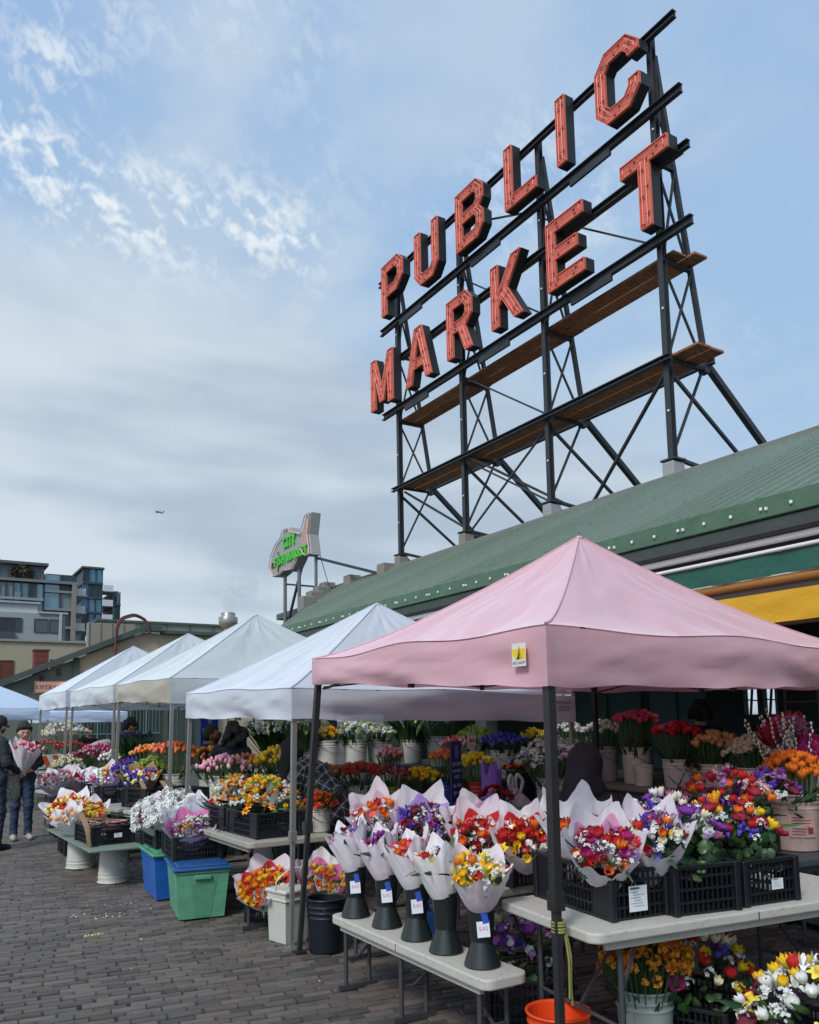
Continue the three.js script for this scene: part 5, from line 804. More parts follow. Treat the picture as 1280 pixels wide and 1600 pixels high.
// wrapped bouquets standing in these crates
bouquet('red tulip and anemone bouquet in white paper with pink lining, front crate of the table', [2.80, 0.84, -2.86], { Rw: 0.185, H: 0.33, r0: 0.05, n: 30, mix: 'red', liner: 'pink', lean: 0.62, leanTo: -0.75, fill: 0.62, lift: 0.62 });
bouquet('mixed bouquet in white paper with pale blue lining, right of the pink-lined one', [3.02, 0.84, -2.78], { Rw: 0.185, H: 0.34, r0: 0.04, n: 22, mix: 'mixed', liner: 'blue', lean: 0.42, leanTo: -0.7, fill: 0.62, lift: 0.66 });
bouquet('white paper bouquet with red scraps behind the pink-lined red tulips', [2.93, 0.86, -3.15], { Rw: 0.20, H: 0.36, r0: 0.05, n: 10, mix: 'red', liner: 'white', lean: 0.30, leanTo: -1.0, fill: 0.5, lift: 0.5 });
bouquet('yellow and white bouquet with red lining just left of the black pole', [2.86, 0.82, -3.50], { Rw: 0.18, H: 0.32, r0: 0.04, n: 18, mix: 'sunny', liner: 'red', lean: 0.60, leanTo: -0.75 });
bouquet('orange tulip bouquet in white paper with scarlet lining', [2.84, 0.81, -3.86], { Rw: 0.20, H: 0.30, r0: 0.04, n: 24, mix: 'orangeRed', liner: 'red', lean: 0.62, leanTo: -0.7 });
bouquet('lilac and burgundy bouquet with pink lining behind the orange tulips', [3.05, 0.81, -4.22], { Rw: 0.19, H: 0.30, r0: 0.04, n: 24, mix: 'purple', liner: 'pink', lean: 0.58, leanTo: -0.7 });
bouquet('large purple and white bouquet with violet lining, farthest on that table', [2.93, 0.81, -4.62], { Rw: 0.22, H: 0.31, r0: 0.04, n: 30, mix: 'purple', liner: 'purple', lean: 0.64, leanTo: -0.6, fill: 0.6 });
bouquet('coral and white bouquet with pale pink lining beside the violet-lined one', [2.80, 0.81, -4.95], { Rw: 0.20, H: 0.33, r0: 0.04, n: 20, mix: 'orangeRed', liner: 'blush', lean: 0.62, leanTo: -0.9 });
// loose bunches standing in crates
function crateFlowers(label, [x, y, z], turn, o) { const b = thing('flower_bunch', label, 'flowers', [x, y, z], turn); clump(b, { R: 0.22, y: 0.24, dome: 0.13, sx: 1.25, sz: 0.8, n: 44, near: true, size: 0.88, leafSize: 0.95, leafOut: 0.86, leaves: 34, leafType: null, seed: 5, leafDrop: 1.6, jy: 0.05, ...o }); return b; }
crateFlowers('purple, white and cream tulips with green leaves in the middle crate', [3.19, 0.75, -2.84], Math.PI / 2 - 0.2, { mix: 'meadow', seed: 51, n: 84, size: 0.8, leaves: 170, leafType: 'leaf', dome: 0.16, y: 0.30, R: 0.24, leafDrop: 1.3 });
crateFlowers('yellow, orange and red tulips with leaves in the right crate', [3.57, 0.75, -2.80], Math.PI / 2 - 0.12, { mix: 'mixed', seed: 52, n: 72, size: 0.8, leaves: 180, leafType: 'leaf', dome: 0.15, y: 0.28, R: 0.23, leafDrop: 1.3 });
crateFlowers('pink, red and lilac mixed flowers on the dark back table', [4.20, 0.74, -3.25], 0.3, { mix: 'pinkRed', seed: 53, n: 80, leaves: 40, R: 0.28, y: 0.36, dome: 0.17, sx: 1.2, sz: 0.9 });
crate('black crate under the mixed flowers of the dark back table', [4.20, 0.742, -3.25], 0.3, 0.56, 0.36, 0.2);
crateFlowers('violet and blush flowers at the right of the dark back table', [4.62, 0.74, -3.30], 0.1, { mix: 'purple', seed: 54, n: 60, leaves: 34, R: 0.23, y: 0.36, dome: 0.15 });
// below the front table
bucket('greenish grey bucket of orange wallflowers under the front table', [3.08, 0, -2.92], std([0.36, 0.41, 0.40], 0.5, { map: stain3 }), { h: 0.34, r1: 0.135, r0: 0.115, handle: 0 });
{ const b = thing('flower_bunch', 'bushy orange wallflowers under the front table', 'flowers', [3.08, 0.0, -2.92]); stemmed(b, { n: 190, mix: [['spray', 'amber', 4], ['spray', 'orange', 2], ['spray', [.75, .25, .012], 3]], r0: 0.12, base: 0.2, R: 0.205, y: 0.44, dome: 0.20, jy: 0.12, near: true, seed: 61, blades: 30, bladeSize: 0.8, size: 0.85 }); }
crate('black crate on the ground under the front table', [3.45, 0.0, -2.86], 0.35, 0.50, 0.34, 0.26, { cards: [[0, 1, 0.08, 0.12, 0.08, 0.05]] });
crateFlowers('yellow tulips and white sprigs in the crate under the front table', [3.45, 0.0, -2.88], 0.35, { mix: [['tulip', 'yellow', 2], ['tulip', 'cream', 2], ['filler', 'white', 5], ['tulip', 'red', 2], ['bowl', 'magenta', 1.4], ['iris', 'violet', 1.5], ['tulip', 'orange', 1]], seed: 62, n: 70, leaves: 90, leafType: 'leaf', R: 0.27, y: 0.34, dome: 0.20, sx: 1.2 });
crate('black crate on the ground at the lower right corner', [3.52, 0.0, -2.28], 0.2, 0.52, 0.36, 0.24);
crateFlowers('yellow and white spring flowers at the lower right corner', [3.50, 0.0, -2.30], 0.2, { mix: 'white', seed: 63, n: 120, leaves: 80, R: 0.31, y: 0.28, dome: 0.22, sx: 1.15, sz: 1.0, size: 1.05 });
crate('black crate of purple flowers under the table behind the bench', [2.98, 0.0, -3.72], 0.9, 0.52, 0.36, 0.26);
crateFlowers('purple and white flowers in the shade behind the bench', [2.98, 0.0, -3.72], 0.9, { mix: 'meadow', seed: 64, n: 60, leaves: 44, R: 0.25, y: 0.34, dome: 0.20 });
bucket('orange bucket with raised wire handle by the pink tent pole', [2.60, 0, -2.99], mat.pailOrange, { h: 0.30, r1: 0.142, r0: 0.118, handle: 'up', handleTurn: 0.75 });
single('blue_jug', 'small blue plastic jug under the table behind the bench', 'jug', join([box(-0.07, 0, -0.09, 0.07, 0.26, 0.09, 0.02), moved(new THREE.CylinderGeometry(0.025, 0.03, 0.05, 12), 0, 0.285, 0.03), tube([[0, 0.25, -0.06], [0, 0.31, -0.05], [0, 0.31, 0.0], [0, 0.26, 0.01]], 0.012, 14, 6)]), std([0.012, 0.10, 0.34], 0.35), [3.30, 0, -5.1], 0.3);
// ---------------------------------------------------------------- the shop counter behind the pink stall
function bunchIn(desc, kind, [x, y, z], pm, o) { // a bucket and the flowers standing in it
  bucket(`${kind} holding ${desc}`, [x, y, z], pm, { h: o.h || 0.36, r1: o.r1, r0: o.rb, handle: o.handle, handleTurn: o.handleTurn, label: o.label, labelTurn: o.labelTurn, ribs: o.ribs });
  const h = o.h || 0.36, b = thing('flower_bunch', desc, 'flowers', [x, y, z]);
  stemmed(b, { r0: (o.r1 || 0.148) * 0.85, base: h * 0.5, R: o.R || 0.19, y: h + (o.up ?? 0.16), dome: o.dome ?? 0.08, n: o.n || 46, mix: typeof o.mix === 'string' && !MIX[o.mix] ? [[o.type || 'tulip', o.mix, 1]] : o.mix, near: o.near ?? false, seed: o.seed || 1, blades: o.blades ?? 20, bladeSize: o.bladeSize || 1.3, size: o.size || 1, stems: o.stems, jy: o.jy ?? 0.04, fall: o.fall });
}
const cy = 0.952, W5 = 'white plastic bucket';
bunchIn('hot pink tulips on the shop counter', W5, [6.3, cy, -5.92], mat.pailWhite, { n: 62, mix: [['tulip', 'hotpink', 3], ['tulip', 'coral', 1.5]], near: true, seed: 71, R: 0.20, up: 0.24, blades: 34 });
bunchIn('red tulips spilling to the right on the shop counter', W5, [6.3, cy - 0.06, -5.40], mat.pailWhite, { n: 66, mix: [['tulip', 'red', 3], ['tulip', 'hotpink', 0.8]], near: true, seed: 72, R: 0.21, up: 0.22, blades: 40, h: 0.32 });
bunchIn('cream tulips beside the hooded vendor', W5, [6.3, cy, -6.38], mat.pailGrey, { n: 44, mix: [['tulip', 'cream', 2], ['tulip', 'white', 1]], near: true, seed: 73, R: 0.17, up: 0.15 });
bunchIn('pale lilac stock beside the cream tulips', W5, [6.25, cy, -6.85], mat.pailGrey, { n: 50, mix: [['filler', 'lilac', 2], ['filler', 'white', 3]], near: false, seed: 74, R: 0.17, up: 0.14 });
bunchIn('tan and apricot tulips on the shop counter', W5, [6.3, cy - 0.05, -4.98], mat.pailWhite, { n: 50, mix: [['tulip', 'tan', 3], ['tulip', 'peach', 1]], near: true, seed: 75, R: 0.17, up: 0.16, h: 0.28 });
bunchIn('cream hydrangea heads beside the tan tulips', W5, [6.35, cy - 0.03, -4.62], mat.pailWhite, { n: 34, type: 'ball', mix: 'cream', near: false, seed: 76, R: 0.2, up: 0.08, h: 0.24, dome: 0.12, size: 1.5, blades: 8 });
bucket('small white bucket between the pink and the red tulips', [6.1, cy, -5.66], mat.pailWhite, { h: 0.2, r1: 0.09, r0: 0.08, handle: 0 });
{ // paper roll holder
  const p = thing('paper_roll', 'roll of kraft paper on a grey metal cutter on the counter', 'paper roll', [6.02, cy, -5.03], 0.35);
  part('roll', moved(new THREE.CylinderGeometry(0.045, 0.045, 0.24, 20), 0, 0.13, 0, 0, 0, Math.PI / 2), mat.kraft, p); for (const s of [-1, 1]) part('cutter_frame', join([bar([s * 0.13, 0, -0.1], [s * 0.13, 0.19, 0], 0.012, 0.05), bar([s * 0.13, 0, 0.1], [s * 0.13, 0.19, 0], 0.012, 0.05), moved(new THREE.CylinderGeometry(0.05, 0.05, 0.012, 16), s * 0.13, 0.13, 0, 0, 0, Math.PI / 2)]), std([0.3, 0.31, 0.33], 0.4, { metalness: 0.6 }), p); part('cutter_bar', bar([-0.13, 0.02, 0.1], [0.13, 0.02, 0.1], 0.02), mat.steelGrey, p);
}
bucket('tall cream bucket standing deep inside the shop', [6.62, cy, -4.15], std([0.40, 0.37, 0.30], 0.6), { h: 0.36, r1: 0.11, r0: 0.10, handle: 0 });
bunchIn('orange tulips in a pinkish bucket at the right edge', 'pinkish printed bucket', [5.02, 0.742, -3.36], mat.pailPink, { n: 74, mix: [['tulip', 'orange', 3], ['tulip', [.85, .24, .01], 1]], near: true, seed: 77, R: 0.20, up: 0.13, dome: 0.10, label: [0.16, 0.14, sticker('#c49a94', '#8a3a3a')], labelTurn: -0.7, handle: 0, fall: 1.5 });
{ // proteas, pincushions and pussy willow in the bucket behind the orange tulips
  bucket('white bucket of proteas behind the orange tulips', [5.42, 0.742, -3.62], mat.pailWhite, { handle: 0 });
  const b = thing('flower_bunch', 'magenta pincushions, red proteas and pussy willow at the right edge', 'flowers', [5.42, 0.742, -3.62]), q = rng(12);
  clump(b, { n: 7, R: 0.17, y: 0.58, dome: 0.18, mix: [['pincushion', 'magenta', 2], ['protea', 'crimson', 2], ['protea', 'red', 1.5], ['pincushion', 'mauve', 1]], near: true, seed: 14, leaves: 0, size: 1.9, jy: 0.12, splay: 0.5 });
  for (let i = 0; i < 16; i++) { const a = q() * 6.28, f = 0.2 + 0.8 * q(), p0 = V(Math.cos(a) * 0.06, 0.3, Math.sin(a) * 0.06), p1 = V(Math.cos(a) * 0.30 * f - 0.18, 0.78 + 0.2 * q(), Math.sin(a) * 0.3 * f); const br = part('willow_branch', paint(bar(p0, p1, 0.006, 0.008, 5), () => [0.9, 0.6, 0.4]), mat.stem, b); const ck = []; for (let k = 0; k < 12; k++) { const c = p0.clone().lerp(p1, 0.42 + 0.05 * k); ck.push(moved(new THREE.SphereGeometry(0.010, 6, 4), c.x + (q() - 0.5) * 0.018, c.y, c.z + (q() - 0.5) * 0.018, 0, 0, 0, [0.8, 1.4, 0.8])); } part('catkins', join(ck), std([0.62, 0.58, 0.5], 0.8), br); }
  const pw = part('paper_wrap', moved(wrapGeo({ r0: 0.05, Rw: 0.15, H: 0.26, corners: 4 }, 0, 31), 0, 0.30, 0.08, 0.5, 0, 0.1), paper[2], b);
}
{ // two sheets of grey paper and a rack in the shop
  for (const [i, x, z, t] of [[0, 7.3, -5.05, 0.3], [1, 7.35, -5.5, -0.2]]) single('paper_cone', ['grey paper cone standing in the dim shop, nearer the hydrangeas', 'dark grey paper cone leaning in the dim shop, nearer the red tulips'][i], 'paper cone', moved(wrapGeo({ r0: 0.04, Rw: 0.2, H: 0.42, corners: 4 }, 0, 60 + i), 0, 0, 0), std([0.20, 0.19, 0.18], 0.8, { side: THREE.DoubleSide }), [x, 1.0, z], t);
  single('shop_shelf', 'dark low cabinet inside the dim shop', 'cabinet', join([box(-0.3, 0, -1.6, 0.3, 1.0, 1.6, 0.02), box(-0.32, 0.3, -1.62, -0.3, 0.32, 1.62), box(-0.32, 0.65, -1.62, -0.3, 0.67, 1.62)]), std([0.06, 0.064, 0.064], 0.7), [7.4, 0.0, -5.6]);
  const rk = thing('wire_rack', 'thin steel shelving rack in the dim shop', 'rack', [8.3, 0, -5.4], 0.5); for (const [x, z] of [[-0.45, -0.2], [0.45, -0.2], [-0.45, 0.2], [0.45, 0.2]]) part('upright', bar([x, 0.02, z], [x, 2.25, z], 0.025), mat.greyLeg, rk); for (const y of [0.5, 1.0, 1.45, 1.75, 2.05, 2.2]) part('shelf', join([bar([-0.45, y, -0.2], [0.45, y, -0.2], 0.018), bar([-0.45, y, 0.2], [0.45, y, 0.2], 0.018), ...[0, 1, 2, 3].map(k => bar([-0.3 + k * 0.2, y, -0.2], [-0.3 + k * 0.2, y, 0.2], 0.008))]), mat.greyLeg, rk);
}
// ---------------------------------------------------------------- rows of buckets at the back of the first white tent
foldingTable('grey folding table with a row of flower buckets behind the plaid shirt', [4.55, -7.75], 0.18, 2.4, 0.7, 0.60, { mat: mat.pailGrey });
foldingTable('raised table with the upper row of flower buckets', [5.0, -9.45], 0.12, 2.9, 0.7, 1.06, { mat: mat.pailGrey });
const r2 = 0.602, r3 = 1.062;
bunchIn('copper tulips behind the plaid shirt', W5, [3.72, r2, -7.78], mat.pailWhite, { n: 60, mix: [['tulip', 'copper', 3], ['tulip', 'peach', 1.2]], seed: 81, R: 0.24, up: 0.10, near: true });
bunchIn('rust-red tulips above the bucket with a grey sticker', W5, [4.08, r2, -7.66], mat.pailWhite, { n: 70, mix: [['tulip', 'rust', 3], ['tulip', 'red', 0.7], ['tulip', 'copper', 1]], seed: 82, R: 0.26, up: 0.10, near: true, label: [0.12, 0.11, sticker('#77726c', '#5c5852')], labelTurn: 0.0 });
bunchIn('crimson stock in the lime bucket', 'lime green bucket', [4.42, r2, -7.62], mat.pailLime, { n: 46, mix: [['spike', [.2, .012, .06], 3], ['tulip', 'rust', 1]], seed: 83, R: 0.2, up: 0.08, h: 0.33, label: [0.07, 0.08, g => { g.clearRect(0, 0, 128, 128); g.fillStyle = '#23270c'; g.beginPath(); g.moveTo(64, 10); g.lineTo(120, 118); g.lineTo(86, 118); g.lineTo(64, 70); g.lineTo(42, 118); g.lineTo(8, 118); g.fill(); }, { transparent: true, alphaTest: 0.4 }], labelTurn: -0.1 });
bunchIn('yellow tulips in the dark tub', 'dark grey tub', [4.78, r2, -7.58], mat.navyPlastic, { n: 54, mix: [['tulip', 'yellow', 3], ['tulip', 'amber', 1]], seed: 84, R: 0.2, up: 0.10, h: 0.28, near: true, handle: 0 });
bunchIn('orange and yellow tulips in the blue bucket', 'blue bucket', [5.03, r2, -7.45], mat.pailBlue, { n: 50, mix: [['tulip', 'amber', 2], ['tulip', 'orange', 1], ['tulip', 'coral', 1]], seed: 85, R: 0.17, up: 0.22, near: true });
bunchIn('coral tulips behind the yellow ones', W5, [5.30, r2 + 0.05, -7.62], mat.pailWhite, { n: 50, mix: [['tulip', 'coral', 2], ['tulip', 'pink', 1]], seed: 86, R: 0.18, up: 0.30, near: false });
bunchIn('bright yellow tulips in the red bucket', 'red bucket with a slanted white store logo', [5.05, r2 + 0.02, -6.95], mat.pailRed, { n: 54, mix: [['tulip', 'yellow', 3], ['tulip', 'lemon', 1]], seed: 87, R: 0.18, up: 0.16, near: true, handle: 0, label: [0.18, 0.19, g => { g.clearRect(0, 0, 128, 128); g.save(); g.translate(64, 64); g.rotate(-0.78); g.strokeStyle = '#d9cfc6'; g.lineWidth = 4; g.strokeRect(-40, -40, 80, 80); g.fillStyle = '#d9cfc6'; g.font = 'bold 22px sans-serif'; g.textAlign = 'center'; g.fillText('THE', 0, -18); g.fillText('HOME', 0, 6, 76); g.fillText('DEPOT', 0, 30, 76); g.restore(); }, { transparent: true, alphaTest: 0.4 }], labelTurn: -0.55 });
single('bucket_stool', 'low dark stand below the red bucket', 'stand', join([box(-0.2, 0, -0.2, 0.2, 0.62, 0.2, 0.02), box(-0.23, 0.6, -0.23, 0.23, 0.62, 0.23)]), std([0.06, 0.062, 0.066], 0.6), [5.05, 0, -6.95]);
bunchIn('yellow daffodils in the upper row', W5, [4.55, r3, -9.42], mat.pailWhite, { n: 40, mix: [['rose', 'yellow', 2], ['rose', 'amber', 1]], seed: 91, R: 0.17, up: 0.06, h: 0.32 });
bunchIn('green and white snowball blooms in the upper row', W5, [4.92, r3, -9.36], mat.pailWhite, { n: 60, type: 'ball', mix: [['ball', 'sage', 3], ['ball', 'white', 2]], seed: 92, R: 0.27, up: 0.05, dome: 0.14, size: 1.25, h: 0.32 });
bunchIn('white stock beside the snowball blooms', W5, [5.28, r3, -9.4], mat.pailWhite, { n: 44, mix: [['filler', 'white', 4], ['ball', 'sage', 1]], seed: 93, R: 0.19, up: 0.06, h: 0.32 });
bunchIn('long green leaves in the blue-grey upper bucket', 'blue-grey bucket', [4.22, r3 - 0.04, -9.46], std([0.20, 0.26, 0.29], 0.5), { n: 3, mix: [['tulip', 'lime', 1]], seed: 94, R: 0.15, up: 0.1, blades: 70, bladeSize: 2.0, h: 0.26, r1: 0.12, rb: 0.1 });
bunchIn('green spikes at the right of the upper row', W5, [5.72, r3, -9.3], mat.pailWhite, { n: 3, mix: [['tulip', 'lime', 1]], seed: 95, R: 0.15, up: 0.12, blades: 80, bladeSize: 2.1, h: 0.3 });
bunchIn('pink tulips below the snowball blooms', W5, [4.98, 0.72, -8.6], mat.pailWhite, { n: 46, mix: [['tulip', 'pink', 2], ['tulip', 'coral', 1.4]], seed: 96, R: 0.16, up: 0.10, near: false });
single('plant_stand', 'low dark stand under the pink tulips', 'stand', join([box(-0.2, 0, -0.2, 0.2, 0.715, 0.2, 0.02), box(-0.24, 0.69, -0.24, 0.24, 0.716, 0.24)]), std([0.06, 0.062, 0.066], 0.6), [4.98, 0, -8.6]);
// between the two tents, behind the table of bouquets: sign, bags, more buckets
foldingTable('long dark table below the blue sign and the plastic bag', [5.1, -6.25], 0.55, 1.9, 0.75, 0.70, { mat: std([0.04, 0.045, 0.05], 0.6) });
bunchIn('dense white waxflower by the hooded vendor', W5, [5.22, 0.702, -5.98], mat.pailWhite, { n: 120, mix: [['filler', 'white', 4], ['filler', 'lilac', 0.4]], seed: 101, R: 0.30, up: 0.14, dome: 0.18, jy: 0.10, label: [0.11, 0.19, sticker('#b8b4ae', '#6b6a68')], labelTurn: -0.5 });
bunchIn('white waxflower behind the black pole', W5, [5.75, 0.80, -6.3], mat.pailWhite, { n: 80, mix: [['filler', 'white', 4]], seed: 102, R: 0.22, up: 0.14, dome: 0.15, jy: 0.09, h: 0.26 });
bunchIn('blue irises in the ribbed white bucket', W5, [5.6, 0.98, -7.2], mat.pailWhite, { n: 46, mix: [['iris', 'blue', 3], ['iris', 'violet', 2]], seed: 103, R: 0.24, up: 0.08, dome: 0.06, blades: 46, h: 0.30 });
bunchIn('yellow freesias beside the blue irises', W5, [6.0, 0.98, -7.15], mat.pailWhite, { n: 30, mix: [['spray', 'yellow', 3], ['spray', 'lemon', 1]], seed: 104, R: 0.14, up: 0.1, h: 0.30 });
single('shelf_unit', 'dark shelf unit under the blue irises', 'shelf', join([box(-0.75, 0, -0.3, 0.75, 0.975, 0.3, 0.02), box(-0.77, 0.94, -0.32, 0.77, 0.977, 0.32)]), std([0.06, 0.066, 0.064], 0.7), [5.75, 0, -7.3]);
bunchIn('mauve lilac high at the back', W5, [5.55, 1.062, -8.35], mat.pailGrey, { n: 90, mix: [['spike', 'mauve', 3], ['spike', 'lilac', 1.5]], seed: 105, R: 0.27, up: 0.18, dome: 0.16, jy: 0.08 });
single('flower_step', 'dark step under the mauve lilac', 'stand', join([box(-0.3, 0, -0.3, 0.3, 1.06, 0.3, 0.02), box(-0.33, 1.03, -0.33, 0.33, 1.061, 0.33)]), std([0.06, 0.066, 0.064], 0.7), [5.55, 0, -8.35]);
bunchIn('lime snowball blooms behind the small white sign', W5, [5.45, 0.98, -7.55], mat.pailGrey, { n: 26, type: 'ball', mix: 'lime', seed: 106, R: 0.16, up: 0.02, dome: 0.10, size: 1.3 });
bunchIn('small purple and orange posies in the dark shade', 'black bucket', [5.32, 0.702, -6.55], mat.navyPlastic, { n: 46, mix: [['rose', 'purple', 2], ['rose', 'cream', 1], ['rose', 'orange', 1], ['rose', 'burgundy', 1]], seed: 107, R: 0.17, up: 0.02, h: 0.38 });
{ // blue notice board, read from the street
  const bd = decal(0.24, 0.56, 256, 600, g => { g.fillStyle = '#16245c'; g.fillRect(0, 0, 256, 600); g.strokeStyle = '#6f86c0'; g.lineWidth = 3; g.strokeRect(84, 24, 88, 120); g.fillStyle = '#8ea4d8'; for (const y of [40, 66, 92, 118]) g.fillRect(96, y, 64, 12); g.fillStyle = '#b9c6e6'; g.textAlign = 'center'; g.font = 'bold 44px sans-serif'; g.fillText('LOAD & UNLOAD', 128, 206, 236); g.font = 'bold 36px sans-serif'; g.fillText('Market Vendors', 128, 262, 220); g.fillRect(56, 292, 144, 7); g.fillRect(70, 308, 116, 7); g.font = 'bold 52px sans-serif'; g.fillText('6am - 8am', 128, 396, 210); g.fillText('4pm -', 90, 458, 120); g.fillRect(150, 436, 70, 12); g.font = 'bold 34px sans-serif'; g.fillRect(30, 520, 110, 20); g.fillRect(156, 520, 70, 20); });
  const s = thing('notice_board', 'dark blue notice board reading LOAD & UNLOAD near the plastic bag', 'sign', [3.93, 0.86, -5.68], 0.62); part('panel', box(-0.125, 0, -0.012, 0.125, 0.58, 0, 0.003), std([0.012, 0.022, 0.10], 0.5), s); const m = part('print', bd.geo, bd.mat, s); m.position.set(0, 0.29, 0.002); part('stake', bar([0, -0.86, -0.02], [0, 0.3, -0.02], 0.03), mat.greyLeg, s);
  const s2 = thing('notice_board', 'bright blue notice board reading LOAD & UNLOAD behind the man with glasses', 'sign', [3.66, 1.1, -11.35], 0.5); part('panel', box(-0.17, 0, -0.012, 0.17, 0.62, 0, 0.003), std([0.012, 0.03, 0.22], 0.5), s2); const bd2 = decal(0.33, 0.60, 256, 460, g => { g.fillStyle = '#1c3cb4'; g.fillRect(0, 0, 256, 460); g.fillStyle = '#9fb4ea'; for (const y of [16, 36, 56, 76]) g.fillRect(98, y, 60, 11); g.fillStyle = '#dfe6f8'; g.textAlign = 'center'; g.font = 'bold 40px sans-serif'; g.fillText('LOAD & UNLOAD', 128, 146, 230); g.fillText('Market Vendors', 128, 196, 210); g.fillRect(70, 216, 116, 8); g.font = 'bold 46px sans-serif'; g.fillText('6am - 8am', 128, 286, 200); g.fillRect(60, 330, 130, 14); }); const m2 = part('print', bd2.geo, bd2.mat, s2); m2.position.set(0, 0.31, 0.002); part('stake', bar([0, -1.1, -0.02], [0, 0.3, -0.02], 0.04), mat.greyLeg, s2);
  const sd = decal(0.16, 0.125, 160, 128, g => { g.fillStyle = '#dcd6d2'; g.fillRect(0, 0, 160, 128); g.strokeStyle = '#b23a3a'; g.lineWidth = 5; g.strokeRect(8, 8, 144, 112); g.fillStyle = '#b02c36'; for (const x of [34, 92]) { g.beginPath(); g.ellipse(x + 18, 62, 26, 16, 0.3, 0, 6.3); g.fill(); } g.strokeStyle = '#3a3434'; g.lineWidth = 6; g.beginPath(); g.moveTo(26, 36); g.lineTo(74, 86); g.moveTo(92, 32); g.lineTo(134, 84); g.stroke(); g.fillStyle = '#8a4a4a'; for (let i = 0; i < 3; i++) g.fillRect(30 + i * 34, 98, 26, 8); });
  const s3 = thing('small_sign', 'small white sign with red pictures hanging below the white valance', 'sign', [4.36, 1.36, -6.05], 0.5); part('card', box(-0.082, 0, -0.006, 0.082, 0.13, 0, 0.002), mat.white, s3); const m3 = part('print', sd.geo, sd.mat, s3); m3.position.set(0, 0.065, 0.002); part('hanger', bar([0, 0.13, -0.003], [0, 0.30, -0.003], 0.006), mat.blackPlastic, s3);
}
{ // knotted plastic bag and wrapped flowers
  const q = surf(28, 18, (u, v) => { const a = u * 6.283, y = v, r = 0.15 * Math.pow(Math.sin(Math.PI * (0.16 + 0.74 * v)), 0.6) * (1 - 0.55 * sstep(0.55, 1, v)) * (1 + 0.16 * noise3(Math.cos(a) * 1.6, v * 3, Math.sin(a) * 1.6)); return [Math.cos(a) * r * 1.05, 0.30 * y, Math.sin(a) * r * 0.8]; });
  const bag = thing('plastic_bag', 'knotted grey-white plastic bag in front of the waxflower', 'bag', [4.66, 0.702, -5.84]); part('pouch', q, phys([0.42, 0.45, 0.44], 0.35, { side: THREE.DoubleSide, transmission: 0.25 }), bag);
  for (const s of [-1, 1]) part('handle', tube([[s * 0.05, 0.27, 0.02], [s * 0.08, 0.36, 0.02], [s * 0.04, 0.42, 0.0], [s * 0.015, 0.37, 0.0], [s * 0.02, 0.28, 0]], 0.016, 24, 6), phys([0.42, 0.45, 0.44], 0.35, { transmission: 0.2 }), bag);
  for (const [i, x, z, c, l] of [[0, 4.40, -5.78, [0.09, 0.02, 0.20], 'purple'], [1, 4.62, -6.12, [0.20, 0.10, 0.42], 'violet']]) { const w = thing('wrapped_flowers', `${l} paper wrapped bundle ${i ? 'rolled up behind the plastic bag' : 'topped with dark red blooms by the blue board'}`, 'flowers', [x, 0.702, z]); part('paper_wrap', wrapGeo({ r0: 0.10, Rw: i ? 0.09 : 0.14, H: i ? 0.56 : 0.22, corners: 5 }, 0, 70 + i), std(c, 0.7, { side: THREE.DoubleSide }), w); if (!i) clump(w, { n: 22, R: 0.12, y: 0.24, dome: 0.07, mix: [['rose', 'crimson', 2], ['rose', 'burgundy', 2], ['rose', 'pink', 0.4]], near: true, seed: 8, leaves: 4, size: 1.2 }); }
}
// ---------------------------------------------------------------- first white tent: front table, bins, pails
foldingTable('worn grey folding table with crates of orange and yellow flowers', [2.68, -7.12], Math.PI / 2 + 0.02, 1.80, 0.74, 0.69, { mat: std([0.40, 0.385, 0.345], 0.65, { map: stain3 }) });
crate('black crate of orange and white flowers at the table corner', [2.62, 0.692, -6.66], Math.PI / 2 + 0.05, 0.60, 0.38, 0.20);
crate('black crate of golden flowers farther along the worn table', [2.60, 0.692, -7.34], Math.PI / 2, 0.60, 0.38, 0.20);
crateFlowers('golden, white and coral flowers in the crate at the table corner', [2.64, 0.70, -6.64], Math.PI / 2, { mix: 'gold', seed: 111, n: 100, leaves: 44, R: 0.28, y: 0.22, dome: 0.22, sx: 1.2, sz: 0.95 });
crateFlowers('golden freesias and white sprigs farther along the worn table', [2.60, 0.70, -7.30], Math.PI / 2, { mix: [['daffodil', 'amber', 3], ['filler', 'white', 2.5], ['spray', 'amber', 2], ['tulip', 'red', 0.8], ['spray', 'lime', 1]], seed: 112, n: 80, leaves: 30, R: 0.26, y: 0.22, dome: 0.20, sx: 1.1 });
bunchIn('vivid orange ranunculus beside the worn table', 'white plastic bucket half hidden', [3.06, 0.692, -6.5], mat.pailWhite, { n: 36, mix: [['rose', 'orange', 3], ['rose', 'coral', 1]], seed: 113, R: 0.14, up: 0.02, h: 0.2, r1: 0.1, rb: 0.09, near: true });
bunchIn('pink tulips rising behind the golden flowers', W5, [2.86, 0.72, -8.40], mat.pailWhite, { n: 60, mix: [['tulip', 'pink', 3], ['tulip', 'blush', 1.5]], seed: 114, R: 0.25, up: 0.06, dome: 0.10, near: false });
bunchIn('yellow tulips beside the long-haired woman', W5, [3.44, 0.72, -8.30], mat.pailWhite, { n: 76, mix: [['tulip', 'yellow', 4], ['tulip', 'amber', 1]], seed: 115, R: 0.26, up: 0.10, dome: 0.14, near: false });
bunchIn('amber and brown tulips between the pink and the yellow', W5, [3.15, 0.72, -8.55], mat.pailWhite, { n: 50, mix: [['tulip', 'amber', 2], ['tulip', 'copper', 2]], seed: 116, R: 0.22, up: 0.08, near: false });
foldingTable('grey folding table under the pink and yellow tulips', [3.15, -8.45], 0.1, 1.2, 0.6, 0.718, { mat: mat.pailGrey });
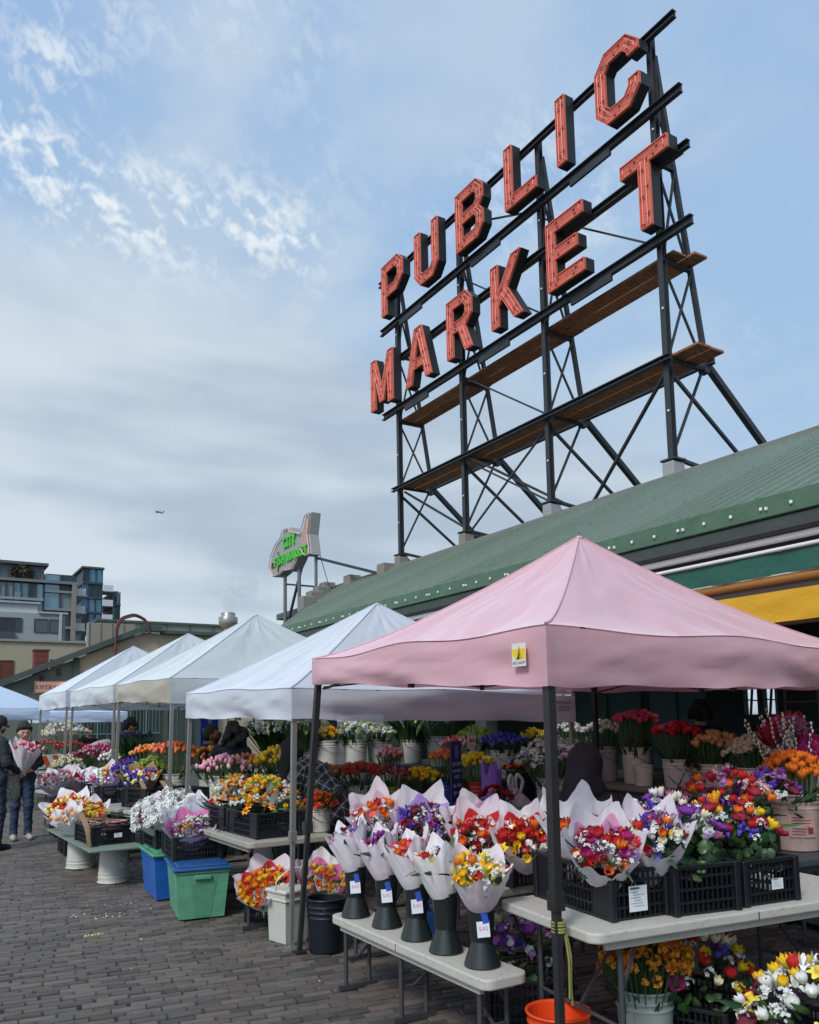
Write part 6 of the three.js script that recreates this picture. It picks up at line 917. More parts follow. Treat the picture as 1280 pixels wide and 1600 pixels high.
bunchIn('tall white and green lilies with sword leaves', W5, [4.2, 0.95, -10.35], mat.pailWhite, { n: 70, mix: [['bloomBig', 'white', 3], ['bloomBig', 'sage', 1.5], ['ball', 'white', 2], ['rose', 'hotpink', 0.4]], seed: 117, R: 0.44, up: 0.12, dome: 0.22, blades: 70, bladeSize: 2.4, jy: 0.1 });
bunchIn('white and lime lilies behind the sword leaves', W5, [4.66, 0.95, -10.2], mat.pailWhite, { n: 46, mix: [['bloomBig', 'cream', 3], ['ball', 'lime', 2], ['rose', 'white', 1]], seed: 118, R: 0.30, up: 0.12, dome: 0.2, blades: 30, bladeSize: 2.0, jy: 0.1 });
bunchIn('dark plum foliage and dried flowers in the middle', 'dark bucket', [3.95, 0.70, -9.4], mat.navyPlastic, { n: 90, mix: [['filler', 'mauve', 2], ['rose', 'burgundy', 2], ['spray', 'tan', 2], ['filler', 'cream', 1]], seed: 119, R: 0.34, up: 0.06, dome: 0.16 });
single('tiered_stand', 'dark tiered stand holding the tall white lilies', 'stand', join([box(-0.7, 0, -0.3, 0.75, 0.945, 0.3, 0.02), box(-0.6, 0, 0.31, 0.2, 0.69, 1.2, 0.02)]), std([0.06, 0.064, 0.068], 0.7), [4.3, 0, -10.35]);
// bins with crates on top
function tote(label, [x, z], turn, w, d, h, bm, lm) {
  const t = thing('storage_bin', label, 'bin', [x, 0, z], turn), taper = (s, y0, y1, in0, in1) => { const g = new THREE.BoxGeometry(1, 1, 1, 1, 1, 1), p = g.attributes.position; for (let i = 0; i < p.count; i++) { const up = p.getY(i) > 0, k = up ? in1 : in0; p.setXYZ(i, Math.sign(p.getX(i)) * (w / 2 - k), up ? y1 : y0, Math.sign(p.getZ(i)) * (d / 2 - k)); } return boxUV(g); };
  part('body', join([taper(0, 0.012, h - 0.04, 0.045, 0.012), box(-w / 2 + 0.1, 0, -d / 2 + 0.08, -w / 2 + 0.16, 0.012, d / 2 - 0.08), box(w / 2 - 0.16, 0, -d / 2 + 0.08, w / 2 - 0.1, 0.012, d / 2 - 0.08)]), bm, t);
  const panel = (a, b) => { const g = new THREE.BufferGeometry(), o = 0.0025, L = (y) => mix(d / 2 - 0.045, d / 2 - 0.012, (y - 0.012) / (h - 0.052)) + o, p = [[a + 0.05, 0.02], [b - 0.05, 0.02], [b, h - 0.10], [a, h - 0.10]].map(([x, y]) => [x, y, L(y)]); g.setAttribute('position', new THREE.Float32BufferAttribute([...p[0], ...p[1], ...p[2], ...p[0], ...p[2], ...p[3]], 3)); g.computeVertexNormals(); return boxUV(g); };
  part('raised_panel', panel(-w * 0.22, w * 0.26), bm, t); part('rim', join([box(-w / 2 + 0.004, h - 0.065, -d / 2 + 0.004, w / 2 - 0.004, h - 0.04, d / 2 - 0.004, 0.006)]), bm, t);
  part('handle', join([box(-0.07, h - 0.11, d / 2 - 0.012, 0.07, h - 0.075, d / 2 + 0.012, 0.006)]), bm, t);
  part('lid', join([box(-w / 2 - 0.012, h - 0.04, -d / 2 - 0.012, w / 2 + 0.012, h - 0.012, d / 2 + 0.012, 0.008), box(-w / 2 + 0.03, h - 0.0125, -d / 2 + 0.03, w / 2 - 0.03, h + 0.002, d / 2 - 0.03, 0.006)]), lm, t);
  return t;
}
tote('green storage bin with blue lid on the brick pavement', [2.24, -7.25], -0.16, 0.46, 0.72, 0.44, mat.binGreen, mat.lidBlue);
tote('blue storage bin with green lid behind the green one', [2.28, -8.16], -0.06, 0.50, 0.70, 0.44, mat.binBlue, mat.lidGreen);
crate('black crate on the blue lid of the green bin', [2.27, 0.444, -7.52], -0.10 + Math.PI / 2, 0.56, 0.40, 0.20);
crate('black crate on the green lid of the blue bin', [2.30, 0.444, -8.36], Math.PI / 2, 0.60, 0.40, 0.20);
bouquet('dried posy with bright pink tulle in clear film on the green bin', [2.26, 0.52, -7.48], { Rw: 0.27, H: 0.33, r0: 0.08, n: 34, mix: 'dried', liner: 'hotpink', lean: 0.45, leanTo: -0.4, fill: 0.5, lift: 0.5, wrap: phys([0.66, 0.66, 0.76], 0.4, { side: THREE.DoubleSide, transmission: 0.45, thickness: 0 }) });
bouquet('pale pink posy in film behind the bright pink one', [2.42, 0.56, -7.75], { Rw: 0.24, H: 0.33, r0: 0.06, n: 26, mix: 'orchid', liner: 'pink', lean: 0.3, leanTo: -0.6, near: false });
bouquet('white orchids in grey paper on the blue bin', [2.22, 0.54, -8.25], { Rw: 0.26, H: 0.32, r0: 0.06, n: 30, mix: 'orchid', liner: 'white', lean: 0.45, leanTo: -0.9, near: false, lift: 0.7, fill: 0.8 });
bouquet('white orchids with an orange tissue corner on the blue bin', [2.34, 0.54, -7.98], { Rw: 0.24, H: 0.34, r0: 0.06, n: 26, mix: 'orchid', liner: 'orange', lean: 0.3, leanTo: -0.5, near: false, lift: 0.7, fill: 0.8 });
bouquet('white orchids standing farther back over the blue bin', [2.38, 0.56, -8.62], { Rw: 0.25, H: 0.34, r0: 0.06, n: 30, mix: 'orchid', liner: 'white', lean: 0.3, leanTo: -0.9, near: false, lift: 0.7, fill: 0.85 });
// on the ground before the worn table
crate('black crate on the bricks holding wrapped yellow bouquets', [2.72, 0, -6.42], 0.3, 0.36, 0.56, 0.26);
bouquet('orange and yellow tulip bouquet with red lining low by the worn table', [2.50, 0.20, -6.22], { Rw: 0.25, H: 0.30, r0: 0.07, n: 34, mix: 'autumn', liner: 'red', lean: 0.55, leanTo: -0.8, fill: 0.68, lift: 0.55 });
bouquet('yellow tulips and greens in grey paper behind the tent poles', [2.92, 0.20, -6.16], { Rw: 0.24, H: 0.30, r0: 0.07, n: 26, mix: [['tulip', 'yellow', 2], ['tulip', 'orange', 1.5], ['rose', 'pink', 1], ['filler', 'sage', 2]], liner: 'hotpink', lean: 0.5, leanTo: -0.3, fill: 0.66, lift: 0.55, leaves: 16 });
{
  const p = thing('square_pail', 'white square pail with wire bail by the white tent pole', 'pail', [2.53, 0, -5.92], 0.25), g = new THREE.BoxGeometry(0.23, 0.38, 0.23, 1, 1, 1), a = g.attributes.position; for (let i = 0; i < a.count; i++) if (a.getY(i) < 0) { a.setX(i, a.getX(i) * 0.88); a.setZ(i, a.getZ(i) * 0.88); } g.translate(0, 0.192, 0);
  part('body', boxUV(g), std([0.55, 0.57, 0.54], 0.5, { map: rep(texStain, 3) }), p); part('rim', join([box(-0.128, 0.352, -0.128, 0.128, 0.384, 0.128, 0.01), box(-0.123, 0.30, -0.123, 0.123, 0.315, 0.123, 0.004)]), mat.pailWhite, p); part('bail', tube([[-0.125, 0.36, 0], [-0.14, 0.46, 0.05], [-0.06, 0.53, 0.09], [0.06, 0.53, 0.09], [0.14, 0.46, 0.05], [0.125, 0.36, 0]], 0.005, 30, 6), mat.white, p); part('cord', join([moved(new THREE.TorusGeometry(0.06, 0.004, 6, 24), 0.02, 0.52, 0.16, 0.2, 0.4), moved(new THREE.TorusGeometry(0.045, 0.004, 6, 24), 0.03, 0.50, 0.17, 0.1, 0.1)]), std([0.6, 0.55, 0.5], 0.7), p);
}
bucket('empty black ribbed bucket at the foot of the pink tent pole', [2.64, 0, -5.50], mat.navyPlastic, { h: 0.37, r1: 0.14, r0: 0.118, ribs: 3, handleTurn: 0.9 });
// ---------------------------------------------------------------- second and third white tents
{
  const b = thing('board_shelf', 'grey-green board laid across two upturned buckets', 'shelf', [1.83, 0, -9.75], 0.04); part('board', box(-0.27, 0.375, -1.1, 0.27, 0.395, 1.1, 0.004), mat.board, b); part('cut_mark', box(-0.20, 0.3955, 0.78, -0.12, 0.397, 0.84), mat.steelBlack, b);
  for (const [i, x, z] of [[0, 1.93, -9.12], [1, 1.80, -10.25]]) { const u = bucket(['upturned white bucket under the near end of the board', 'upturned white bucket under the far half of the board'][i], [x, 0.374, z], mat.pailWhite, { h: 0.372, handle: i ? 'down' : 0, label: i ? null : [0.09, 0.1, sticker('#d5d5d2', '#9a9a98')], labelTurn: 2.6 }); u.rotation.x = Math.PI; }
}
crate('flat black crate of ribbons on the grey-green board', [1.87, 0.396, -9.30], 0.08, 0.42, 0.60, 0.19, { cards: [[0, 1, 0.09, 0.05, 0.08, 0.045]] });
{ const b = thing('ribbon_tangle', 'reddish brown ribbons lying in the flat crate', 'ribbons', [1.87, 0.56, -9.30], 0.08), q = rng(44); for (let i = 0; i < 12; i++) { const pts = []; for (let k = 0; k < 6; k++) pts.push(V((q() - 0.5) * 0.40, 0.01 + q() * 0.05, (q() - 0.5) * 0.56)); part('ribbon', tube(pts, 0.007, 26, 4), std(i % 3 ? [0.16, 0.065, 0.05] : [0.45, 0.26, 0.2], 0.5), b); } part('pile', moved(new THREE.SphereGeometry(0.2, 16, 8), 0, -0.02, 0, 0, 0, 0, [0.95, 0.2, 1.35]), std([0.07, 0.03, 0.026], 0.8), b); }
for (const [i, x, y, z, t] of [[0, 1.66, 0.40, -8.96, 0.3], [1, 2.52, 0.62, -10.10, 0.2], [2, 2.72, 0.62, -9.86, 0.1]]) { const s = single('kraft_tag', ['kraft paper strip sticking out over the board edge', 'kraft paper strip on the crate under the brown-paper bouquet', 'curled kraft paper strip by the red dried flowers'][i], 'tag', surf(2, 6, (u, v) => [(u - 0.5) * 0.06, v * 0.32, -0.30 * v * (i === 2 ? v * v : v * 0.7)]), mat.kraft, [x, y, z], t); }
foldingTable('pale folding table in the second white tent, carrying stacked crates', [2.62, -10.35], Math.PI / 2 + 0.25, 1.6, 0.6, 0.60);
crate('black crate on the pale table below the brown-paper bouquet', [2.58, 0.602, -10.35], Math.PI / 2 + 0.25, 0.56, 0.36, 0.26);
crate('black crate on the pale table behind the tent pole', [2.92, 0.602, -10.0], Math.PI / 2 + 0.25, 0.52, 0.34, 0.26);
bouquet('iris and red tulip bouquet wrapped in brown kraft paper', [2.60, 0.72, -10.7], { Rw: 0.25, H: 0.34, r0: 0.05, n: 40, mix: [['iris', 'violet', 3], ['tulip', 'red', 1.4], ['filler', 'white', 3], ['tulip', 'lemon', 1.2], ['tulip', 'white', 1.4]], liner: null, wrap: mat.kraft, lean: 0.35, leanTo: -0.5, near: false, fill: 0.75, lift: 0.68 });
foldingTable('pale folding table in the third white tent', [2.35, -11.9], Math.PI / 2 + 0.1, 1.2, 0.6, 0.58);
crate('black crate on the third tent table, nearer the pole', [2.42, 0.582, -11.55], Math.PI / 2, 0.5, 0.36, 0.25);
crate('black crate on the third tent table, farther back', [2.36, 0.582, -12.2], Math.PI / 2, 0.5, 0.36, 0.25);
bouquet('white, yellow and pink tulip bouquet in lilac-white paper on the third tent table', [2.44, 0.70, -11.8], { Rw: 0.27, H: 0.34, r0: 0.05, n: 36, mix: [['tulip', 'white', 2], ['tulip', 'cream', 1.5], ['tulip', 'yellow', 2], ['tulip', 'hotpink', 1], ['filler', 'white', 1]], liner: 'purple', lean: 0.4, leanTo: -0.7, near: false, fill: 0.78, lift: 0.7 });
bouquet('orange and white tulip bouquet beside the third tent pole', [2.70, 0.70, -11.9], { Rw: 0.24, H: 0.34, r0: 0.05, n: 30, mix: [['tulip', 'white', 2], ['tulip', 'orange', 1.2], ['tulip', 'cream', 2]], liner: 'white', lean: 0.3, leanTo: -0.3, near: false, fill: 0.78, lift: 0.7 });
bouquet('red and yellow tulip bouquet in lilac paper at the end of the board', [1.78, 0.42, -10.75], { Rw: 0.30, H: 0.34, r0: 0.06, n: 34, mix: [['tulip', 'lemon', 2.5], ['tulip', 'red', 1.5], ['tulip', 'peach', 1]], liner: 'red', lean: 0.45, leanTo: -0.8, near: false, fill: 0.7, lift: 0.66 });
bouquet('yellow rosebud bouquet in grey-lilac paper on the board', [1.92, 0.42, -10.25], { Rw: 0.22, H: 0.30, r0: 0.06, n: 22, mix: [['rose', 'lemon', 3], ['rose', 'amber', 1.5], ['rose', 'coral', 1]], liner: 'orange', lean: 0.45, leanTo: -0.4, near: false, fill: 0.7, lift: 0.66, size: 1.3 });
bouquet('folded grey-lilac paper cone at the near edge of the board', [1.68, 0.42, -10.0], { Rw: 0.20, H: 0.30, r0: 0.05, n: 8, mix: [['tulip', 'peach', 1]], liner: 'white', lean: 0.5, leanTo: -1.0, near: false });
crate('black crate standing on the bricks by the far end of the board', [1.98, 0, -11.5], Math.PI / 2, 0.5, 0.36, 0.3);
crate('black crate on the bricks below the pink bouquets', [2.16, 0, -13.4], Math.PI / 2, 0.56, 0.4, 0.36);
crate('black crate stacked on the one below the pink bouquets', [2.16, 0.362, -13.4], Math.PI / 2, 0.56, 0.4, 0.2);
bouquet('pink tulip bouquet in white paper, left of the third tent pole', [2.05, 0.58, -13.55], { Rw: 0.30, H: 0.34, r0: 0.06, n: 30, mix: [['tulip', 'white', 2], ['tulip', 'pink', 2], ['tulip', 'coral', 1.5]], liner: 'blush', lean: 0.4, leanTo: -0.8, near: false, fill: 0.75, lift: 0.7 });
bouquet('rose and white bouquet in white paper behind the third tent pole', [2.32, 0.58, -13.8], { Rw: 0.28, H: 0.34, r0: 0.06, n: 26, mix: [['tulip', 'white', 2], ['tulip', 'pink', 2], ['rose', 'red', 1]], liner: 'pink', lean: 0.3, leanTo: -0.4, near: false, fill: 0.75, lift: 0.7 });
{ const s = thing('price_board', 'small handwritten white price board by the third tent pole', 'sign', [2.5, 0.62, -12.75], -0.2); const d = decal(0.42, 0.34, 200, 160, g => { g.fillStyle = '#cdd6e4'; g.fillRect(0, 0, 200, 160); g.strokeStyle = '#4a5a78'; g.lineWidth = 4; for (const [y, w] of [[34, 110], [70, 130], [104, 90]]) { g.beginPath(); g.moveTo(34, y); for (let x = 34; x < 34 + w; x += 9) g.lineTo(x, y + 7 * Math.sin(x * 1.7)); g.stroke(); } g.strokeStyle = '#c05a6a'; g.beginPath(); for (let x = 30; x < 160; x += 8) g.lineTo(x, 136 + 5 * Math.sin(x)); g.stroke(); }); part('board', box(-0.22, 0, -0.02, 0.22, 0.36, 0, 0.004), mat.white, s).rotation.x = -0.45; const m = part('writing', d.geo, d.mat, s); m.position.set(0, 0.165, -0.074); m.rotation.x = -0.45; part('leg', join([bar([-0.15, -0.62, 0], [-0.15, 0.02, 0], 0.03), bar([0.15, -0.62, 0], [0.15, 0.02, 0], 0.03)]), mat.greyLeg, s); }
foldingTable('folding table of tall buckets at the back of the second white tent', [3.1, -10.95], 0.25, 2.0, 0.7, 0.62, { mat: mat.pailGrey });
bunchIn('tall orange tulips in the second white tent', W5, [3.02, 0.622, -10.78], mat.pailWhite, { n: 70, mix: [['tulip', 'orange', 2], ['tulip', 'coral', 2], ['tulip', [.75, .16, .05], 2]], seed: 121, R: 0.27, up: 0.26, dome: 0.1 });
bunchIn('orange and yellow tulips left of the couple', W5, [3.42, 0.622, -10.55], mat.pailWhite, { n: 64, mix: [['tulip', 'orange', 2], ['tulip', 'amber', 2], ['tulip', 'coral', 1]], seed: 122, R: 0.28, up: 0.16, dome: 0.14, blades: 34 });
bunchIn('peach and orange tulips left of the tall bucket', W5, [2.85, 0.622, -11.3], mat.pailWhite, { n: 60, mix: [['tulip', 'orange', 2], ['tulip', 'peach', 2]], seed: 123, R: 0.25, up: 0.24, dome: 0.1 });
bunchIn('lime green leaves by the tent pole', 'dark bucket', [2.74, 0.622, -10.95], mat.navyPlastic, { n: 60, mix: [['spray', 'lime', 3], ['ball', 'lime', 1]], seed: 124, R: 0.22, up: 0.06, dome: 0.1 });
bunchIn('deep violet irises in the royal blue bucket', 'royal blue bucket', [2.66, 0.60, -11.45], mat.pailBlue, { n: 70, mix: [['iris', 'purple', 3], ['iris', 'violet', 3]], seed: 125, R: 0.28, up: 0.05, dome: 0.12 });
bunchIn('tall dark green iris buds before the curly-haired vendor', 'black tall bucket', [3.12, 0.70, -13.55], mat.navyPlastic, { n: 70, mix: [['spike', [.04, .03, .12], 1]], seed: 126, R: 0.27, up: 0.34, dome: 0.02, blades: 80, bladeSize: 2.6 });
bunchIn('cream tulips behind the third tent pole', W5, [2.92, 0.62, -13.7], mat.pailWhite, { n: 50, mix: [['tulip', 'cream', 2], ['tulip', 'white', 2]], seed: 127, R: 0.25, up: 0.08, dome: 0.12 });
bunchIn('pink and rose flowers at the back of the third tent', W5, [2.92, 0.62, -15.0], mat.pailWhite, { n: 90, mix: [['tulip', 'hotpink', 2], ['tulip', 'magenta', 2], ['rose', 'pink', 1]], seed: 128, R: 0.42, up: 0.12, dome: 0.16 });
bunchIn('dark leaves and pink roses on the third tent stand', W5, [2.66, 0.60, -14.9], mat.pailWhite, { n: 46, mix: [['rose', 'hotpink', 1], ['rose', 'burgundy', 2], ['rose', 'cream', 1]], seed: 129, R: 0.34, up: 0.06, dome: 0.16, blades: 60 });
bunchIn('cream lilac clusters left of the dark leaves', W5, [2.38, 0.56, -14.9], mat.pailWhite, { n: 40, mix: [['ball', 'cream', 3]], seed: 130, R: 0.22, up: -0.02, dome: 0.16, size: 1.3 });
foldingTable('folding table under the pink and cream bunches of the third tent', [2.75, -14.6], 0.2, 1.6, 0.9, 0.58, { mat: mat.pailGrey });
bunchIn('white lilies in the far stall', W5, [3.2, 0.75, -20.6], mat.pailWhite, { n: 50, mix: [['bloomBig', 'white', 3], ['bloomBig', 'cream', 2]], seed: 131, R: 0.5, up: 0.28, dome: 0.2, size: 1.3, jy: 0.1 });
bunchIn('red and orange tulips in the far stall', W5, [3.25, 0.62, -20.0], mat.pailWhite, { n: 60, mix: [['tulip', 'red', 3], ['tulip', 'orange', 1.5]], seed: 132, R: 0.34, up: 0.14, dome: 0.1 });
bunchIn('rusty red flowers at the left of the far stall', W5, [2.72, 0.66, -20.4], mat.pailGrey, { n: 60, mix: [['tulip', 'rust', 3], ['tulip', 'crimson', 1.5]], seed: 133, R: 0.34, up: 0.16, dome: 0.1 });
foldingTable('folding table of the far stall', [3.0, -20.3], 0.1, 1.6, 0.9, 0.60, { mat: mat.pailGrey });
{ // striped barricade
  const b = thing('traffic_barricade', 'folding traffic barricade with orange and white diagonal stripes', 'barricade', [2.56, 0, -18.1], 0.25);
  const d = decal(0.9, 0.22, 256, 64, g => { g.fillStyle = '#d8d4cc'; g.fillRect(0, 0, 256, 64); g.fillStyle = '#d2541c'; for (let i = -1; i < 5; i++) { g.beginPath(); g.moveTo(i * 64 + 6, 0); g.lineTo(i * 64 + 38, 0); g.lineTo(i * 64 + 70, 64); g.lineTo(i * 64 + 38, 64); g.fill(); } });
  part('rail', box(-0.46, 0.80, -0.02, 0.46, 1.04, 0, 0.004), mat.white, b); const m = part('stripes', d.geo, d.mat, b); m.position.set(0, 0.92, 0.003); part('lower_rail', box(-0.46, 0.40, -0.02, 0.46, 0.55, 0, 0.004), mat.white, b); for (const s of [-1, 1]) part('leg', join([bar([s * 0.4, 0, 0.18], [s * 0.4, 1.08, -0.02], 0.04), bar([s * 0.4, 0, -0.25], [s * 0.4, 1.06, -0.04], 0.04)]), mat.white, b);
}
{ const g = surf(20, 10, (u, v) => { const a = v * 6.283, r = 0.14 * Math.pow(Math.sin(Math.PI * (0.06 + 0.88 * u)), 0.5); return [(u - 0.5) * 0.9, 0.14 + Math.sin(a) * r + 0.25 * u * (1 - u), Math.cos(a) * r]; }); single('tarpaulin_roll', 'grey-white tarpaulin rolled up at the back of the third tent', 'tarpaulin', g, std([0.45, 0.46, 0.47], 0.6, { map: stain3 }), [3.3, 1.02, -16.2], 0.3); single('back_stand', 'dark stand under the rolled tarpaulin', 'stand', join([box(-0.5, 0, -0.25, 0.5, 1.02, 0.25, 0.02), box(-0.53, 0.99, -0.28, 0.53, 1.021, 0.28)]), std([0.06, 0.062, 0.066], 0.7), [3.3, 0, -16.2], 0.3); }
// ---- litter: petals and a dropped leaf on the bricks
{ const q = rng(99), l = []; for (let i = 0; i < 62; i++) { const c = i < 50, x = c ? 1.62 + (q() - 0.5) * 0.7 : 1 + q() * 1.6, z = c ? -7.75 + (q() - 0.5) * 0.8 : -3.4 - q() * 6, s = 0.004 + 0.010 * q() * q(); l.push(clean(paint(moved(new THREE.IcosahedronGeometry(1, 0), x, 0.008, z, q() * 3, q() * 6, 0, [s, s * 0.45, s * 0.7]), () => [0.62, 0.58, 0.46]))); }
  const m = single('petal_litter', 'scattered pale petals and crumbs on the brick pavement', 'litter', mergeGeometries(l), mat.petals); m.userData.kind = 'stuff';
  single('fallen_petals', 'small heap of yellow petals lying on the bricks', 'petals', join([0, 1, 2, 3, 4, 5, 6, 7].map(i => moved(B.leaf[i % 3], (i - 4) * 0.016, 0.006, (i % 3) * 0.008, 1.35, i * 2.1, 0.3, 0.62))), std([0.72, 0.62, 0.05], 0.6, { side: THREE.DoubleSide }), [1.34, 0.0, -6.95]); }
// ---------------------------------------------------------------- people: one continuous skin over a posed skeleton
function surfaceNet(lo, hi, cell, field) {   // naive surface nets
  const n = [0, 1, 2].map(i => Math.ceil((hi[i] - lo[i]) / cell) + 1), [nx, ny, nz] = n, F = new Float32Array(nx * ny * nz), id = (i, j, k) => (k * ny + j) * nx + i;
  for (let k = 0; k < nz; k++) for (let j = 0; j < ny; j++) for (let i = 0; i < nx; i++) F[id(i, j, k)] = field(lo[0] + i * cell, lo[1] + j * cell, lo[2] + k * cell);
  const map = new Int32Array(nx * ny * nz).fill(-1), pos = [], ix = [], E = [[0, 1], [2, 3], [4, 5], [6, 7], [0, 2], [1, 3], [4, 6], [5, 7], [0, 4], [1, 5], [2, 6], [3, 7]];
  for (let k = 0; k < nz - 1; k++) for (let j = 0; j < ny - 1; j++) for (let i = 0; i < nx - 1; i++) {
    const v = []; for (let c = 0; c < 8; c++) v.push(F[id(i + (c & 1), j + ((c >> 1) & 1), k + (c >> 2))]); let s = 0; for (const q of v) if (q < 0) s++; if (s === 0 || s === 8) continue;
    let x = 0, y = 0, z = 0, m = 0; for (const [a, b] of E) { if ((v[a] < 0) === (v[b] < 0)) continue; const t = v[a] / (v[a] - v[b]); x += mix(a & 1, b & 1, t); y += mix((a >> 1) & 1, (b >> 1) & 1, t); z += mix(a >> 2, b >> 2, t); m++; }
    map[id(i, j, k)] = pos.length / 3; pos.push(lo[0] + (i + x / m) * cell, lo[1] + (j + y / m) * cell, lo[2] + (k + z / m) * cell);
  }
  for (let k = 1; k < nz - 1; k++) for (let j = 1; j < ny - 1; j++) for (let i = 1; i < nx - 1; i++) {
    const f = F[id(i, j, k)]; const q = (a, b, c, d, flip) => { if (a < 0 || b < 0 || c < 0 || d < 0) return; flip ? ix.push(a, b, c, a, c, d) : ix.push(a, c, b, a, d, c); };
    if ((f < 0) !== (F[id(i + 1, j, k)] < 0)) q(map[id(i, j - 1, k - 1)], map[id(i, j, k - 1)], map[id(i, j, k)], map[id(i, j - 1, k)], f < 0);
    if ((f < 0) !== (F[id(i, j + 1, k)] < 0)) q(map[id(i - 1, j, k - 1)], map[id(i - 1, j, k)], map[id(i, j, k)], map[id(i, j, k - 1)], f < 0);
    if ((f < 0) !== (F[id(i, j, k + 1)] < 0)) q(map[id(i - 1, j - 1, k)], map[id(i, j - 1, k)], map[id(i, j, k)], map[id(i - 1, j, k)], f < 0);
  }
  const g = new THREE.BufferGeometry(); g.setAttribute('position', new THREE.Float32BufferAttribute(pos, 3)); g.setIndex(ix); g.computeVertexNormals(); return g;
}
// bones: [ax, ay, az, ra, bx, by, bz, rb, colour]; returns a mesh geometry coloured by the nearest bone
function flesh(bones, cell, smooth = 0.03, colorAt) {
  const lo = [1e9, 1e9, 1e9], hi = [-1e9, -1e9, -1e9]; for (const b of bones) for (const [o, r] of [[0, b[3]], [4, b[7]]]) for (let i = 0; i < 3; i++) { lo[i] = Math.min(lo[i], b[o + i] - r - 2 * cell); hi[i] = Math.max(hi[i], b[o + i] + r + 2 * cell); }
  const dist = (b, x, y, z) => { const ux = b[4] - b[0], uy = b[5] - b[1], uz = b[6] - b[2], L = ux * ux + uy * uy + uz * uz || 1e-9, t = Math.max(0, Math.min(1, ((x - b[0]) * ux + (y - b[1]) * uy + (z - b[2]) * uz) / L)), dx = x - b[0] - ux * t, dy = y - b[1] - uy * t, dz = (z - b[2] - uz * t) * (b[9] || 1); return Math.sqrt(dx * dx + dy * dy + dz * dz) - mix(b[3], b[7], t); };
  const field = (x, y, z) => { let d = 1; for (const b of bones) { const e = dist(b, x, y, z), k = b[10] || smooth; const h = Math.max(0, 1 - Math.abs(d - e) / k); d = Math.min(d, e) - h * h * k * 0.25; } return d; };
  const g = surfaceNet(lo, hi, cell, field);
  if (cell > 0.0125) { const p = g.attributes.position, n = g.attributes.normal; for (let i = 0; i < p.count; i++) { const x = p.getX(i), y = p.getY(i), z = p.getZ(i), d = 0.007 * noise3(x * 9, y * 16, z * 9) + 0.004 * (1 - Math.abs(noise3(x * 20 + 5, y * 26, z * 20))); p.setXYZ(i, x + n.getX(i) * d, y + n.getY(i) * d, z + n.getZ(i) * d); } g.computeVertexNormals(); }
  return paint(g, (x, y, z) => { let m = 1e9, c = null; for (const b of bones) { const e = dist(b, x, y, z) + (b[11] || 0); if (e < m) { m = e; c = b[8]; } } return colorAt ? colorAt(x, y, z, c) : c; });
}
const bodyMat = std([1, 1, 1], 0.75, { vertexColors: true, bumpMap: rep(texCloth, 3), bumpScale: 0.0 });
const SKIN = [0.46, 0.27, 0.18], BROWN = [0.17, 0.085, 0.05];
// head at (0,0,0) = centre, facing +Z, up +Y, 0.23 tall
function headGeo(skin, o = {}) {
  const b = [[0, 0.03, -0.012, 0.086, 0, 0.0, 0.0, 0.084, skin], [0, -0.02, 0.012, 0.070, 0, -0.078, 0.030, 0.044, skin], [0, 0.012, 0.086, 0.011, 0, -0.024, 0.100, 0.015, skin, 1, 0.02], [-0.078, -0.008, -0.008, 0.018, -0.080, -0.034, -0.004, 0.012, skin, 1, 0.01], [0.078, -0.008, -0.008, 0.018, 0.080, -0.034, -0.004, 0.012, skin, 1, 0.01], [-0.028, 0.028, 0.078, 0.014, 0.028, 0.028, 0.078, 0.014, skin, 1, 0.02], [-0.018, -0.055, 0.078, 0.010, 0.018, -0.055, 0.078, 0.010, skin, 1, 0.015], [-0.045, -0.02, 0.05, 0.022, -0.03, -0.05, 0.05, 0.02, skin], [0.045, -0.02, 0.05, 0.022, 0.03, -0.05, 0.05, 0.02, skin]];
  return flesh(b, 0.006, 0.035, (x, y, z, c) => {
    if (z > 0.055) {
      const ex = Math.abs(x) - 0.032, ey = y - 0.004; if (ex * ex / 0.00020 + ey * ey / 0.00005 < 1) return [0.03, 0.02, 0.018];
      if (Math.abs(ex) < 0.020 && Math.abs(y - 0.026 + ex * ex * 12) < 0.0055) return [0.05, 0.03, 0.025];
      if (Math.abs(x) < 0.024 && Math.abs(y + 0.054) < 0.007) return [skin[0] * 0.85, skin[1] * 0.5, skin[2] * 0.5];
      if (o.beard && y < -0.03 && !(Math.abs(x) < 0.02 && y > -0.05)) return [0.06, 0.035, 0.025];
    } else if (o.beard && y < -0.035 && z > 0.0) return [0.06, 0.035, 0.025];
    return c;
  });
}
function hairGeo(bones, cell = 0.009, c = [0.016, 0.012, 0.011]) { return paint(flesh(bones.map(b => [...b.slice(0, 8), c, ...b.slice(8)]), cell, 0.03), (x, y, z) => { const n = 0.75 + 0.35 * noise3(x * 70, y * 22, z * 70); return c.map(v => v * n); }); }
const capHair = [[0, 0.045, -0.03, 0.092, 0, 0.0, -0.045, 0.086], [0, 0.085, 0.02, 0.05, 0, 0.10, -0.03, 0.05], [-0.06, 0.03, 0.0, 0.035, 0.06, 0.03, 0.0, 0.035]];
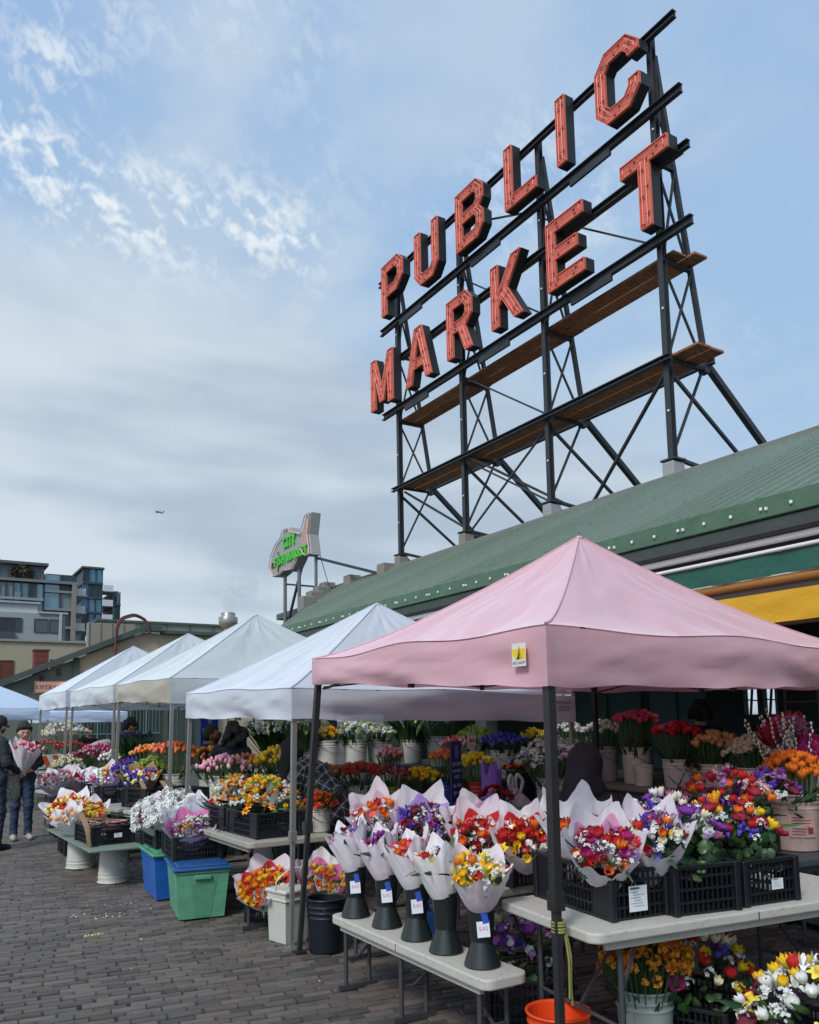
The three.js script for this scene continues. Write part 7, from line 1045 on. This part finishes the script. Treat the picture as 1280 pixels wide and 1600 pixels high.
// a hand: palm and five bent fingers; w = wrist, d = direction of the fingers, n = back of the hand, side = +1 right
function handGeo(w, d, n, side, curl, skin, s = 1) {
  d = d.clone().normalize(); n = n.clone().sub(d.clone().multiplyScalar(n.dot(d))).normalize(); const x = d.clone().cross(n).multiplyScalar(side), P = (a, b, c) => w.clone().addScaledVector(x, a * s).addScaledVector(d, b * s).addScaledVector(n, c * s), bones = [], add = (a, ra, b, rb) => bones.push([a.x, a.y, a.z, ra * s, b.x, b.y, b.z, rb * s, skin]);
  add(P(0, -0.03, 0), 0.026, P(0, 0.02, 0), 0.028); for (const [a, L] of [[-0.030, 0.062], [-0.010, 0.072], [0.011, 0.070], [0.030, 0.054]]) { const k = P(a, 0.085, 0); add(P(a * 0.7, 0.01, 0), 0.017, k, 0.0115); let q = k, ang = 0; for (const f of [0.45, 0.32, 0.25]) { ang += curl; const e = q.clone().addScaledVector(d, Math.cos(ang) * L * f * 1.25 * s).addScaledVector(n, -Math.sin(ang) * L * f * 1.25 * s); add(q, 0.0098, e, 0.0085); q = e; } }
  const t0 = P(-0.022, 0.012, -0.008), t1 = P(-0.052, 0.045, -0.022), t2 = P(-0.050, 0.078, -0.034); add(t0, 0.017, t1, 0.012); add(t1, 0.012, t2, 0.0095); return flesh(bones, 0.0055, 0.012);
}
const B12 = (a, ra, b, rb, c, flat) => [a[0], a[1], a[2], ra, b[0], b[1], b[2], rb, c, flat || 1];
function attach(geo, parent, pos, rot, name, m = bodyMat) { const p = part(name, geo, m, parent); if (pos) p.position.set(...pos); if (rot) p.rotation.set(rot[0], rot[1], rot[2], 'YXZ'); return p; }
function placed(g, pos, rot) { return g.clone().applyMatrix4(new THREE.Matrix4().compose(V(...pos), new THREE.Quaternion().setFromEuler(new THREE.Euler(rot[0], rot[1], rot[2], 'YXZ')), V(1, 1, 1))); }
const bodyOf = list => mergeGeometries(list.map(g => clean(g, [1, 1, 1])));
{ // man in a dark cap, from behind and the side, at the left edge (faces local +Z)
  const navy = [0.012, 0.016, 0.024], jean = [0.016, 0.024, 0.045], shoe = [0.012, 0.012, 0.013], p = thing('person', 'person in dark jacket and black cap holding a patterned tote bag', 'person', [1.06, 0, -12.35], 2.05);
  const b = [
    B12([0, 1.00, 0], 0.135, [0, 1.20, -0.01], 0.145, navy, 1.25), B12([0, 1.20, -0.01], 0.145, [0, 1.38, -0.02], 0.135, navy, 1.25), B12([-0.13, 1.42, -0.02], 0.07, [0.13, 1.42, -0.02], 0.07, navy), B12([0, 1.44, -0.01], 0.06, [0, 1.53, 0.01], 0.055, SKIN),
    B12([-0.09, 0.94, 0], 0.10, [0.09, 0.94, 0], 0.10, jean, 1.1), B12([-0.09, 0.92, 0], 0.095, [-0.11, 0.50, 0.03], 0.066, jean), B12([-0.11, 0.50, 0.03], 0.066, [-0.12, 0.09, -0.02], 0.066, jean), B12([0.09, 0.92, 0], 0.095, [0.12, 0.50, 0.05], 0.066, jean), B12([0.12, 0.50, 0.05], 0.066, [0.13, 0.09, 0.02], 0.066, jean),
    B12([-0.12, 0.045, -0.04], 0.045, [-0.13, 0.035, 0.15], 0.035, shoe), B12([0.13, 0.045, 0.0], 0.045, [0.15, 0.035, 0.19], 0.035, shoe),
    B12([-0.19, 1.41, -0.02], 0.066, [-0.25, 1.14, 0.0], 0.054, navy), B12([-0.25, 1.14, 0.0], 0.054, [-0.17, 1.02, 0.22], 0.042, navy), B12([0.19, 1.41, -0.02], 0.066, [0.26, 1.13, -0.02], 0.054, navy), B12([0.26, 1.13, -0.02], 0.054, [0.20, 1.02, 0.20], 0.042, navy),
  ];
  part('body', bodyOf([flesh(b, 0.014, 0.05), placed(headGeo(SKIN, { beard: true }), [0, 1.625, 0.03], [0.15, 0.25, 0]), handGeo(V(-0.16, 1.01, 0.25), V(0.1, -0.2, 1), V(-0.9, 0.3, 0), -1, 0.6, SKIN), handGeo(V(0.195, 1.01, 0.23), V(-0.1, -0.25, 1), V(0.9, 0.3, 0), 1, 0.9, SKIN)]), bodyMat, p);
  attach(hairGeo(capHair, 0.01, [0.03, 0.02, 0.016]), p, [0, 1.62, 0.02], [0.15, 0.25, 0], 'hair');
  attach(paint(join([lathe([[0.108, -0.02], [0.11, 0.03], [0.095, 0.085], [0.05, 0.115], [0.001, 0.12]], 22), moved(new THREE.CylinderGeometry(0.085, 0.085, 0.008, 20, 1, false, -1.2, 2.4), 0, -0.012, 0.075, 0.12, 0, 0, [1, 1, 1.15])]), () => [0.012, 0.012, 0.014]), p, [0, 1.66, 0.025], [0.15, 0.25, 0], 'cap');
  const bag = thing('tote_bag', 'patterned black and white tote bag hanging from the hand of the person in the cap', 'bag', [1.25, 0.62, -12.42], 2.05);
  const bt = dataTex(128, (u, v) => { const n = ring(u, v, 14, 2, 5), m = ring(u, v, 22, 2, 9); return n > 0.12 ? [0.08, 0.08, 0.07] : m > 0.35 ? [0.30, 0.36, 0.22] : [0.72, 0.70, 0.66]; }, true);
  part('pouch', surf(20, 14, (u, v) => { const a = u * 6.283, r = 1 + 0.08 * noise2(Math.cos(a) * 2, v * 3); return [Math.cos(a) * 0.065 * (1 + 0.3 * Math.sin(v * 3)) * r, 0.36 * v - 0.02 * Math.cos(2 * a) * v, Math.sin(a) * 0.15 * (1 - 0.12 * v) * r * Math.min(1, 0.7 + v * 2)]; }, 2, 1.2), std('#ffffff', 0.8, { map: rep(bt, 1.5), side: THREE.DoubleSide }), bag); for (const s of [-1, 1]) part('strap', tube([[s * 0.03, 0.34, -0.08], [s * 0.02, 0.46, -0.02], [s * 0.02, 0.46, 0.02], [s * 0.03, 0.34, 0.08]], 0.009, 20, 5), std([0.05, 0.04, 0.04], 0.8), bag);
}
{ // shopper facing the camera with a bouquet
  const top = [0.013, 0.014, 0.020], jean = [0.020, 0.036, 0.075], shoe = [0.34, 0.31, 0.25], sk = [0.50, 0.31, 0.21], p = thing('person', 'dark-haired person in navy top and jeans holding a bouquet', 'person', [1.50, 0, -13.25], 0.05);
  const b = [
    B12([0, 0.96, 0], 0.125, [0, 1.15, 0.0], 0.125, top, 1.25), B12([0, 1.15, 0.0], 0.125, [0, 1.30, -0.01], 0.12, top, 1.3), B12([-0.11, 1.35, -0.01], 0.06, [0.11, 1.35, -0.01], 0.06, top), B12([0, 1.37, 0], 0.05, [0, 1.46, 0.01], 0.048, sk),
    B12([-0.08, 0.90, 0], 0.10, [0.08, 0.90, 0], 0.10, jean, 1.1), B12([-0.08, 0.88, 0], 0.092, [-0.085, 0.48, 0.02], 0.062, jean), B12([-0.085, 0.48, 0.02], 0.062, [-0.09, 0.09, -0.01], 0.05, jean), B12([0.08, 0.88, 0], 0.092, [0.09, 0.48, 0.04], 0.062, jean), B12([0.09, 0.48, 0.04], 0.062, [0.10, 0.09, 0.02], 0.05, jean),
    B12([-0.09, 0.04, -0.03], 0.042, [-0.10, 0.034, 0.14], 0.034, shoe), B12([0.10, 0.04, 0.0], 0.042, [0.12, 0.034, 0.17], 0.034, shoe),
    B12([-0.17, 1.34, 0], 0.058, [-0.22, 1.09, 0.02], 0.048, top), B12([-0.22, 1.09, 0.02], 0.048, [-0.08, 1.03, 0.20], 0.037, top), B12([0.17, 1.34, 0], 0.058, [0.23, 1.08, 0.02], 0.048, top), B12([0.23, 1.08, 0.02], 0.048, [0.08, 1.00, 0.20], 0.037, top),
  ];
  part('body', bodyOf([flesh(b, 0.014, 0.045), placed(headGeo(sk), [0, 1.545, 0.03], [0.30, 0.05, 0]), handGeo(V(-0.06, 1.03, 0.225), V(1, 0.05, 0.35), V(-0.3, 0.2, 1), 1, 0.8, sk), handGeo(V(0.06, 0.99, 0.225), V(-1, 0.1, 0.3), V(0.3, 0.2, 1), -1, 0.8, sk)]), bodyMat, p);
  attach(hairGeo([...capHair, [-0.05, 0.075, 0.06, 0.03, 0.05, 0.075, 0.06, 0.03], [-0.078, 0.05, 0.02, 0.026, -0.08, -0.02, -0.02, 0.024], [0.078, 0.05, 0.02, 0.026, 0.08, -0.02, -0.02, 0.024]]), p, [0, 1.55, 0.025], [0.30, 0.05, 0], 'hair');
  bouquet('pink flower bouquet in white paper held by the dark-haired shopper', [1.48, 0.98, -13.0], { Rw: 0.24, H: 0.42, r0: 0.035, n: 24, mix: [['tulip', 'pink', 2], ['tulip', 'coral', 2], ['rose', 'hotpink', 1]], liner: 'pink', lean: 0.15, leanTo: 0.9, near: false, lift: 0.7, fill: 0.6 });
}
// seated or standing vendors, seen from the chest up behind the flowers
function torso(name, label, [x, y, z], turn, o) {
  const p = thing('person', label, 'person', [x, y, z], turn), c = o.shirt, pants = o.pants || [0.014, 0.015, 0.02], sk = o.skin || SKIN;
  const b = [B12([0, 0.92, 0], 0.12, [0, 1.14, 0], 0.13, c, 1.25), B12([0, 1.14, 0], 0.135, [0, 1.32, -0.01], 0.125, c, 1.25), B12([-0.13, 1.37, -0.01], 0.068, [0.13, 1.37, -0.01], 0.068, c), B12([0, 1.40, 0], 0.055, [0, 1.48, 0.015], 0.052, sk), B12([-0.19, 1.36, 0], 0.062, [-0.24, 1.08, 0.02], 0.052, c), B12([-0.24, 1.08, 0.02], 0.052, [-0.15, 0.98, 0.24], 0.042, c), B12([0.19, 1.36, 0], 0.062, [0.24, 1.08, 0.02], 0.052, c), B12([0.24, 1.08, 0.02], 0.052, [0.15, 0.98, 0.24], 0.042, c), B12([-0.08, 0.88, 0], 0.10, [0.08, 0.88, 0], 0.10, pants, 1.1), ...[-1, 1].flatMap(s => [B12([s * 0.09, 0.86, 0], 0.09, [s * 0.10, 0.47, 0.03], 0.065, pants), B12([s * 0.10, 0.47, 0.03], 0.065, [s * 0.10, 0.09, 0], 0.052, pants), B12([s * 0.10, 0.04, -0.02], 0.044, [s * 0.11, 0.034, 0.16], 0.034, [0.012, 0.012, 0.012])])];
  part('body', bodyOf([flesh(b, 0.016, 0.05), placed(headGeo(sk, o), [0, 1.565, 0.03], [o.nod || 0, o.look || 0, 0]), handGeo(V(-0.14, 0.97, 0.27), V(0.3, 0, 1), V(-0.6, 0.6, 0), -1, 0.5, sk), handGeo(V(0.14, 0.97, 0.27), V(-0.3, 0, 1), V(0.6, 0.6, 0), 1, 0.5, sk)]), bodyMat, p);
  attach(hairGeo(o.hair || capHair, 0.01, o.hairColor), p, [0, 1.57, 0.025], [o.nod || 0, o.look || 0, 0], 'hair');
  if (o.glasses) attach(join([moved(new THREE.TorusGeometry(0.022, 0.003, 6, 16), -0.032, 0, 0.104), moved(new THREE.TorusGeometry(0.022, 0.003, 6, 16), 0.032, 0, 0.104), bar([-0.054, 0.004, 0.10], [-0.085, 0.004, 0.0], 0.004), bar([0.054, 0.004, 0.10], [0.085, 0.004, 0.0], 0.004)]), p, [0, 1.57, 0.03], [o.nod || 0, o.look || 0, 0], 'glasses', mat.blackPlastic);
  return p;
}
const curls = [...capHair]; { const q = rng(6); for (let i = 0; i < 26; i++) { const a = q() * 6.28, e = q() * 1.9 - 0.5, r = 0.105, x = Math.cos(a) * Math.cos(e) * r, y = 0.02 + Math.sin(e) * r, z = -0.03 + Math.sin(a) * Math.cos(e) * r; if (z > 0.05 && y < 0.06) continue; curls.push([x, y, z, 0.034, x * 1.15, y * 1.15, z * 1.1, 0.028]); } }
const bigCurls = [...curls]; { const q = rng(16); for (let i = 0; i < 30; i++) { const a = q() * 6.28, e = q() * 1.6 - 0.9, r = 0.145, x = Math.cos(a) * Math.cos(e) * r, y = -0.02 + Math.sin(e) * r, z = -0.06 + Math.sin(a) * Math.cos(e) * r; if (z > 0.02) continue; bigCurls.push([x, y, z, 0.04, x * 1.1, y * 1.1 - 0.02, z * 1.1, 0.032]); } }
torso('person', 'person with voluminous dark curly hair and navy jacket between the tulips', [3.50, -0.10, -10.0], 2.6, { shirt: [0.008, 0.010, 0.018], hair: bigCurls, skin: BROWN, nod: 0.1, look: 0.75 });
torso('person', 'person with glasses and short beard beside the curly-haired one', [3.52, -0.10, -10.85], 0.75, { shirt: [0.02, 0.02, 0.025], beard: true, skin: BROWN, glasses: true, look: 0.25 });
torso('person', 'vendor with short curly hair behind the tall dark irises', [3.25, 0.0, -14.3], 0.2, { shirt: [0.012, 0.016, 0.03], hair: curls, nod: 0.4, skin: [0.30, 0.16, 0.10] });
torso('person', 'person in black in the far stall beside the red tulips', [3.75, -0.1, -20.8], 0.4, { shirt: [0.012, 0.012, 0.014], nod: 0.3 });
torso('person', 'dark-haired person with back turned deep inside the shop', [7.75, 0.06, -6.3], 2.4, { shirt: [0.010, 0.013, 0.022], hair: curls });
{ // long-haired person in a plaid shirt bending over the table
  const p = thing('person', 'long-haired person in black and white plaid shirt bending over buckets', 'person', [3.42, 0, -6.98], -2.5), pants = [0.010, 0.012, 0.018], sk = SKIN, sh = [0.02, 0.02, 0.024];
  const hip = [0, 0.92, -0.02], chest = [0, 1.10, 0.20], neck = [0, 1.20, 0.33];
  const b = [B12(neck, 0.05, [0, 1.26, 0.40], 0.05, sk), B12([-0.08, 0.88, -0.04], 0.105, [0.08, 0.88, -0.04], 0.105, pants, 1.05), ...[-1, 1].flatMap(s => [B12([s * 0.09, 0.86, -0.03], 0.098, [s * 0.10, 0.47, 0.0], 0.07, pants), B12([s * 0.10, 0.47, 0.0], 0.07, [s * 0.10, 0.09, -0.05], 0.055, pants), B12([s * 0.10, 0.04, -0.06], 0.044, [s * 0.11, 0.034, 0.12], 0.034, [0.012, 0.012, 0.012])]), B12(hip, 0.115, chest, 0.12, sh), B12(chest, 0.12, [0, 1.18, 0.28], 0.10, sh), ...[-1, 1].flatMap(s => [B12([s * 0.17, 1.17, 0.26], 0.055, [s * 0.22, 0.95, 0.34], 0.045, sh), B12([s * 0.22, 0.95, 0.34], 0.042, [s * 0.14, 0.84, 0.52], 0.034, sk)])];
  part('body', bodyOf([flesh(b, 0.015, 0.05), placed(headGeo(sk), [0, 1.30, 0.46], [0.7, 0, 0]), handGeo(V(-0.13, 0.83, 0.54), V(0.2, -0.5, 1), V(-0.5, 0.7, 0.2), -1, 0.5, sk), handGeo(V(0.13, 0.83, 0.54), V(-0.2, -0.5, 1), V(0.5, 0.7, 0.2), 1, 0.5, sk)]), bodyMat, p);
  const shirt = flesh([B12([0, 0.80, -0.06], 0.155, chest, 0.15, sh, 0.9), B12([-0.07, 0.74, -0.06], 0.13, [0.07, 0.74, -0.06], 0.13, sh), B12(chest, 0.15, [0, 1.18, 0.28], 0.115, sh), B12([-0.13, 1.17, 0.26], 0.075, [0.13, 1.17, 0.26], 0.075, sh), ...[-1, 1].flatMap(s => [B12([s * 0.17, 1.17, 0.26], 0.075, [s * 0.225, 0.94, 0.34], 0.062, sh), B12([s * 0.225, 0.94, 0.34], 0.062, [s * 0.16, 0.86, 0.46], 0.052, sh)])], 0.014, 0.05); shirt.deleteAttribute('color');
  const pl = dataTex(256, (u, v) => { const l = (t, w) => Math.abs(((t * 4) % 1) - 0.5) < w ? 1 : 0, h = (t) => Math.abs(((t * 4 + 0.22) % 1) - 0.5) < 0.03 ? 1 : 0, band = (t) => ((t * 4 + 0.5) % 1) < 0.34 ? 1 : 0, k = 0.10 + 0.10 * (band(u) + band(v)) + 0.60 * Math.max(l(u, 0.028), l(v, 0.028)) + 0.2 * Math.max(h(u), h(v)); return [k, k, k * 1.04]; }, true);
  const sg = shirt.toNonIndexed(); sg.rotateX(0.5); boxUV(sg); sg.rotateX(-0.5); sg.computeVertexNormals(); part('plaid_shirt', toCreasedNormals(sg, 1.2), std('#ffffff', 0.85, { map: rep(pl, 3.2) }), p);
  attach(hairGeo([...capHair.map(b2 => b2.map((v, i) => i === 3 || i === 7 ? v * 1.06 : v)), [-0.06, 0.0, -0.05, 0.05, -0.07, -0.24, 0.06, 0.04], [0.06, 0.0, -0.05, 0.05, 0.07, -0.24, 0.06, 0.04], [0, 0, -0.08, 0.06, 0.0, -0.26, -0.02, 0.05], [-0.08, -0.02, 0.02, 0.035, -0.085, -0.30, 0.12, 0.025], [0.08, -0.02, 0.02, 0.035, 0.085, -0.30, 0.12, 0.025]], 0.01, [0.008, 0.008, 0.010]), p, [0, 1.31, 0.455], [0.25, 0, 0], 'hair');
}
{ // seated vendor in a black hooded sweatshirt, back towards the street
  const p = thing('person', 'seated person in black hooded sweatshirt with printed letters behind the bouquets', 'person', [4.0, 0, -4.25], 1.9), blk = [0.010, 0.011, 0.018], sk = SKIN;
  const b = [B12([0, 0.52, 0], 0.15, [0, 0.78, -0.02], 0.16, blk, 1.15), B12([0, 0.78, -0.02], 0.16, [0, 0.98, -0.01], 0.15, blk, 1.2), B12([-0.16, 1.02, 0.0], 0.085, [0.16, 1.02, 0.0], 0.085, blk), B12([0, 1.06, 0.02], 0.08, [0, 1.18, 0.05], 0.075, blk), B12([-0.21, 1.01, 0], 0.078, [-0.26, 0.74, 0.06], 0.064, blk), B12([-0.26, 0.74, 0.06], 0.064, [-0.12, 0.66, 0.28], 0.048, blk), B12([0.21, 1.01, 0], 0.078, [0.26, 0.74, 0.06], 0.064, blk), B12([0.26, 0.74, 0.06], 0.064, [0.12, 0.66, 0.28], 0.048, blk), ...[-1, 1].flatMap(s => [B12([s * 0.10, 0.52, 0], 0.10, [s * 0.14, 0.50, 0.42], 0.075, blk), B12([s * 0.14, 0.50, 0.42], 0.072, [s * 0.14, 0.10, 0.40], 0.055, blk), B12([s * 0.14, 0.045, 0.38], 0.045, [s * 0.15, 0.036, 0.54], 0.036, [0.012, 0.012, 0.012])])];
  part('body', bodyOf([flesh(b, 0.015, 0.06), placed(headGeo(sk), [0, 1.27, 0.08], [0.35, 0, 0]), handGeo(V(-0.10, 0.65, 0.31), V(0.5, 0, 1), V(-0.4, 0.7, 0), -1, 0.5, sk), handGeo(V(0.10, 0.65, 0.31), V(-0.5, 0, 1), V(0.4, 0.7, 0), 1, 0.5, sk)]), bodyMat, p);
  attach(flesh([[0, 1.31, 0.02, 0.125, 0, 1.21, 0.0, 0.12, blk], [0, 1.38, 0.0, 0.075, 0, 1.42, -0.03, 0.035, blk], [0, 1.16, -0.04, 0.115, 0, 1.06, -0.07, 0.10, blk], [-0.09, 1.12, 0.0, 0.07, 0.09, 1.12, 0.0, 0.07, blk]], 0.012, 0.05), p, null, null, 'hood');
  const tg = new TextGeometry('NTI', { font: fontSerif, size: 0.075, depth: 0.004, curveSegments: 3 }); tg.center(); const tx = part('printed_letters', tg, std([0.62, 0.62, 0.60], 0.7), p); tx.position.set(-0.05, 0.88, -0.172); tx.rotation.set(0.06, Math.PI, 0);
  const st = thing('stool', 'plain dark stool under the hooded vendor', 'stool', [4.0, 0, -4.25], 1.9); part('seat', moved(new THREE.CylinderGeometry(0.17, 0.17, 0.03, 20), 0, 0.375, 0), mat.blackPlastic, st); for (const [x, z] of [[-0.11, -0.11], [0.11, -0.11], [-0.11, 0.11], [0.11, 0.11]]) part('leg', bar([x * 1.3, 0.01, z * 1.3], [x, 0.36, z], 0.025), mat.greyLeg, st);
}
renderer.render(scene, camera);
